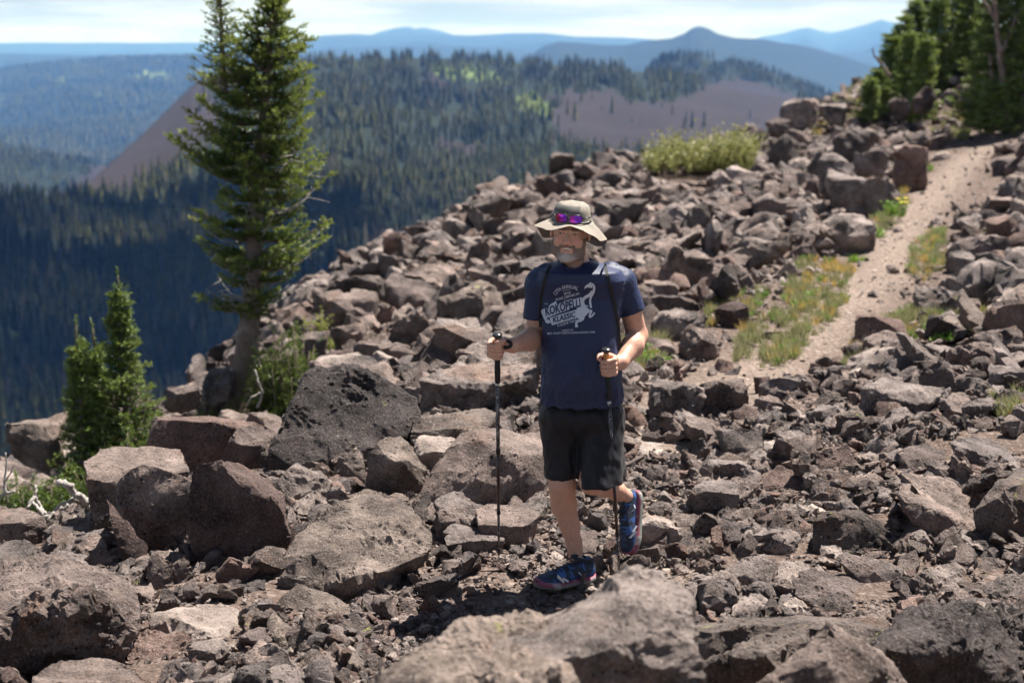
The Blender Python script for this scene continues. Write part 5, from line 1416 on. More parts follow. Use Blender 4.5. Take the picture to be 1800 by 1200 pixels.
# ------------------------------------------------------------------ far forest
def far_tree(seed, H_=1.0, r0=.115, dead=False, layers=7):
    rg_ = np.random.RandomState(seed); g_ = Geo()
    g_.tube(np.array([[0, 0, 0], [0, 0, .5], [0, 0, 1.0]]) * H_, [.014, .010, .003], 4)
    if dead:
        for k in range(34):
            h_ = rg_.uniform(.25, .95); a = rg_.uniform(0, 6.28); l = .09 * (1.1 - h_)
            p0 = np.array([0, 0, h_]); p1 = p0 + np.array([math.sin(a) * l, math.cos(a) * l, -.02])
            g_.add([p0 + [0, 0, .006], p0 - [0, 0, .006], p1], [[0, 1, 2]], .5)
    else:
        for k in range(layers):
            f_ = k / layers; zt = .10 + .90 * (f_ + 1.5 / layers) ; zb = .07 + .88 * f_
            R_ = r0 * (1 - f_) ** .8 * rg_.uniform(.85, 1.15)
            m = 9; a = np.arange(m * 2) * PI / m + rg_.uniform(0, 1)
            rr = np.where(np.arange(m * 2) % 2 == 0, R_, R_ * .45) * rg_.uniform(.75, 1.2, m * 2)
            zz = zb + np.where(np.arange(m * 2) % 2 == 0, -.012, .03)
            v = np.stack([np.sin(a) * rr, np.cos(a) * rr, zz], 1); v = np.concatenate([v, [[0, 0, min(zt, 1.0)]]])
            i = np.arange(m * 2)
            g_.add(v, np.stack([i, np.roll(i, -1), np.full(m * 2, m * 2)], 1), rg_.rand())
    return g_.mesh('conifer', smooth=False)
def fmat(name, cols):
    t = NT(name); r = t.rand(); s = t.attr('shade')
    col = t.ramp(r, [(i / (len(cols) - 1), c_) for i, c_ in enumerate(cols)])
    col = t.mix(t.math('MULTIPLY', s, .5), col, (.09, .10, .035))
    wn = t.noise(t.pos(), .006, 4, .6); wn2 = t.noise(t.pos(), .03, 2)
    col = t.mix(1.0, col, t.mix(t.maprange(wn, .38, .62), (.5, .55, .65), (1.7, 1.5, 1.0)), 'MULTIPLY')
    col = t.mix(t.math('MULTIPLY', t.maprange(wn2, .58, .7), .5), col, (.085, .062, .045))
    return t.bsdf(Base_Color=col, Roughness=.8, Specular_IOR_Level=.15)
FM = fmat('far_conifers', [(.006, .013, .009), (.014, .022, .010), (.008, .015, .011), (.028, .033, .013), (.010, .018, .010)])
FD = flat_mat('far_dead_conifers', (.15, .12, .105), .9, 3)
FG = fmat('far_aspens', [(.06, .10, .02), (.10, .14, .03)])
fs = []
for k in range(8):
    m_ = far_tree(k, r0=(.13, .17, .15, .20)[k % 4], dead=(k == 7)); m_.materials.append(FM if k < 7 else FD)
    fs.append(bpy.data.objects.new('conifer', m_))
rg = np.random.RandomState(123)
def forest_points(n, y0, y1, keep):
    y = np.sqrt(rg.rand(n) * (y1 * y1 - y0 * y0) + y0 * y0)
    x = rg.uniform(-.40, .40, n) * y
    z = H_all(x, y, False)
    sg_ = rg.normal(0, 1, n)[:, None] * np.array([[.0035, 0, .0]]) 
    tal, mead = zone_masks(x + y * rg.normal(0, .0035, n), y, z + y * rg.normal(0, .0015, n))
    px, py = project(x, y, z)
    kp = keep(tal, mead, rg, px, py, y)
    return [q[kp] for q in (x, y, z)]
def thin(tal, mead, rg, px, py, y):
    clump = noise3(np.stack([px / 30, py / 20, px * 0 + 2], -1))
    return (~(tal & (rg.rand(len(px)) > .012))) & (~(mead & (rg.rand(len(px)) > .10))) & (clump > -.22 + .3 * (rg.rand(len(px)) - .5))
x, y, z = forest_points(62000, 470, 3100, thin)
xa, ya, za_ = forest_points(24000, 470, 1300, thin)
x, y, z = np.concatenate([x, xa]), np.concatenate([y, ya]), np.concatenate([z, za_])
hgt = rg.uniform(7, 19, len(x)) * (1 + .4 * noise3(np.stack([x / 60, y / 60, x * 0], -1)))
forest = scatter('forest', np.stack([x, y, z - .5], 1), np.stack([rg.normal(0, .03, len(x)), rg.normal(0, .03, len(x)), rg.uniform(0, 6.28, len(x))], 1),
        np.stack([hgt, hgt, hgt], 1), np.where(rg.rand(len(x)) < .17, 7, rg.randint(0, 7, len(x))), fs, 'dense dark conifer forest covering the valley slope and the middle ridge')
x, y, z = forest_points(52000, 3100, 7400, lambda t_, m_, r_, px, py, y: ~m_ & (px < 860))
hgt = rg.uniform(16, 34, len(x))
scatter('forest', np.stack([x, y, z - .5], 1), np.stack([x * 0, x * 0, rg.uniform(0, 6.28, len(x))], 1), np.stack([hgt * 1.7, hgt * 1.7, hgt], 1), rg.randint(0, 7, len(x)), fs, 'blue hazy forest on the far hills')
# pale aspens in the meadow patch of the ridge
x, y, z = forest_points(26000, 900, 3100, lambda t_, m_, r_, px, py, y: m_ & (px > 700) & (px < 980) & (py < 240))
if len(x):
    ms = far_tree(99, r0=.3, layers=4); ms.materials.append(FG); hg = rg.uniform(7, 12, len(x))
    scatter('aspen_grove', np.stack([x, y, z], 1), np.stack([x * 0, x * 0, rg.uniform(0, 6.28, len(x))], 1), hg, np.zeros(len(x)), [bpy.data.objects.new('aspen', ms)], 'pale green aspens high on the middle ridge')
# lone conifers one can tell apart on the far scree
lone = [(998, 202, 'left of a close pair of dark conifers on the far scree'), (1011, 213, 'right of a close pair of dark conifers on the far scree'), (1076, 200, 'broad dark conifer alone in the middle of the far scree'),
        (1110, 216, 'tiny round conifer between the broad one and the trio on the far scree'), (1206, 222, 'first of the trio of slim conifers on the far scree'), (1217, 226, 'second of the trio of slim conifers on the far scree'),
        (1238, 224, 'slim conifer standing apart right of the trio on the far scree'), (1163, 190, 'small conifer at the upper border of the far scree'), (1182, 202, 'small pointed conifer just above the trio on the far scree'),
        (970, 200, 'conifer at the left border of the far scree'), (1540, 95, '')]
for i_, (px, py, lab) in enumerate(lone):
    if not lab: continue
    ys = np.linspace(1000, 2100, 300); b_ = (600 - py) / FOC
    q = np.array([P(px, py, yy) for yy in ys]); hh = H_all(q[:, 0], q[:, 1], False); w_ = np.where(q[:, 2] < hh)[0]
    q = q[w_[0]] if len(w_) else q[200]
    o = link('conifer', fs[i_ % 7].data, None, loc=tuple(q)); tp = (26, 32, 30, 10, 26, 30, 28, 14, 18, 24)[i_] / FOC * q[1] * 1.15
    o.scale = (tp * 1.1, tp * 1.1, tp); tag(o, lab, 'tree', 'lone conifers on the far scree')
# ------------------------------------------------------------------ implicit surfaces -> one continuous mesh
class Field:
    def __init__(s, lo, hi, h):
        s.lo = np.array(lo, float); s.h = h
        s.n = np.ceil((np.array(hi) - s.lo) / h).astype(int) + 1
        s.F = np.full(s.n, 1.0, np.float32)
    def box(s, lo, hi):
        a = np.clip(np.floor((np.array(lo) - s.lo) / s.h).astype(int), 0, s.n - 1)
        b = np.clip(np.ceil((np.array(hi) - s.lo) / s.h).astype(int) + 1, 1, s.n)
        if (b <= a).any(): return None, None
        ax = [s.lo[i] + s.h * np.arange(a[i], b[i]) for i in range(3)]
        X_, Y_, Z_ = np.meshgrid(*ax, indexing='ij')
        return (slice(a[0], b[0]), slice(a[1], b[1]), slice(a[2], b[2])), np.stack([X_, Y_, Z_], -1)
    def put(s, sl, d, k, carve=False):
        A = s.F[sl]
        if carve:
            d = -d
            if k > 0:
                hh = np.clip(.5 - .5 * (d - A) / k, 0, 1) ; hh = 1 - hh
                hh = np.clip(.5 + .5 * (d - A) / k, 0, 1)
                s.F[sl] = A * (1 - hh) + d * hh + k * hh * (1 - hh)
            else: s.F[sl] = np.maximum(A, d)
        else:
            if k > 0:
                hh = np.clip(.5 + .5 * (A - d) / k, 0, 1)
                s.F[sl] = A * (1 - hh) + d * hh - k * hh * (1 - hh)
            else: s.F[sl] = np.minimum(A, d)
    def cap(s, a, b, ra, rb, k=.02, carve=False):
        a = np.array(a, float); b = np.array(b, float); m = max(ra, rb) + k + .03
        sl, p = s.box(np.minimum(a, b) - m, np.maximum(a, b) + m)
        if sl is None: return
        ba = b - a; t = np.clip(((p - a) @ ba) / (ba @ ba + 1e-12), 0, 1)
        d = np.linalg.norm(p - a - t[..., None] * ba, axis=-1) - (ra + (rb - ra) * t)
        s.put(sl, d.astype(np.float32), k, carve)
    def ell(s, c, r, k=.02, M=None, carve=False):
        c = np.array(c, float); r = np.array(r, float); m = r.max() + k + .03
        sl, p = s.box(c - m, c + m)
        if sl is None: return
        q = p - c
        if M is not None: q = q @ M          # columns of M are the local axes
        k0 = np.linalg.norm(q / r, axis=-1); k1 = np.linalg.norm(q / (r * r), axis=-1)
        d = k0 * (k0 - 1) / (k1 + 1e-9)
        s.put(sl, d.astype(np.float32), k, carve)
    def chain(s, pts, rs, k=.012):
        for a, b, ra, rb in zip(pts[:-1], pts[1:], rs[:-1], rs[1:]): s.cap(a, b, ra, rb, k)
    def mesh(s):
        F = s.F; S = F < 0
        c = np.zeros(np.array(F.shape) - 1, np.uint8)
        for dx in (0, 1):
            for dy in (0, 1):
                for dz in (0, 1):
                    c += S[dx:F.shape[0] - 1 + dx, dy:F.shape[1] - 1 + dy, dz:F.shape[2] - 1 + dz]
        act = (c > 0) & (c < 8)
        I = np.argwhere(act)
        im = np.full(act.shape, -1, np.int32); im[act] = np.arange(len(I))
        C = [(0, 0, 0), (1, 0, 0), (0, 1, 0), (1, 1, 0), (0, 0, 1), (1, 0, 1), (0, 1, 1), (1, 1, 1)]
        V = [F[I[:, 0] + a, I[:, 1] + b_, I[:, 2] + d] for a, b_, d in C]
        pos = np.zeros((len(I), 3)); cnt = np.zeros(len(I))
        for a in range(8):
            for b_ in range(a + 1, 8):
                ca, cb = np.array(C[a]), np.array(C[b_])
                if np.abs(ca - cb).sum() != 1: continue
                m = (V[a] < 0) != (V[b_] < 0)
                t = np.where(m, V[a] / np.where(m, V[a] - V[b_], 1), 0)
                pos += np.where(m[:, None], ca + t[:, None] * (cb - ca), 0); cnt += m
        v = s.lo + (I + pos / cnt[:, None]) * s.h
        faces = []
        for ax in range(3):
            o = [(1, 2), (2, 0), (0, 1)][ax]
            n = list(F.shape); sl0 = [slice(1, n[i] - 1) for i in range(3)]; sl1 = list(sl0)
            sl0[ax] = slice(0, n[ax] - 1); sl1[ax] = slice(1, n[ax])
            a, b_ = S[tuple(sl0)], S[tuple(sl1)]
            E = np.argwhere(a != b_)
            flip = a[tuple(E.T)]
            E = E + np.array([0 if i == ax else 1 for i in range(3)])
            u, w_ = np.zeros(3, int), np.zeros(3, int); u[o[0]] = 1; w_[o[1]] = 1
            q = np.stack([im[tuple((E - u - w_).T)], im[tuple((E - w_).T)], im[tuple(E.T)], im[tuple((E - u).T)]], 1)
            q[~flip] = q[~flip][:, ::-1]
            faces.append(q)
        f = np.concatenate(faces); f = f[(f >= 0).all(1)]
        return v, f

def smooth_verts(v, f, it=2, lam=.5):
    e = np.concatenate([f[:, [0, 1]], f[:, [1, 2]], f[:, [2, 3]], f[:, [3, 0]]])
    for _ in range(it):
        s_ = np.zeros_like(v); n = np.zeros(len(v))
        for c in range(3):
            s_[:, c] = np.bincount(e[:, 0], v[e[:, 1], c], len(v)) + np.bincount(e[:, 1], v[e[:, 0], c], len(v))
        n = np.bincount(e[:, 0], minlength=len(v)) + np.bincount(e[:, 1], minlength=len(v))
        v = v + lam * (s_ / n[:, None] - v)
    return v

def normals(v, f):
    n = np.cross(v[f[:, 2]] - v[f[:, 0]], v[f[:, 3]] - v[f[:, 1]])
    o = np.zeros_like(v)
    for k in range(4):
        for c in range(3): o[:, c] += np.bincount(f[:, k], n[:, c], len(v))
    return o / (np.linalg.norm(o, axis=1)[:, None] + 1e-12)

YM = 6.45
def M(px, py, dy=0.0): return P(px, py, YM + dy)
MPP = .00262

# head frame: x image-right, y away, z up; turned a little to the picture's left and tilted
HO = M(1003, 405, -.03)
_yaw, _roll, _pit = R(9), R(-4), R(4)
HM = np.array((Euler((_pit, _roll * -1, 0)).to_matrix() @ Euler((0, 0, -_yaw)).to_matrix()))
def hd(x, y, z): return HO + HM @ np.array([x * 1.06, y, z * 1.06])

B = Field((-.20, 6.02, -.02), (.72, 7.02, 1.92), .004)
# head
B.ell(hd(0, .022, .030), (.077, .098, .092), .02, HM)
B.ell(hd(0, -.016, -.035), (.073, .076, .094), .03, HM)
B.ell(hd(0, -.042, -.094), (.056, .048, .038), .03, HM)
B.ell(hd(0, -.078, -.108), (.024, .018, .018), .02, HM)
for s_ in (-1, 1):
    B.ell(hd(s_ * .037, -.066, -.034), (.026, .020, .022), .018, HM)
    B.ell(hd(s_ * .052, -.025, -.075), (.022, .034, .030), .025, HM)
    B.ell(hd(s_ * .031, -.096, .000), (.019, .014, .011), .010, HM, carve=True)
    B.ell(hd(s_ * .031, -.078, .000), (.016, .010, .010), .003, HM)
    B.ell(hd(s_ * .081, .008, -.012), (.009, .019, .031), .006, HM)
    B.ell(hd(s_ * .0125, -.100, -.036), (.009, .010, .008), .006, HM)
    B.cap(hd(s_ * .012, -.089, .014), hd(s_ * .046, -.078, .013), .008, .006, .012)
    B.cap(hd(s_ * .016, -.101, -.046), hd(s_ * .034, -.088, -.066), .0035, .004, .008)      # smile folds
B.cap(hd(0, -.088, .006), hd(0, -.111, -.032), .008, .0135, .010)
B.cap(hd(-.020, -.091, -.054), hd(.020, -.091, -.054), .008, .008, .010)
B.ell(hd(0, -.102, -.0665), (.021, .016, .0085), .003, HM, carve=True)
for s_ in (-1, 1): B.cap(hd(s_ * .014, -.104, -.0655), hd(s_ * .027, -.094, -.0580), .0065, .0030, .003, carve=True)
B.cap(hd(-.017, -.090, -.0770), hd(.017, -.090, -.0770), .0055, .0055, .006)
NB = M(1014, 476, .03)
B.cap(hd(0, .028, -.07), NB, .062, .068, .03)
# trunk under the shirt
B.cap(M(972, 490, .03), M(1075, 486, .03), .045, .045, .04)
B.ell(M(1021, 545, .0), (.165, .105, .20), .05)
B.ell(M(1021, 640, .0), (.160, .130, .15), .05)
B.ell(M(1021, 735, .03), (.155, .115, .12), .05)
# standing leg (image left)
LK = M(988, 853, -.03)
B.cap(M(985, 745, .01), LK, .080, .060, .03)
B.chain([LK, M(991, 886, .02), M(1001, 922, .02), M(1009, 955, .01), M(1014, 985, .0), M(1014, 1004, .0)], [.062, .060, .047, .036, .034, .034], .02)
B.ell(M(986, 852, -.06), (.036, .030, .040), .02)
B.cap(M(1014, 1004, 0), M(975, 1020, -.12), .034, .025, .02)
# raised leg (image right): thigh forward, shin folded back
RK = M(1041, 846, -.11)
B.cap(M(1057, 745, .02), RK, .085, .060, .03)
B.chain([RK, M(1062, 852, .05), M(1083, 862, .16), M(1100, 872, .26), M(1106, 872, .30)], [.056, .056, .044, .034, .034], .02)
B.cap(M(1106, 872, .30), M(1108, 940, .28), .034, .025, .02)
# arms
SL, EL, WL = M(953, 505, .025), M(943, 590, .05), M(902, 607, -.17)
SR, ER, WR = M(1094, 505, .025), M(1120, 590, .07), M(1092, 637, -.13)
B.chain([SL, M(945, 545, .03), EL], [.048, .050, .048], .01)
B.chain([EL, M(932, 597, -.02), WL], [.047, .050, .031], .02)
B.chain([SR, M(1108, 542, .04), ER], [.048, .051, .048], .01)
B.chain([ER, M(1112, 608, -.02), WR], [.048, .050, .031], .02)
# trekking pole axes
PT1, PB1 = M(874, 587, -.24), P(877, 980, 6.66)
PT2, PB2 = M(1065, 613, -.20), P(1090, 1024, 6.50)
def hand(pt, pb, hc_row, side, wrist):
    """fist closed round the pole; side=+1: back of the hand on the image right"""
    ax = (pt - pb) / np.linalg.norm(pt - pb)
    t = (M(0, hc_row, 0)[2] - pb[2]) / (pt - pb)[2] if False else None
    # point on the pole axis seen at that row
    best = min(np.linspace(0, .25, 200), key=lambda u: abs(project(*((pt + (pb - pt) * u)[:, None]))[1][0] - hc_row))
    O = pt + (pb - pt) * best
    xa = np.array([side, 0, 0.0]); xa -= ax * (xa @ ax); xa /= np.linalg.norm(xa)
    ya = np.cross(ax, xa) * side; ya /= np.linalg.norm(ya)          # away from the camera
    if ya[1] < 0: ya = -ya
    L = lambda x, y, z: O + xa * x + ya * y + ax * z
    # palm behind and beside the grip
    for z_ in (-.028, -.008, .012, .030):
        B.cap(L(.036, .012, z_), L(.018, .034, z_), .0155, .016, .012)
    B.cap(L(.028, .030, 0), wrist, .030, .030, .02)
    rr = .0098
    for i_, z_ in enumerate((.031, .0105, -.010, -.0295)):
        l = (1.0, 1.04, 1.0, .88)[i_]; rot = (.004, .002, 0, -.002)[i_]
        B.chain([L(.040, .010, z_), L(.034, -.020, z_ + rot), L(.006 * l, -.0325, z_ + rot), L(-.020 * l, -.022, z_ - .002), L(-.026 * l, -.004, z_ - .003)],
                [rr * 1.12, rr * 1.12, rr, rr * .95, rr * .85], .003)
    B.chain([L(.022, .030, .028), L(-.008, .034, .042), L(-.031, .012, .046), L(-.036, -.012, .043)], [.015, .0125, .0115, .0095], .006)
    return O
hand(PT2, PB2, 643, 1, WR)
# the other hand: thumb lies across the top of the grip
def hand2():
    pt, pb = PT1, PB1
    ax = (pt - pb) / np.linalg.norm(pt - pb)
    best = min(np.linspace(0, .25, 200), key=lambda u: abs(project(*((pt + (pb - pt) * u)[:, None]))[1][0] - 612))
    O = pt + (pb - pt) * best
    xa = np.array([-1.0, 0, 0]); xa -= ax * (xa @ ax); xa /= np.linalg.norm(xa)
    ya = np.cross(ax, xa); ya /= np.linalg.norm(ya)
    if ya[1] < 0: ya = -ya
    L = lambda x, y, z: O + xa * x + ya * y + ax * z
    for z_ in (-.028, -.008, .012, .026):
        B.cap(L(.022, .020, z_), L(-.010, .034, z_), .0155, .016, .012)
    B.cap(L(-.008, .034, 0), WL, .030, .030, .02)
    rr = .0098
    for i_, z_ in enumerate((.029, .0085, -.012, -.031)):
        l = (1.0, 1.05, 1.0, .86)[i_]
        B.chain([L(.030, .018, z_), L(.036, -.010, z_), L(.014 * l, -.0325, z_), L(-.012 * l, -.030, z_ - .002), L(-.024 * l, -.012, z_ - .003)],
                [rr * 1.12, rr * 1.12, rr, rr * .95, rr * .85], .003)
    B.chain([L(-.022, .030, .020), L(-.038, .004, .040), L(-.024, -.022, .049), L(.004, -.030, .050)], [.015, .0130, .0120, .0100], .006)
hand2()
bv, bf = B.mesh()
bv = smooth_verts(bv, bf, 1, .4)
bn = normals(bv, bf)
loc = (bv - HO) @ HM          # head-frame coordinates
lz = loc[:, 2] / 1.06
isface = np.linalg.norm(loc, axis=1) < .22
red = .5 + .5 * fbm(bv / .05, 3)
red += np.where(isface & (loc[:, 1] < -.05), .55 * np.exp(-((loc[:, 0]) ** 2 + (lz + .036) ** 2) / .0005) + .45 * np.exp(-((np.abs(loc[:, 0]) - .038) ** 2 + (lz + .03) ** 2) / .0006), 0)
lips = isface & (np.abs(loc[:, 0]) < .024) & (loc[:, 1] < -.078) & (lz < -.055) & (lz > -.084)
red = np.where(lips, red + .5, red)
brow = isface & (loc[:, 1] < -.07) & (np.abs(lz - .018) < .006) & (np.abs(np.abs(loc[:, 0]) - .030) < .019)
eyel = isface & (np.abs(lz - .0005) < .0028) & (np.abs(np.abs(loc[:, 0]) - .031) < .014) & (loc[:, 1] < -.075)
me = mesh_np('person', bv, bf)
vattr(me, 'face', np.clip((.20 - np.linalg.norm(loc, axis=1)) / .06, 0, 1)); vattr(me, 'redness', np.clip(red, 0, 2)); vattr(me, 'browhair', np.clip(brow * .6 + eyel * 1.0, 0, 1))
t = NT('skin'); p = t.obj()
col = t.mix(t.maprange(t.attr('redness'), .3, 1.7), (.56, .33, .235), (.62, .26, .185))
col = t.mix(t.math('MULTIPLY', t.maprange(t.noise(p, 110, 5, .8), .47, .60), .42), col, (.27, .14, .09))
col = t.mix(t.math('MULTIPLY', t.attr('face'), .55), col, t.mix(t.maprange(t.attr('redness'), .3, 1.7), (.72, .45, .34), (.74, .31, .24)))  # face colour lifted to stand in for light bounced under the brim
col = t.mix(t.attr('browhair'), col, (.09, .065, .05))
SKIN = t.bsdf(Base_Color=col, Roughness=.48, Specular_IOR_Level=.45, Subsurface_Weight=.12, Subsurface_Radius=(.010, .004, .002), Subsurface_Scale=.6,
              Normal=t.bump(t.noise(p, 420, 3), .35, .002))
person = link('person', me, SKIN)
tag(person, 'bearded hiker in navy t-shirt, black shorts and brimmed hat striding with two poles', 'person')

# ---- beard: hair shell over the jaw
jn = .006 * noise3(bv / .009)
mask = isface & (lz > -.126 + jn) & (lz + jn * .5 < 1) & (loc[:, 1] < .025) & (
    ((lz < -.082) & (loc[:, 1] < -.012)) |
    ((np.abs(loc[:, 0]) > .055 + .25 * np.maximum(lz + .055, 0)) & (lz < -.020) & (loc[:, 1] > -.065) & (loc[:, 1] < -.002)) |
    ((lz < -.046) & (lz > -.062) & (np.abs(loc[:, 0]) < .036) & (loc[:, 1] < -.070)) |
    ((np.abs(loc[:, 0]) > .027) & (lz < -.058) & (loc[:, 1] < -.01)))
mask &= ~(((loc[:, 0] / .027) ** 2 + ((lz + .069) / .0115) ** 2 < 1) & (loc[:, 1] < -.04)) & ~((np.abs(loc[:, 0]) > .077))
fm = mask[bf].all(1); ids = np.unique(bf[fm]); mp = np.full(len(bv), -1); mp[ids] = np.arange(len(ids))
hv = bv[ids] + bn[ids] * (.0008 + .0026 * np.abs(noise3(bv[ids] / .006)) + .0012 * noise3(bv[ids] / .003))[:, None]
me = mesh_np('beard', hv, mp[bf[fm]])
vattr(me, 'white', np.clip(1.3 * np.exp(-(loc[ids, 0] ** 2) / .0010) * np.clip((-lz[ids] - .075) / .02, 0, 1) + .3 * (lz[ids] < -.1) + .25 * noise3(bv[ids] / .012), 0, 1))
t = NT('beard_hair'); p = t.obj()
n = t.noise(p, 300, 4, .8)
c = t.mix(t.attr('white'), t.mix(n, (.13, .085, .065), (.31, .22, .175)), t.mix(n, (.32, .27, .24), (.66, .60, .56)))
BEARD = t.bsdf(Base_Color=c, Roughness=.75, Normal=t.bump(n, .9, .004))
link('beard', me, BEARD, person)

def ell_mesh(name, c, r, Mx, mat, parent, seg=16):
    bm = bmesh.new(); bmesh.ops.create_uvsphere(bm, u_segments=seg, v_segments=seg // 2 + 2, radius=1)
    v = np.array([q.co for q in bm.verts]) * np.array(r)
    v = v @ Mx.T + c
    for q, w_ in zip(bm.verts, v): q.co = w_
    me_ = bpy.data.meshes.new(name); bm.to_mesh(me_); bm.free()
    me_.polygons.foreach_set('use_smooth', np.ones(len(me_.polygons), bool))
    return link(name, me_, mat, parent)
TEETH = flat_mat('tooth_enamel', (.70, .64, .52), .3, 300, .12)
MOUTH = flat_mat('mouth_inside', (.10, .03, .025), .6)
EYE = flat_mat('eye', (.045, .032, .026), .15, 200, .3)
ell_mesh('teeth', hd(0, -.0875, -.0640), (.0215, .011, .0062), HM, TEETH, person)
ell_mesh('mouth', hd(0, -.083, -.067), (.023, .011, .0085), HM, MOUTH, person)
for s_ in (-1, 1):
    e_ = ell_mesh('eye', hd(s_ * .031, -.0815, -.0005), (.0115, .0115, .0050), HM, flat_mat('eye_white', (.50, .46, .42), .2), person)
    ell_mesh('iris', hd(s_ * .031 - .001, -.0885, -.0005), (.0052, .0045, .0046), HM, EYE, e_, 10)

# ---- t-shirt
def sect(F, rows, dyc=0.0, k=.03, top=None, bot=None):
    """stack of ellipses given per photo row: (row, centre px, half width px, centre depth, half depth m)"""
    rows = np.array(rows, float)
    C = np.array([M(r_[1], r_[0], 0) for r_ in rows]); zz = C[:, 2]; o = np.argsort(zz)
    lo = [C[:, 0].min() - .28, YM - .32, zz.min() - .06]; hi = [C[:, 0].max() + .28, YM + .32, zz.max() + .06]
    sl, p = F.box(lo, hi)
    z_ = p[..., 2]
    f = lambda a: np.interp(z_, zz[o], np.asarray(a)[o])
    cx_, hw, cy2, ry = f(C[:, 0]), f(rows[:, 2] * MPP), f(rows[:, 3] + YM), f(rows[:, 4])
    q = (np.abs((p[..., 0] - cx_) / hw) ** 2.5 + np.abs((p[..., 1] - cy2) / ry) ** 2.5) ** .4
    d = (q - 1) * np.minimum(hw, ry) * .95
    d = np.maximum(d, np.maximum(zz.min() - z_, z_ - zz.max()))
    F.put(sl, d.astype(np.float32), k)
T = Field((-.02, 6.10, .80), (.70, 6.85, 1.74), .0045)
sect(T, [(458, 1013, 26, .02, .088), (466, 1014, 44, .015, .112), (474, 1018, 70, .005, .142), (490, 1021, 79, .005, .146), (520, 1021, 76, .01, .132), (560, 1020, 70, .0, .145), (600, 1021, 70, -.005, .160),
         (640, 1022, 71, -.01, .176), (668, 1022, 71.5, -.01, .176), (690, 1022, 73, .0, .168), (704, 1021, 73.5, .0, .162)], k=.02)
T.cap(M(962, 484, .03), M(948, 500, .025), .058, .068, .03)
T.cap(M(950, 496, .025), M(942, 556, .03), .063, .060, .02)
T.cap(M(1073, 480, .05), M(1092, 496, .045), .056, .068, .03)
T.cap(M(1092, 496, .045), M(1114, 552, .04), .066, .060, .02)
def plane(F, c, n, rad):
    """cut everything beyond a plane, only near c"""
    sl, p = F.box(np.array(c) - rad, np.array(c) + rad)
    n = np.array(n, float); n /= np.linalg.norm(n)
    F.F[sl] = np.maximum(F.F[sl], ((p - c) @ n).astype(np.float32))
plane(T, M(940, 561, .03), (-.06, -.05, -1), .075)
plane(T, M(1113, 549, .04), (.38, 0, -1), .078)
T.cap(hd(0, .028, -.09), M(1012, 466, .0), .060, .066, .006, carve=True)
T.ell(M(1006, 459, -.09), (.060, .06, .035), .008, carve=True)
tv, tf = T.mesh(); tv = smooth_verts(tv, tf, 2, .5); tn = normals(tv, tf)
tpx, tpy = project(*tv.T)
fold = np.zeros(len(tv))
low = np.clip((tpy - 575) / 100, 0, 1)
fold += .0100 * low * noise3(np.stack([tv[:, 0] * 22 + tv[:, 2] * 5, tv[:, 1] * 12, tv[:, 2] * 4], 1))
fold += .0065 * low * fbm(np.stack([tv[:, 0] * 38 - tv[:, 2] * 9, tv[:, 1] * 20, tv[:, 2] * 7], 1), 2, ridged=True)
up_ = np.clip((560 - tpy) / 60, 0, 1)
arm = np.clip((np.abs(tpx - 1021) - 45) / 30, 0, 1)
fold += .0013 * (up_ * .3 + arm * .8) * fbm(np.stack([tv[:, 0] * 44 + tv[:, 2] * 40, tv[:, 1] * 24, tv[:, 2] * 30 - tv[:, 0] * 20], 1), 2, ridged=True)
hem = (tpy > 712) & (tpy < 717); fold += np.where(hem, .0015, 0)
tv = tv + tn * fold[:, None]
me = mesh_np('t_shirt', tv, tf)
t = NT('navy_jersey'); p = t.obj()
wv = t.noise(p, 900, 2); big = t.noise(p, 9, 3)
c = t.mix(big, (.004, .011, .046), (.006, .016, .066))
SHIRT = t.bsdf(Base_Color=c, Roughness=.55, Specular_IOR_Level=.45, Sheen_Weight=.10, Sheen_Roughness=.4, Sheen_Tint=(.55, .6, .9), Normal=t.bump(wv, .25, .0012))
shirt = link('t_shirt', me, SHIRT, person)
tbvh = BVHTree.FromPolygons([Vector(v) for v in tv], [tuple(q) for q in tf.tolist()])

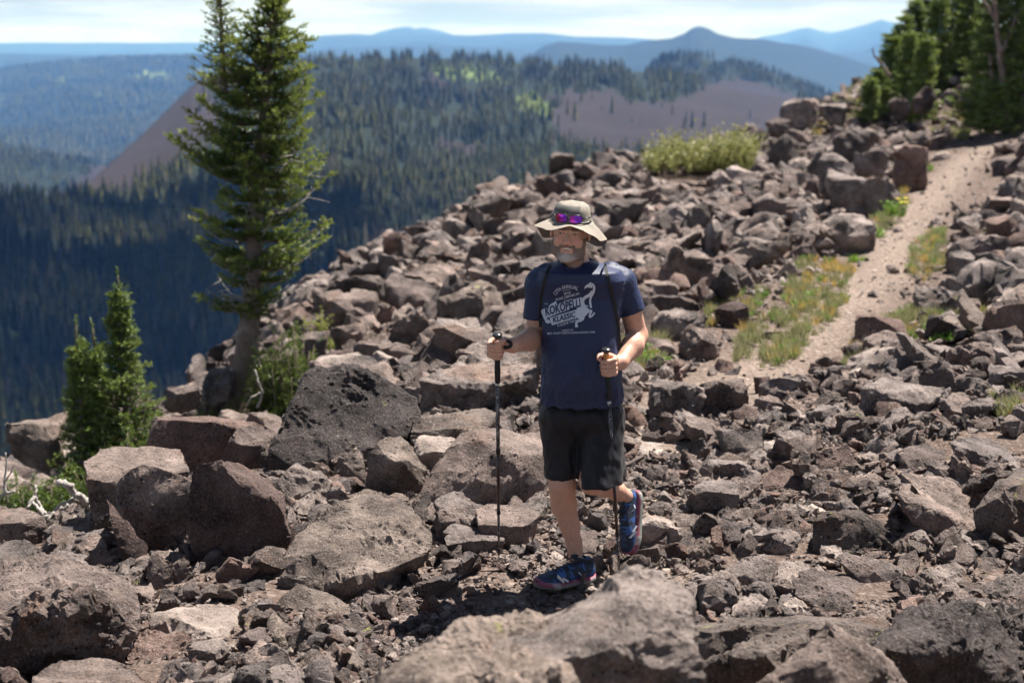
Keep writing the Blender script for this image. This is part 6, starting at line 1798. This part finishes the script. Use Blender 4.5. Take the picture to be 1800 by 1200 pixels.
# ---- printing on the shirt: letters and marks laid onto the cloth
PRINT = flat_mat('screen_print', (.50, .53, .60), .6, 200, .1)
INK = flat_mat('navy_ink', (.012, .022, .08), .6)
def on_shirt(pts2, off):
    out = []
    for px_, py_ in pts2:
        q = M(px_, py_, -.25); hit = tbvh.ray_cast(Vector(CAM), (Vector(q) - Vector(CAM)).normalized())
        out.append(tuple(hit[0] + Vector((0, -off, 0))) if hit[0] is not None else tuple(q))
    return out
def flat_on_shirt(polys, name, mat, off, parent, merge=None):
    """polys: list of (verts px, faces); every vertex is dropped onto the cloth"""
    V_, F_ = [], []
    for v2, f2 in polys:
        n0 = len(V_); V_ += on_shirt(v2, off); F_ += [tuple(i + n0 for i in q) for q in f2]
    return link(name, mesh_np(name, V_, F_, smooth=False), mat, parent)
def text_poly(s_, size, fn, shear=0.0, width=1.0, bold=0.0):
    """glyph outlines of a string -> flat triangles in photo pixels; fn(x, y) maps text units to pixels"""
    cu = bpy.data.curves.new('lettering', 'FONT'); cu.body = s_; cu.size = 1.0; cu.align_x = 'LEFT'; cu.resolution_u = 2; cu.offset = bold
    ob = bpy.data.objects.new('lettering', cu); COL.objects.link(ob)
    dg = bpy.context.evaluated_depsgraph_get(); m_ = bpy.data.meshes.new_from_object(ob.evaluated_get(dg))
    bm = bmesh.new(); bm.from_mesh(m_); bmesh.ops.triangulate(bm, faces=bm.faces[:])
    long = [e for e in bm.edges if e.calc_length() > .35]
    if long: bmesh.ops.subdivide_edges(bm, edges=long, cuts=2); bmesh.ops.triangulate(bm, faces=bm.faces[:])
    bm.verts.index_update()
    v2 = [fn((v.co.x + v.co.y * shear) * width, v.co.y) for v in bm.verts]; f2 = [tuple(v.index for v in f.verts) for f in bm.faces]
    w_ = max((v.co.x for v in bm.verts), default=1) * width
    bm.free(); bpy.data.objects.remove(ob); bpy.data.meshes.remove(m_)
    return v2, f2, w_
def line(s_, x0, y0, x1, y1, h_, shear=0.0, bold=0.0):
    """text running from (x0,y0) to (x1,y1) on its baseline, capital height h_ pixels"""
    _, _, w_ = text_poly(s_, 1, lambda x, y: (x, y), shear)
    L_ = math.hypot(x1 - x0, y1 - y0); c_, s2 = (x1 - x0) / L_, (y1 - y0) / L_; kx = L_ / w_; ky = h_ / .70
    return text_poly(s_, 1, lambda x, y: (x0 + x * kx * c_ + y * ky * s2 * 1.0, y0 + x * kx * s2 - y * ky * c_), shear, 1.0, bold)[:2]
def stroke(pts, w0, w1=None, n=14):
    pts = np.array(pts, float); t0 = np.linspace(0, 1, len(pts)); tt = np.linspace(0, 1, n)
    # smooth curve through the points
    q = np.stack([np.interp(tt, t0, pts[:, c]) for c in range(2)], 1)
    for _ in range(2): q[1:-1] = (q[:-2] + 2 * q[1:-1] + q[2:]) / 4
    q[:, 1] -= .004
    d = np.gradient(q, axis=0); d /= np.linalg.norm(d, axis=1)[:, None] + 1e-9
    w_ = np.linspace(w0, w0 if w1 is None else w1, n)[:, None] / 2
    nn = np.stack([-d[:, 1], d[:, 0]], 1)
    v = np.concatenate([q + nn * w_, q - nn * w_]); f = [(i, i + 1, n + i + 1, n + i) for i in range(n - 1)]
    return [tuple(a) for a in v], f
def fan(pts):
    pts = np.array(pts, float); c = pts.mean(0); n = len(pts); v = []
    # concentric rings so the patch follows the cloth
    for k in (1, .66, .33): v += [tuple(c + (q - c) * k) for q in pts]
    v.append(tuple(c)); f = []
    for r_ in range(2):
        for i in range(n): j = (i + 1) % n; f.append((r_ * n + i, r_ * n + j, (r_ + 1) * n + j, (r_ + 1) * n + i))
    for i in range(n): f.append((2 * n + i, 2 * n + (i + 1) % n, 3 * n))
    return v, f
pr = []
# arched heading
arc = lambda u: np.array([(1 - u) ** 2 * 976.5 + 2 * u * (1 - u) * 990.0 + u * u * 1015.5, (1 - u) ** 2 * 520 + 2 * u * (1 - u) * 500 + u * u * 510.5])
_, _, W_ = text_poly('12TH ANNUAL', 1, lambda x, y: (x, y))
def arcfn(x, y):
    u = x / W_; c_ = arc(u); d = arc(min(u + .01, 1.2)) - arc(u - .01); d /= np.linalg.norm(d)
    return tuple(c_ + np.array([d[1], -d[0]]) * y / .7 * 6.6)
pr.append(text_poly('12TH ANNUAL', 1, arcfn, bold=.006)[:2])
pr.append(line('2018', 991, 518.5, 1003, 516, 4.4, bold=.01))
pr.append(line('SEPTEMBER 15', 989, 512, 1003, 509.6, 1.8))
pr.append(line('UPLAND COMPANIES, INC', 976.5, 529, 1019, 517.5, 4.2, bold=.012))
pr.append(line('Presents', 991.5, 530, 1006, 526.5, 3.2, .2))
pr.append(line('The', 957, 536, 963, 534.5, 3.4, .2))
# pale shape behind the title
pr.append(stroke([(953, 553), (975, 544), (1000, 536), (1024, 529)], 17, 15, 18)); pr.append(stroke([(958, 558), (962, 568), (966, 563)], 4, 7, 6))
pr.append(stroke([(968, 565), (990, 558), (1014, 551)], 14, 14, 12)); pr.append(stroke([(962, 546), (970, 536), (978, 531)], 8, 4, 8))
pr.append(line('9.15.2018 Trail Run', 980, 574.5, 1018.5, 563, 4.6, .2, .012))
pr.append(line('A BENEFIT FOR', 987.5, 582, 1008, 581, 2.9, bold=.008))
pr.append(line('MESA COUNTY SEARCH & RESCUE GROUND TEAM', 962, 587.5, 1045, 585, 3.5, bold=.008))
# running flute-player emblem: crest of five feathers, arched back, striding legs
for k in range(5):
    a = k / 4
    pr.append(stroke([(1039 + 2 * a, 500 + 5 * a), (1034 - 1.5 * a, 499.5 + 4.2 * a), (1029 - 2 * a, 503 + 4.2 * a)], 2.3, 1.2, 10))
pr.append(stroke([(1036, 497.5), (1043, 500), (1045, 507), (1042, 516), (1038, 522)], 3.6, 4.6))
pr.append(stroke([(1042, 512), (1036, 519), (1029, 522), (1023, 528)], 6, 5))
pr.append(stroke([(1039, 520), (1037, 529), (1039, 541)], 3.2, 3.6))
pr.append(stroke([(1030, 521), (1025, 529), (1027, 537), (1034, 538)], 2.8, 2.4))
pr.append(fan([(1010, 553), (1014, 541), (1021, 531), (1028, 538), (1036, 543), (1034, 550), (1028, 556), (1026, 563), (1020, 562), (1014, 558)]))
pr.append(stroke([(1026, 552), (1034, 548), (1041, 544), (1037, 552), (1036, 557)], 3.6, 3.4))
pr.append(stroke([(1036, 557.5), (1041, 555), (1045.5, 549)], 3.6, 2.6))
pr.append(stroke([(1021, 560), (1023, 563), (1013, 565), (1013, 572)], 3.4, 4.0))
pr.append(stroke([(1011, 573.5), (1016, 573)], 3.4, 3))
flat_on_shirt(pr, 'print', PRINT, .0016, shirt)
ink = [line('KOKOPELLI', 958.5, 554.5, 1020.5, 538, 14.5, .28, .030), line('KLASSIC', 971.5, 567, 1011, 556.5, 9.5, .28, .028)]
flat_on_shirt(ink, 'lettering', INK, .0050, shirt)
# ---- collar ring
g = Geo(); cc = []
for k in range(33):
    a = k / 32 * 2 * PI; e = np.array([math.cos(a), math.sin(a)])
    q = M(1011, 461, .015) + np.array([e[0] * .078, e[1] * .072, .0])
    q[2] += -.012 * (-e[1] + 1) * .9 + .004 * e[0] - .002
    hit = tbvh.find_nearest(Vector(q)); cc.append(np.array(hit[0]))
g.tube(np.array(cc), .0050, 8)
link('collar', g.mesh('collar'), SHIRT, shirt)

# ---- shorts
S_ = Field((-.0, 6.05, .36), (.70, 6.95, 1.02), .0045)
S_.cap(M(984, 735, .02), M(988, 826, -.01), .098, .080, .03); S_.cap(M(988, 826, -.01), M(988, 850, -.015), .080, .080, .02)
S_.cap(M(1060, 735, .02), M(1057, 826, -.03), .098, .098, .03); S_.cap(M(1057, 826, -.03), M(1056, 856, -.05), .098, .100, .02)
S_.ell(M(1022, 728, .01), (.185, .145, .12), .04)
S_.cap(M(1058, 760, .05), M(1074, 830, .06), .09, .075, .03)
S_.cap(M(1058, 735, .0), M(1052, 856, -.105), .100, .098, .03)
plane(S_, M(985, 838, 0), (-.02, -.08, -1), (.085, .16, .30))
plane(S_, M(1060, 844, 0), (.06, -.08, -1), (.118, .26, .30))
sl, p = S_.box((-1, 5, .0), (1, 8, M(0, 705, 0)[2] + 2)); S_.F[sl] = np.maximum(S_.F[sl], (p[..., 2] - M(0, 700, 0)[2]).astype(np.float32))
S_.cap(M(1019, 800, -.12), M(1018, 870, -.10), .004, .012, .012, carve=True)
sv, sf = S_.mesh(); sv = smooth_verts(sv, sf, 2, .5); sn = normals(sv, sf)
sv = sv + sn * (.008 * noise3(np.stack([sv[:, 0] * 16 + sv[:, 2] * 10, sv[:, 1] * 12, sv[:, 2] * 8], 1)) + .004 * noise3(np.stack([sv[:, 0] * 40, sv[:, 1] * 30, sv[:, 2] * 22], 1)))[:, None]
t = NT('black_nylon'); p = t.obj()
SHORT = t.bsdf(Base_Color=t.mix(t.noise(p, 8, 3), (.006, .006, .009), (.011, .010, .014)), Roughness=.5, Specular_IOR_Level=.25, Sheen_Weight=.05, Normal=t.bump(t.noise(p, 700, 2), .2, .001))
link('shorts', mesh_np('shorts', sv, sf), SHORT, person)

# ---- shoes
def shoe_parts():
    """shoe along +x (heel at 0, toe at .30), up +z, built as stacked closed sections"""
    xs = np.linspace(0, 1, 26)
    def halfw(x): return np.interp(x, [0, .03, .1, .3, .5, .72, .88, .96, 1], [.022, .034, .040, .040, .043, .054, .050, .038, .020])
    def top(x): return np.interp(x, [0, .05, .12, .22, .34, .45, .6, .78, .92, 1], [.078, .098, .102, .094, .090, .086, .074, .060, .052, .038])
    def bot(x): return np.interp(x, [0, .12, .5, .8, 1], [.010, .0, .0, .002, .008])
    up, so = Geo(), Geo()
    def loft(zlo, zhi, wf, wt, G, n=18):
        rings = []
        for x in xs:
            a = np.arange(n) * 2 * PI / n; w_ = halfw(x) * wf; lo, hi = zlo(x), zhi(x)
            cz = lo; ex = .75
            yy = np.sign(np.cos(a)) * np.abs(np.cos(a)) ** ex; zz = np.sign(np.sin(a)) * np.abs(np.sin(a)) ** ex
            t_ = (zz + 1) / 2
            rings.append(np.stack([np.full(n, x * .30), yy * w_ * (1 - (1 - wt) * t_), lo + (hi - lo) * t_], 1))
        v = np.concatenate(rings); k = len(xs)
        i = np.arange((k - 1) * n).reshape(k - 1, n); j = np.roll(i, -1, 1)
        q = np.stack([i, j, j + n, i + n], -1).reshape(-1, 4)
        c0, c1 = len(v), len(v) + 1
        v = np.concatenate([v, [rings[0].mean(0)], [rings[-1].mean(0)]])
        tr = np.concatenate([q[:, [0, 1, 2]], q[:, [0, 2, 3]]])
        e0 = np.stack([np.roll(np.arange(n), -1), np.arange(n), np.full(n, c0)], 1); e1 = np.stack([np.arange(n), np.roll(np.arange(n), -1), np.full(n, -1)], 1) + (k - 1) * n; e1[:, 2] = c1
        G.add(v, np.concatenate([tr, e0, e1]))
    loft(lambda x: bot(x) + .024, top, .97, .62, up)
    loft(bot, lambda x: bot(x) + .034 + .004 * np.sin(x * 9), 1.10, 1.02, so)
    la = Geo()
    for k in range(5):
        x = .135 + k * .017; z_ = float(top(x / .30)) + .002
        la.tube(np.array([[x, -.020, z_ - .006], [x + .004, 0, z_ + .002], [x, .020, z_ - .006]]), .0034, 5)
    la.tube(np.array([[.130, 0, .096], [.116, .016, .104], [.125, .030, .092]]), .0026, 4); la.tube(np.array([[.130, 0, .096], [.116, -.016, .104], [.127, -.032, .090]]), .0026, 4)
    la.tube(np.array([[.118 - .052 * math.cos(a) - .05, .027 * math.sin(a), .103 - .010 * math.cos(a)] for a in np.linspace(0, 2 * PI, 17)]), .0065, 6)
    mk = Geo()
    for s2 in (-1, 1):
        for (x0, z0, x1, z1, w_) in ((.19, .036, .225, .062, .007), (.165, .034, .195, .050, .005), (.07, .052, .085, .044, .003), (.085, .044, .105, .060, .003)):
            hw = float(halfw((x0 + x1) / .60)) * .97
            def sd(x, z): 
                t_ = np.clip((z - .03) / .05, 0, 1); return s2 * (float(halfw(x / .30)) * .97 * (1 - .38 * t_) * (1 - (2 * t_ - 1) ** 2 * .12 if t_ > .5 else 1) + .0025)
            mk.add([[x0, sd(x0, z0), z0 - w_], [x1, sd(x1, z1), z1 - w_], [x1, sd(x1, z1), z1 + w_], [x0, sd(x0, z0), z0 + w_]], [[0, 1, 2], [0, 2, 3]])
    return up, so, la, mk
t = NT('shoe_mesh'); p = t.obj(); sx_ = t.n('ShaderNodeSeparateXYZ', None, Vector=p)
c = t.mix(t.maprange(t.math('ADD', sx_.outputs[2], t.math('MULTIPLY', t.noise(p, 30, 2), .02)), .030, .062), (.018, .065, .24), (.012, .022, .045))
c = t.mix(t.maprange(t.noise(p, 26, 3, .6, .5), .52, .58), c, (.035, .10, .30))
c = t.mix(t.maprange(sx_.outputs[2], .036, .030), c, (.16, .04, .12))
UPM = t.bsdf(Base_Color=c, Roughness=.7, Normal=t.bump(t.vor(p, 260), .8, .002))
t = NT('shoe_sole'); p = t.obj(); sx_ = t.n('ShaderNodeSeparateXYZ', None, Vector=p)
c = t.mix(t.maprange(sx_.outputs[2], .020, .025), (.15, .16, .14), (.24, .06, .10)); c = t.mix(t.math('MULTIPLY', t.maprange(t.noise(p, 14, 3), .54, .6), .7), c, (.34, .35, .33))
SOM = t.bsdf(Base_Color=c, Roughness=.7)
LACE = flat_mat('laces', (.010, .022, .032), .7); PALE = flat_mat('pale_shoe_mark', (.62, .66, .70), .5)
SP = shoe_parts(); SPM = [q.mesh(n_) for q, n_ in zip(SP, ('shoe', 'sole', 'laces', 'shoe_mark'))]
def place_shoe(heel, fwd, upv):
    f = np.array(fwd, float); f /= np.linalg.norm(f); u = np.array(upv, float); u -= f * (u @ f); u /= np.linalg.norm(u); s2 = np.cross(u, f)
    Mx = Matrix([[f[0], s2[0], u[0], heel[0]], [f[1], s2[1], u[1], heel[1]], [f[2], s2[2], u[2], heel[2]], [0, 0, 0, 1]]) @ Matrix.Diagonal((1.06, 1.14, 1.22, 1))
    a = link('shoe', SPM[0], UPM, person); a.matrix_local = Mx
    for m_, mt, n_ in zip(SPM[1:], (SOM, LACE, PALE), ('sole', 'laces', 'logo_pattern')): link(n_, m_, mt, a)
heel = P(1041, 1021, 6.44); heel[2] = max(heel[2], gz(heel[0], heel[1]) + .02)
toe = P(958, 1034, 6.30)
place_shoe(heel, toe - heel, (0, -.05, 1))
hl = M(1124, 862, .32)
place_shoe(hl, M(1114, 966, .22) - hl, (-.78, -.60, .05))

# ---- sun hat
def hat():
    bm = bmesh.new(); na = 72; rings = []
    prof_c = [(0.0, .128), (.03, .1275), (.055, .124), (.074, .112), (.082, .092), (.085, .065), (.088, .045)]
    az_t = [-180, -150, -120, -95, -75, -55, -35, -15, 5, 25, 45, 62, 80, 95, 115, 140, 165, 180]
    ze_t = [-.080, -.080, -.062, .000, .018, .016, .016, .034, .048, .038, .006, -.026, -.022, -.030, -.074, -.088, -.082, -.080]
    rgx = np.random.RandomState(4)
    for r_, z_ in prof_c:
        if r_ == 0: rings.append([bm.verts.new((0, .018, z_))]); continue
        rings.append([bm.verts.new((math.sin(a) * r_ * (1 + .02 * math.sin(3 * a)), .018 - math.cos(a) * r_ * 1.16, z_ + .002 * math.sin(5 * a + r_ * 60))) for a in np.arange(na) * 2 * PI / na])
    nb_ = 9
    for k in range(1, nb_ + 1):
        t_ = k / nb_; ring = []
        for i in range(na):
            a = i * 2 * PI / na; deg = (math.degrees(a) + 180) % 360 - 180
            ze = np.interp(deg, az_t, ze_t); R0, R1 = .088, .168 + .004 * math.sin(4 * a)
            rr = R0 + (R1 - R0) * t_; z_ = .045 + (ze - .045) * t_ ** 1.25 + .004 * math.sin(7 * a + 1) * t_
            if k == 1: z_ = .043
            ring.append(bm.verts.new((math.sin(a) * rr * .985, .018 - math.cos(a) * (rr * (1.02) + .012), z_)))
        rings.append(ring)
    for i in range(na): bm.faces.new((rings[0][0], rings[1][i], rings[1][(i + 1) % na]))
    for a, b_ in zip(rings[1:-1], rings[2:]):
        for i in range(na): bm.faces.new((a[i], b_[i], b_[(i + 1) % na], a[(i + 1) % na]))
    bmesh.ops.recalc_face_normals(bm, faces=bm.faces[:])
    bmesh.ops.solidify(bm, geom=bm.faces[:], thickness=.0026)
    v = np.array([q.co for q in bm.verts]); w_ = (v * np.array([1, 1, 1.0])) @ HM.T + HO
    me_ = bpy.data.meshes.new('hat'); bm.to_mesh(me_); bm.free()
    me_.vertices.foreach_set('co', w_.astype(np.float32).ravel()); me_.update()
    me_.polygons.foreach_set('use_smooth', np.ones(len(me_.polygons), bool)); me_.set_sharp_from_angle(angle=R(50))
    vattr(me_, 'hz', v[:, 2]); vattr(me_, 'hr', np.hypot(v[:, 0], v[:, 1] - .018)); vattr(me_, 'hx', v[:, 0]); vattr(me_, 'hy', v[:, 1])
    return me_
t = NT('hat_cloth'); p = t.obj()
crown = t.math('MULTIPLY', t.maprange(t.attr('hr'), .098, .092), t.maprange(t.attr('hz'), .085, .088))
crown = t.math('MULTIPLY', crown, t.maprange(t.attr('hx'), .045, .040)); crown = t.math('MULTIPLY', crown, t.maprange(t.attr('hz'), .122, .118))
base = t.mix(t.noise(p, 60, 3), (.20, .172, .14), (.27, .235, .195))
pat = t.maprange(t.noise(p, 46, 2, .5, 1.2), .50, .53); pat = t.math('MULTIPLY', pat, t.math('MULTIPLY', t.maprange(t.attr('hr'), .135, .120), t.maprange(t.attr('hx'), -.03, -.01)))
c = t.mix(t.math('MULTIPLY', pat, .75), base, (.17, .17, .14)); c = t.mix(crown, c, (.095, .092, .085))
HAT = t.bsdf(Base_Color=c, Roughness=.85, Normal=t.bump(t.noise(p, 1200, 2), .3, .001))
hat_o = link('hat', hat(), HAT, person)
g = Geo(); ring = []
for k in range(49):
    a = k / 48 * 2 * PI; ring.append(HO + HM @ np.array([math.sin(a) * .0885, .018 - math.cos(a) * .103, .050]))
g.tube(np.array(ring), .0035, 6); link('hat_band', g.mesh('hat_band'), flat_mat('hat_band_cloth', (.22, .21, .18), .8), hat_o)
ell_mesh('snap', HO + HM @ np.array([.112, -.075, -.004]), (.0035, .0035, .0035), HM, flat_mat('dark_snap', (.02, .02, .02), .3), hat_o, 8)
g = Geo(); g.tube(np.array([hd(.060, -.03, -.02), hd(.064, -.035, -.09), hd(.066, -.01, -.14)]), .0012, 5); link('chin_cord', g.mesh('chin_cord'), LACE, hat_o)

# ---- sunglasses resting on the hat
sg = empty('sunglasses', tuple(HO + HM @ np.array([0, -.09, .07]))); tag(sg, 'sunglasses with purple mirrored lenses pushed up onto the front of the hat', 'sunglasses')
so_ = np.array(sg.location)
BLK = flat_mat('black_plastic', (.012, .012, .014), .3)
t = NT('mirror_lens'); p = t.obj(); sx_ = t.n('ShaderNodeSeparateXYZ', None, Vector=p)
c = t.ramp(t.math('ADD', t.maprange(sx_.outputs[0], -.05, .05), t.math('MULTIPLY', t.noise(p, 45, 2), .35)), [(0, (.9, .30, .05)), (.16, (.75, .05, .10)), (.35, (.35, .03, .55)), (.6, (.14, .05, .70)), (.8, (.50, .04, .50)), (1, (.20, .05, .75))])
LENS = t.bsdf(Base_Color=c, Roughness=.12, Metallic=.75)
def hl_(x, z): 
    y_ = .018 - math.sqrt(max(0, 1 - (x / .10) ** 2)) * .108 - .004
    return HO + HM @ np.array([x, y_, z]) - so_
frame, mats_l = Geo(), []
for s_ in (-1, 1):
    cx_ = s_ * .0325 - .004; zc_ = .0690
    rim = [(cx_ + s_ * .0275 * (abs(math.cos(a)) ** .6) * np.sign(math.cos(a)), zc_ + (.0180 if math.sin(a) > 0 else .0175) * (abs(math.sin(a)) ** .7) * np.sign(math.sin(a)) + s_ * 0 * .0) for a in np.linspace(0, 2 * PI, 25)]
    pts_ = np.array([hl_(x, z) for x, z in rim]); frame.tube(pts_, .0022, 6)
    n = 24; v = []
    for k in (1.0, .7, .35): v += [hl_(cx_ + (x - cx_) * k, zc_ + (z - zc_) * k) + HM @ np.array([0, -.0015 - .002 * (1 - k), 0]) for x, z in rim[:n]]
    v.append(hl_(cx_, zc_) + HM @ np.array([0, -.0038, 0])); f = []
    for r_ in range(2):
        for i in range(n): j = (i + 1) % n; f.append((r_ * n + i, r_ * n + j, (r_ + 1) * n + j, (r_ + 1) * n + i))
    for i in range(n): f.append((2 * n + i, 2 * n + (i + 1) % n, 3 * n))
    lo_ = link('lens', mesh_np('lens', v, f), LENS, sg)
    e = [hl_(cx_ + s_ * .0275, zc_ + .004), HO + HM @ np.array([s_ * .090, -.02, .072]) - so_, HO + HM @ np.array([s_ * .093, .05, .066]) - so_]
    tp = Geo(); tp.tube(np.array(e), [.003, .0028, .002], 5); link('temple', tp.mesh('temple'), BLK, sg)
frame.tube(np.array([hl_(-.0115, .072), hl_(-.004, .0745), hl_(.0045, .072)]), .0026, 6)
link('frame', frame.mesh('frame'), BLK, sg)

# ---- light backpack: straps over the shoulders, bag on the back
bp = empty('backpack', tuple(M(1021, 560, .20))); tag(bp, 'slim black running pack on the hiker\'s back, only its shoulder straps showing', 'backpack')
bo = np.array(bp.location)
STR = flat_mat('black_webbing', (.010, .010, .012), .6, 300, .3)
def strap(name, pts2, w_, parent=bp, off=.003):
    pp = np.array(pts2, float); t0 = np.linspace(0, 1, len(pp)); tt = np.linspace(0, 1, 40)
    q = np.array(on_shirt(np.stack([np.interp(tt, t0, pp[:, c]) for c in range(2)], 1), off))
    for _ in range(2): q[1:-1] = (q[:-2] + 2 * q[1:-1] + q[2:]) / 4
    d = np.gradient(q, axis=0); d /= np.linalg.norm(d, axis=1)[:, None] + 1e-9
    nr = np.tile(np.array([0, -.97, .22]), (len(q), 1)); q = q + nr * .003; sd = np.cross(d, nr); sd /= np.linalg.norm(sd, axis=1)[:, None] + 1e-9
    n = len(q); v = np.concatenate([q + sd * w_ / 2, q - sd * w_ / 2, q + sd * w_ / 2 + nr * .003, q - sd * w_ / 2 + nr * .003]) - bo
    f = []
    for i in range(n - 1):
        f += [(2 * n + i, 3 * n + i, 3 * n + i + 1, 2 * n + i + 1), (i, i + 1, n + i + 1, n + i), (i, 2 * n + i, 2 * n + i + 1, i + 1), (n + i, n + i + 1, 3 * n + i + 1, 3 * n + i)]
    return link(name, mesh_np(name, v, f, smooth=False), STR, parent)
strap('strap', [(969, 467), (962, 478), (955, 500), (951, 525), (950, 548), (950, 575)], .015)
strap('strap', [(1062, 461), (1065, 474), (1070, 495), (1077, 520), (1083, 550), (1087, 580), (1088, 615)], .015)
K = Field((.10, 6.50, .95), (.56, 6.86, 1.70), .008)
K.ell(M(1021, 530, .215), (.13, .075, .13), .03); K.ell(M(1021, 600, .215), (.13, .08, .14), .06)
kv, kf = K.mesh(); link('bag', mesh_np('bag', kv - bo, kf), STR, bp)

# ---- trekking poles
CORK = flat_mat('cork', (.42, .20, .075), .8, 200, .35, .0005); FOAM = flat_mat('black_foam', (.014, .014, .015), .75, 500, .4, .0005)
KNOB = flat_mat('smooth_black_knob', (.03, .03, .034), .25); ALU = flat_mat('pale_marking', (.55, .55, .55), .4)
t = NT('pole_shaft'); p = t.obj(); sx_ = t.n('ShaderNodeSeparateXYZ', None, Vector=p)
band = t.math('MULTIPLY', t.maprange(t.noise(t.vmath('MULTIPLY', p, (300, 300, 60)), 1, 2), .56, .60), t.maprange(sx_.outputs[2], .0, .02))
SHAFT = t.bsdf(Base_Color=t.mix(band, (.012, .012, .014), (.30, .28, .27)), Roughness=.3)
t = NT('wine_shaft'); SH2 = t.bsdf(Base_Color=(.030, .012, .012), Roughness=.3)
def pole(pt, pb, label):
    r = empty('trekking_pole', tuple(pb)); tag(r, label, 'trekking pole', 'the hiker\'s two trekking poles')
    d = pt - pb; L = np.linalg.norm(d); r.rotation_mode = 'QUATERNION'; r.rotation_quaternion = Vector(d).to_track_quat('Z', 'Y')
    def lathe(name, prof, mat, parent=r, sides=16):
        g_ = Geo(); zz = np.array([a for a, _ in prof]); rr = np.array([b_ for _, b_ in prof])
        g_.tube(np.stack([zz * 0, zz * 0, zz], 1), rr, sides); return link(name, g_.mesh(name), mat, parent)
    G = L
    lathe('knob', [(G - .026, .008), (G - .020, .013), (G - .014, .021), (G - .007, .0225), (G - .002, .017), (G, .006)], KNOB)
    lathe('cork_grip', [(G - .135, .0125), (G - .13, .0135), (G - .10, .0130), (G - .06, .0145), (G - .03, .0135), (G - .018, .010)], CORK)
    lathe('foam_grip', [(G - .265, .009), (G - .260, .0125), (G - .20, .0140), (G - .16, .0125), (G - .136, .0130), (G - .134, .010)] if label.startswith('upright') else
          [(G - .255, .009), (G - .250, .0135), (G - .19, .0140), (G - .136, .0130), (G - .134, .010)], FOAM)
    lathe('upper_shaft', [(L * .50, .0085), (L * .50 + .01, .0088), (G - .26, .0088)], SHAFT)
    lk = lathe('lock', [(L * .50 - .02, .0085), (L * .50 - .012, .0115), (L * .50 + .012, .0115), (L * .50 + .02, .009)], BLK)
    lathe('middle_shaft', [(L * .22, .0075), (L * .50 - .01, .0078)], SH2)
    lathe('lower_lock', [(L * .22 - .015, .007), (L * .22 - .01, .0098), (L * .22 + .01, .0098), (L * .22 + .015, .007)], BLK)
    lathe('lower_shaft', [(.05, .0055), (L * .22, .0065)], SHAFT)
    lathe('tip', [(0, .0022), (.02, .0035), (.024, .0065), (.055, .0075), (.06, .005)], BLK)
    lathe('ring', [(L - .275, .0092), (L - .270, .0100), (L - .264, .0092)], ALU)
    return r
p1 = pole(PT1 + (PT1 - PB1) / np.linalg.norm(PT1 - PB1) * .004, PB1, 'upright trekking pole in the hiker\'s hand beside the large pitted boulder')
p2 = pole(PT2 + (PT2 - PB2) / np.linalg.norm(PT2 - PB2) * .004, PB2, 'trekking pole crossing in front of the hiker\'s black shorts')
# strap loop bulging beside the raised hand
g = Geo(); lo = []
for k in range(15):
    a = k / 14 * 2 * PI; lo.append(M(890 + 8.5 * math.cos(a), 605 + 6.0 * math.sin(a), -.235 - .02 * math.cos(a)))
Mi = p1.matrix_basis.inverted() if False else (Matrix.Translation(Vector(PB1)) @ p1.rotation_quaternion.to_matrix().to_4x4()).inverted()
lo = np.array([tuple(Mi @ Vector(q)) for q in lo]); g.tube(lo, .0085, 8); link('wrist_strap', g.mesh('wrist_strap'), STR, p1)
# ------------------------------------------------------------------ render settings
scene.view_settings.view_transform = 'Standard'
scene.view_settings.look = 'None'
scene.view_settings.exposure = 1.45
scene.view_settings.gamma = 1.0
cy = scene.cycles
scene.render.engine = 'CYCLES'
cy.use_denoising = True
cy.max_bounces = 5; cy.diffuse_bounces = 4; cy.glossy_bounces = 2; cy.transmission_bounces = 3
cy.transparent_max_bounces = 6; cy.volume_bounces = 0
cy.use_adaptive_sampling = True; cy.adaptive_threshold = 0.02
cy.sample_clamp_indirect = 6
scene.render.film_transparent = False
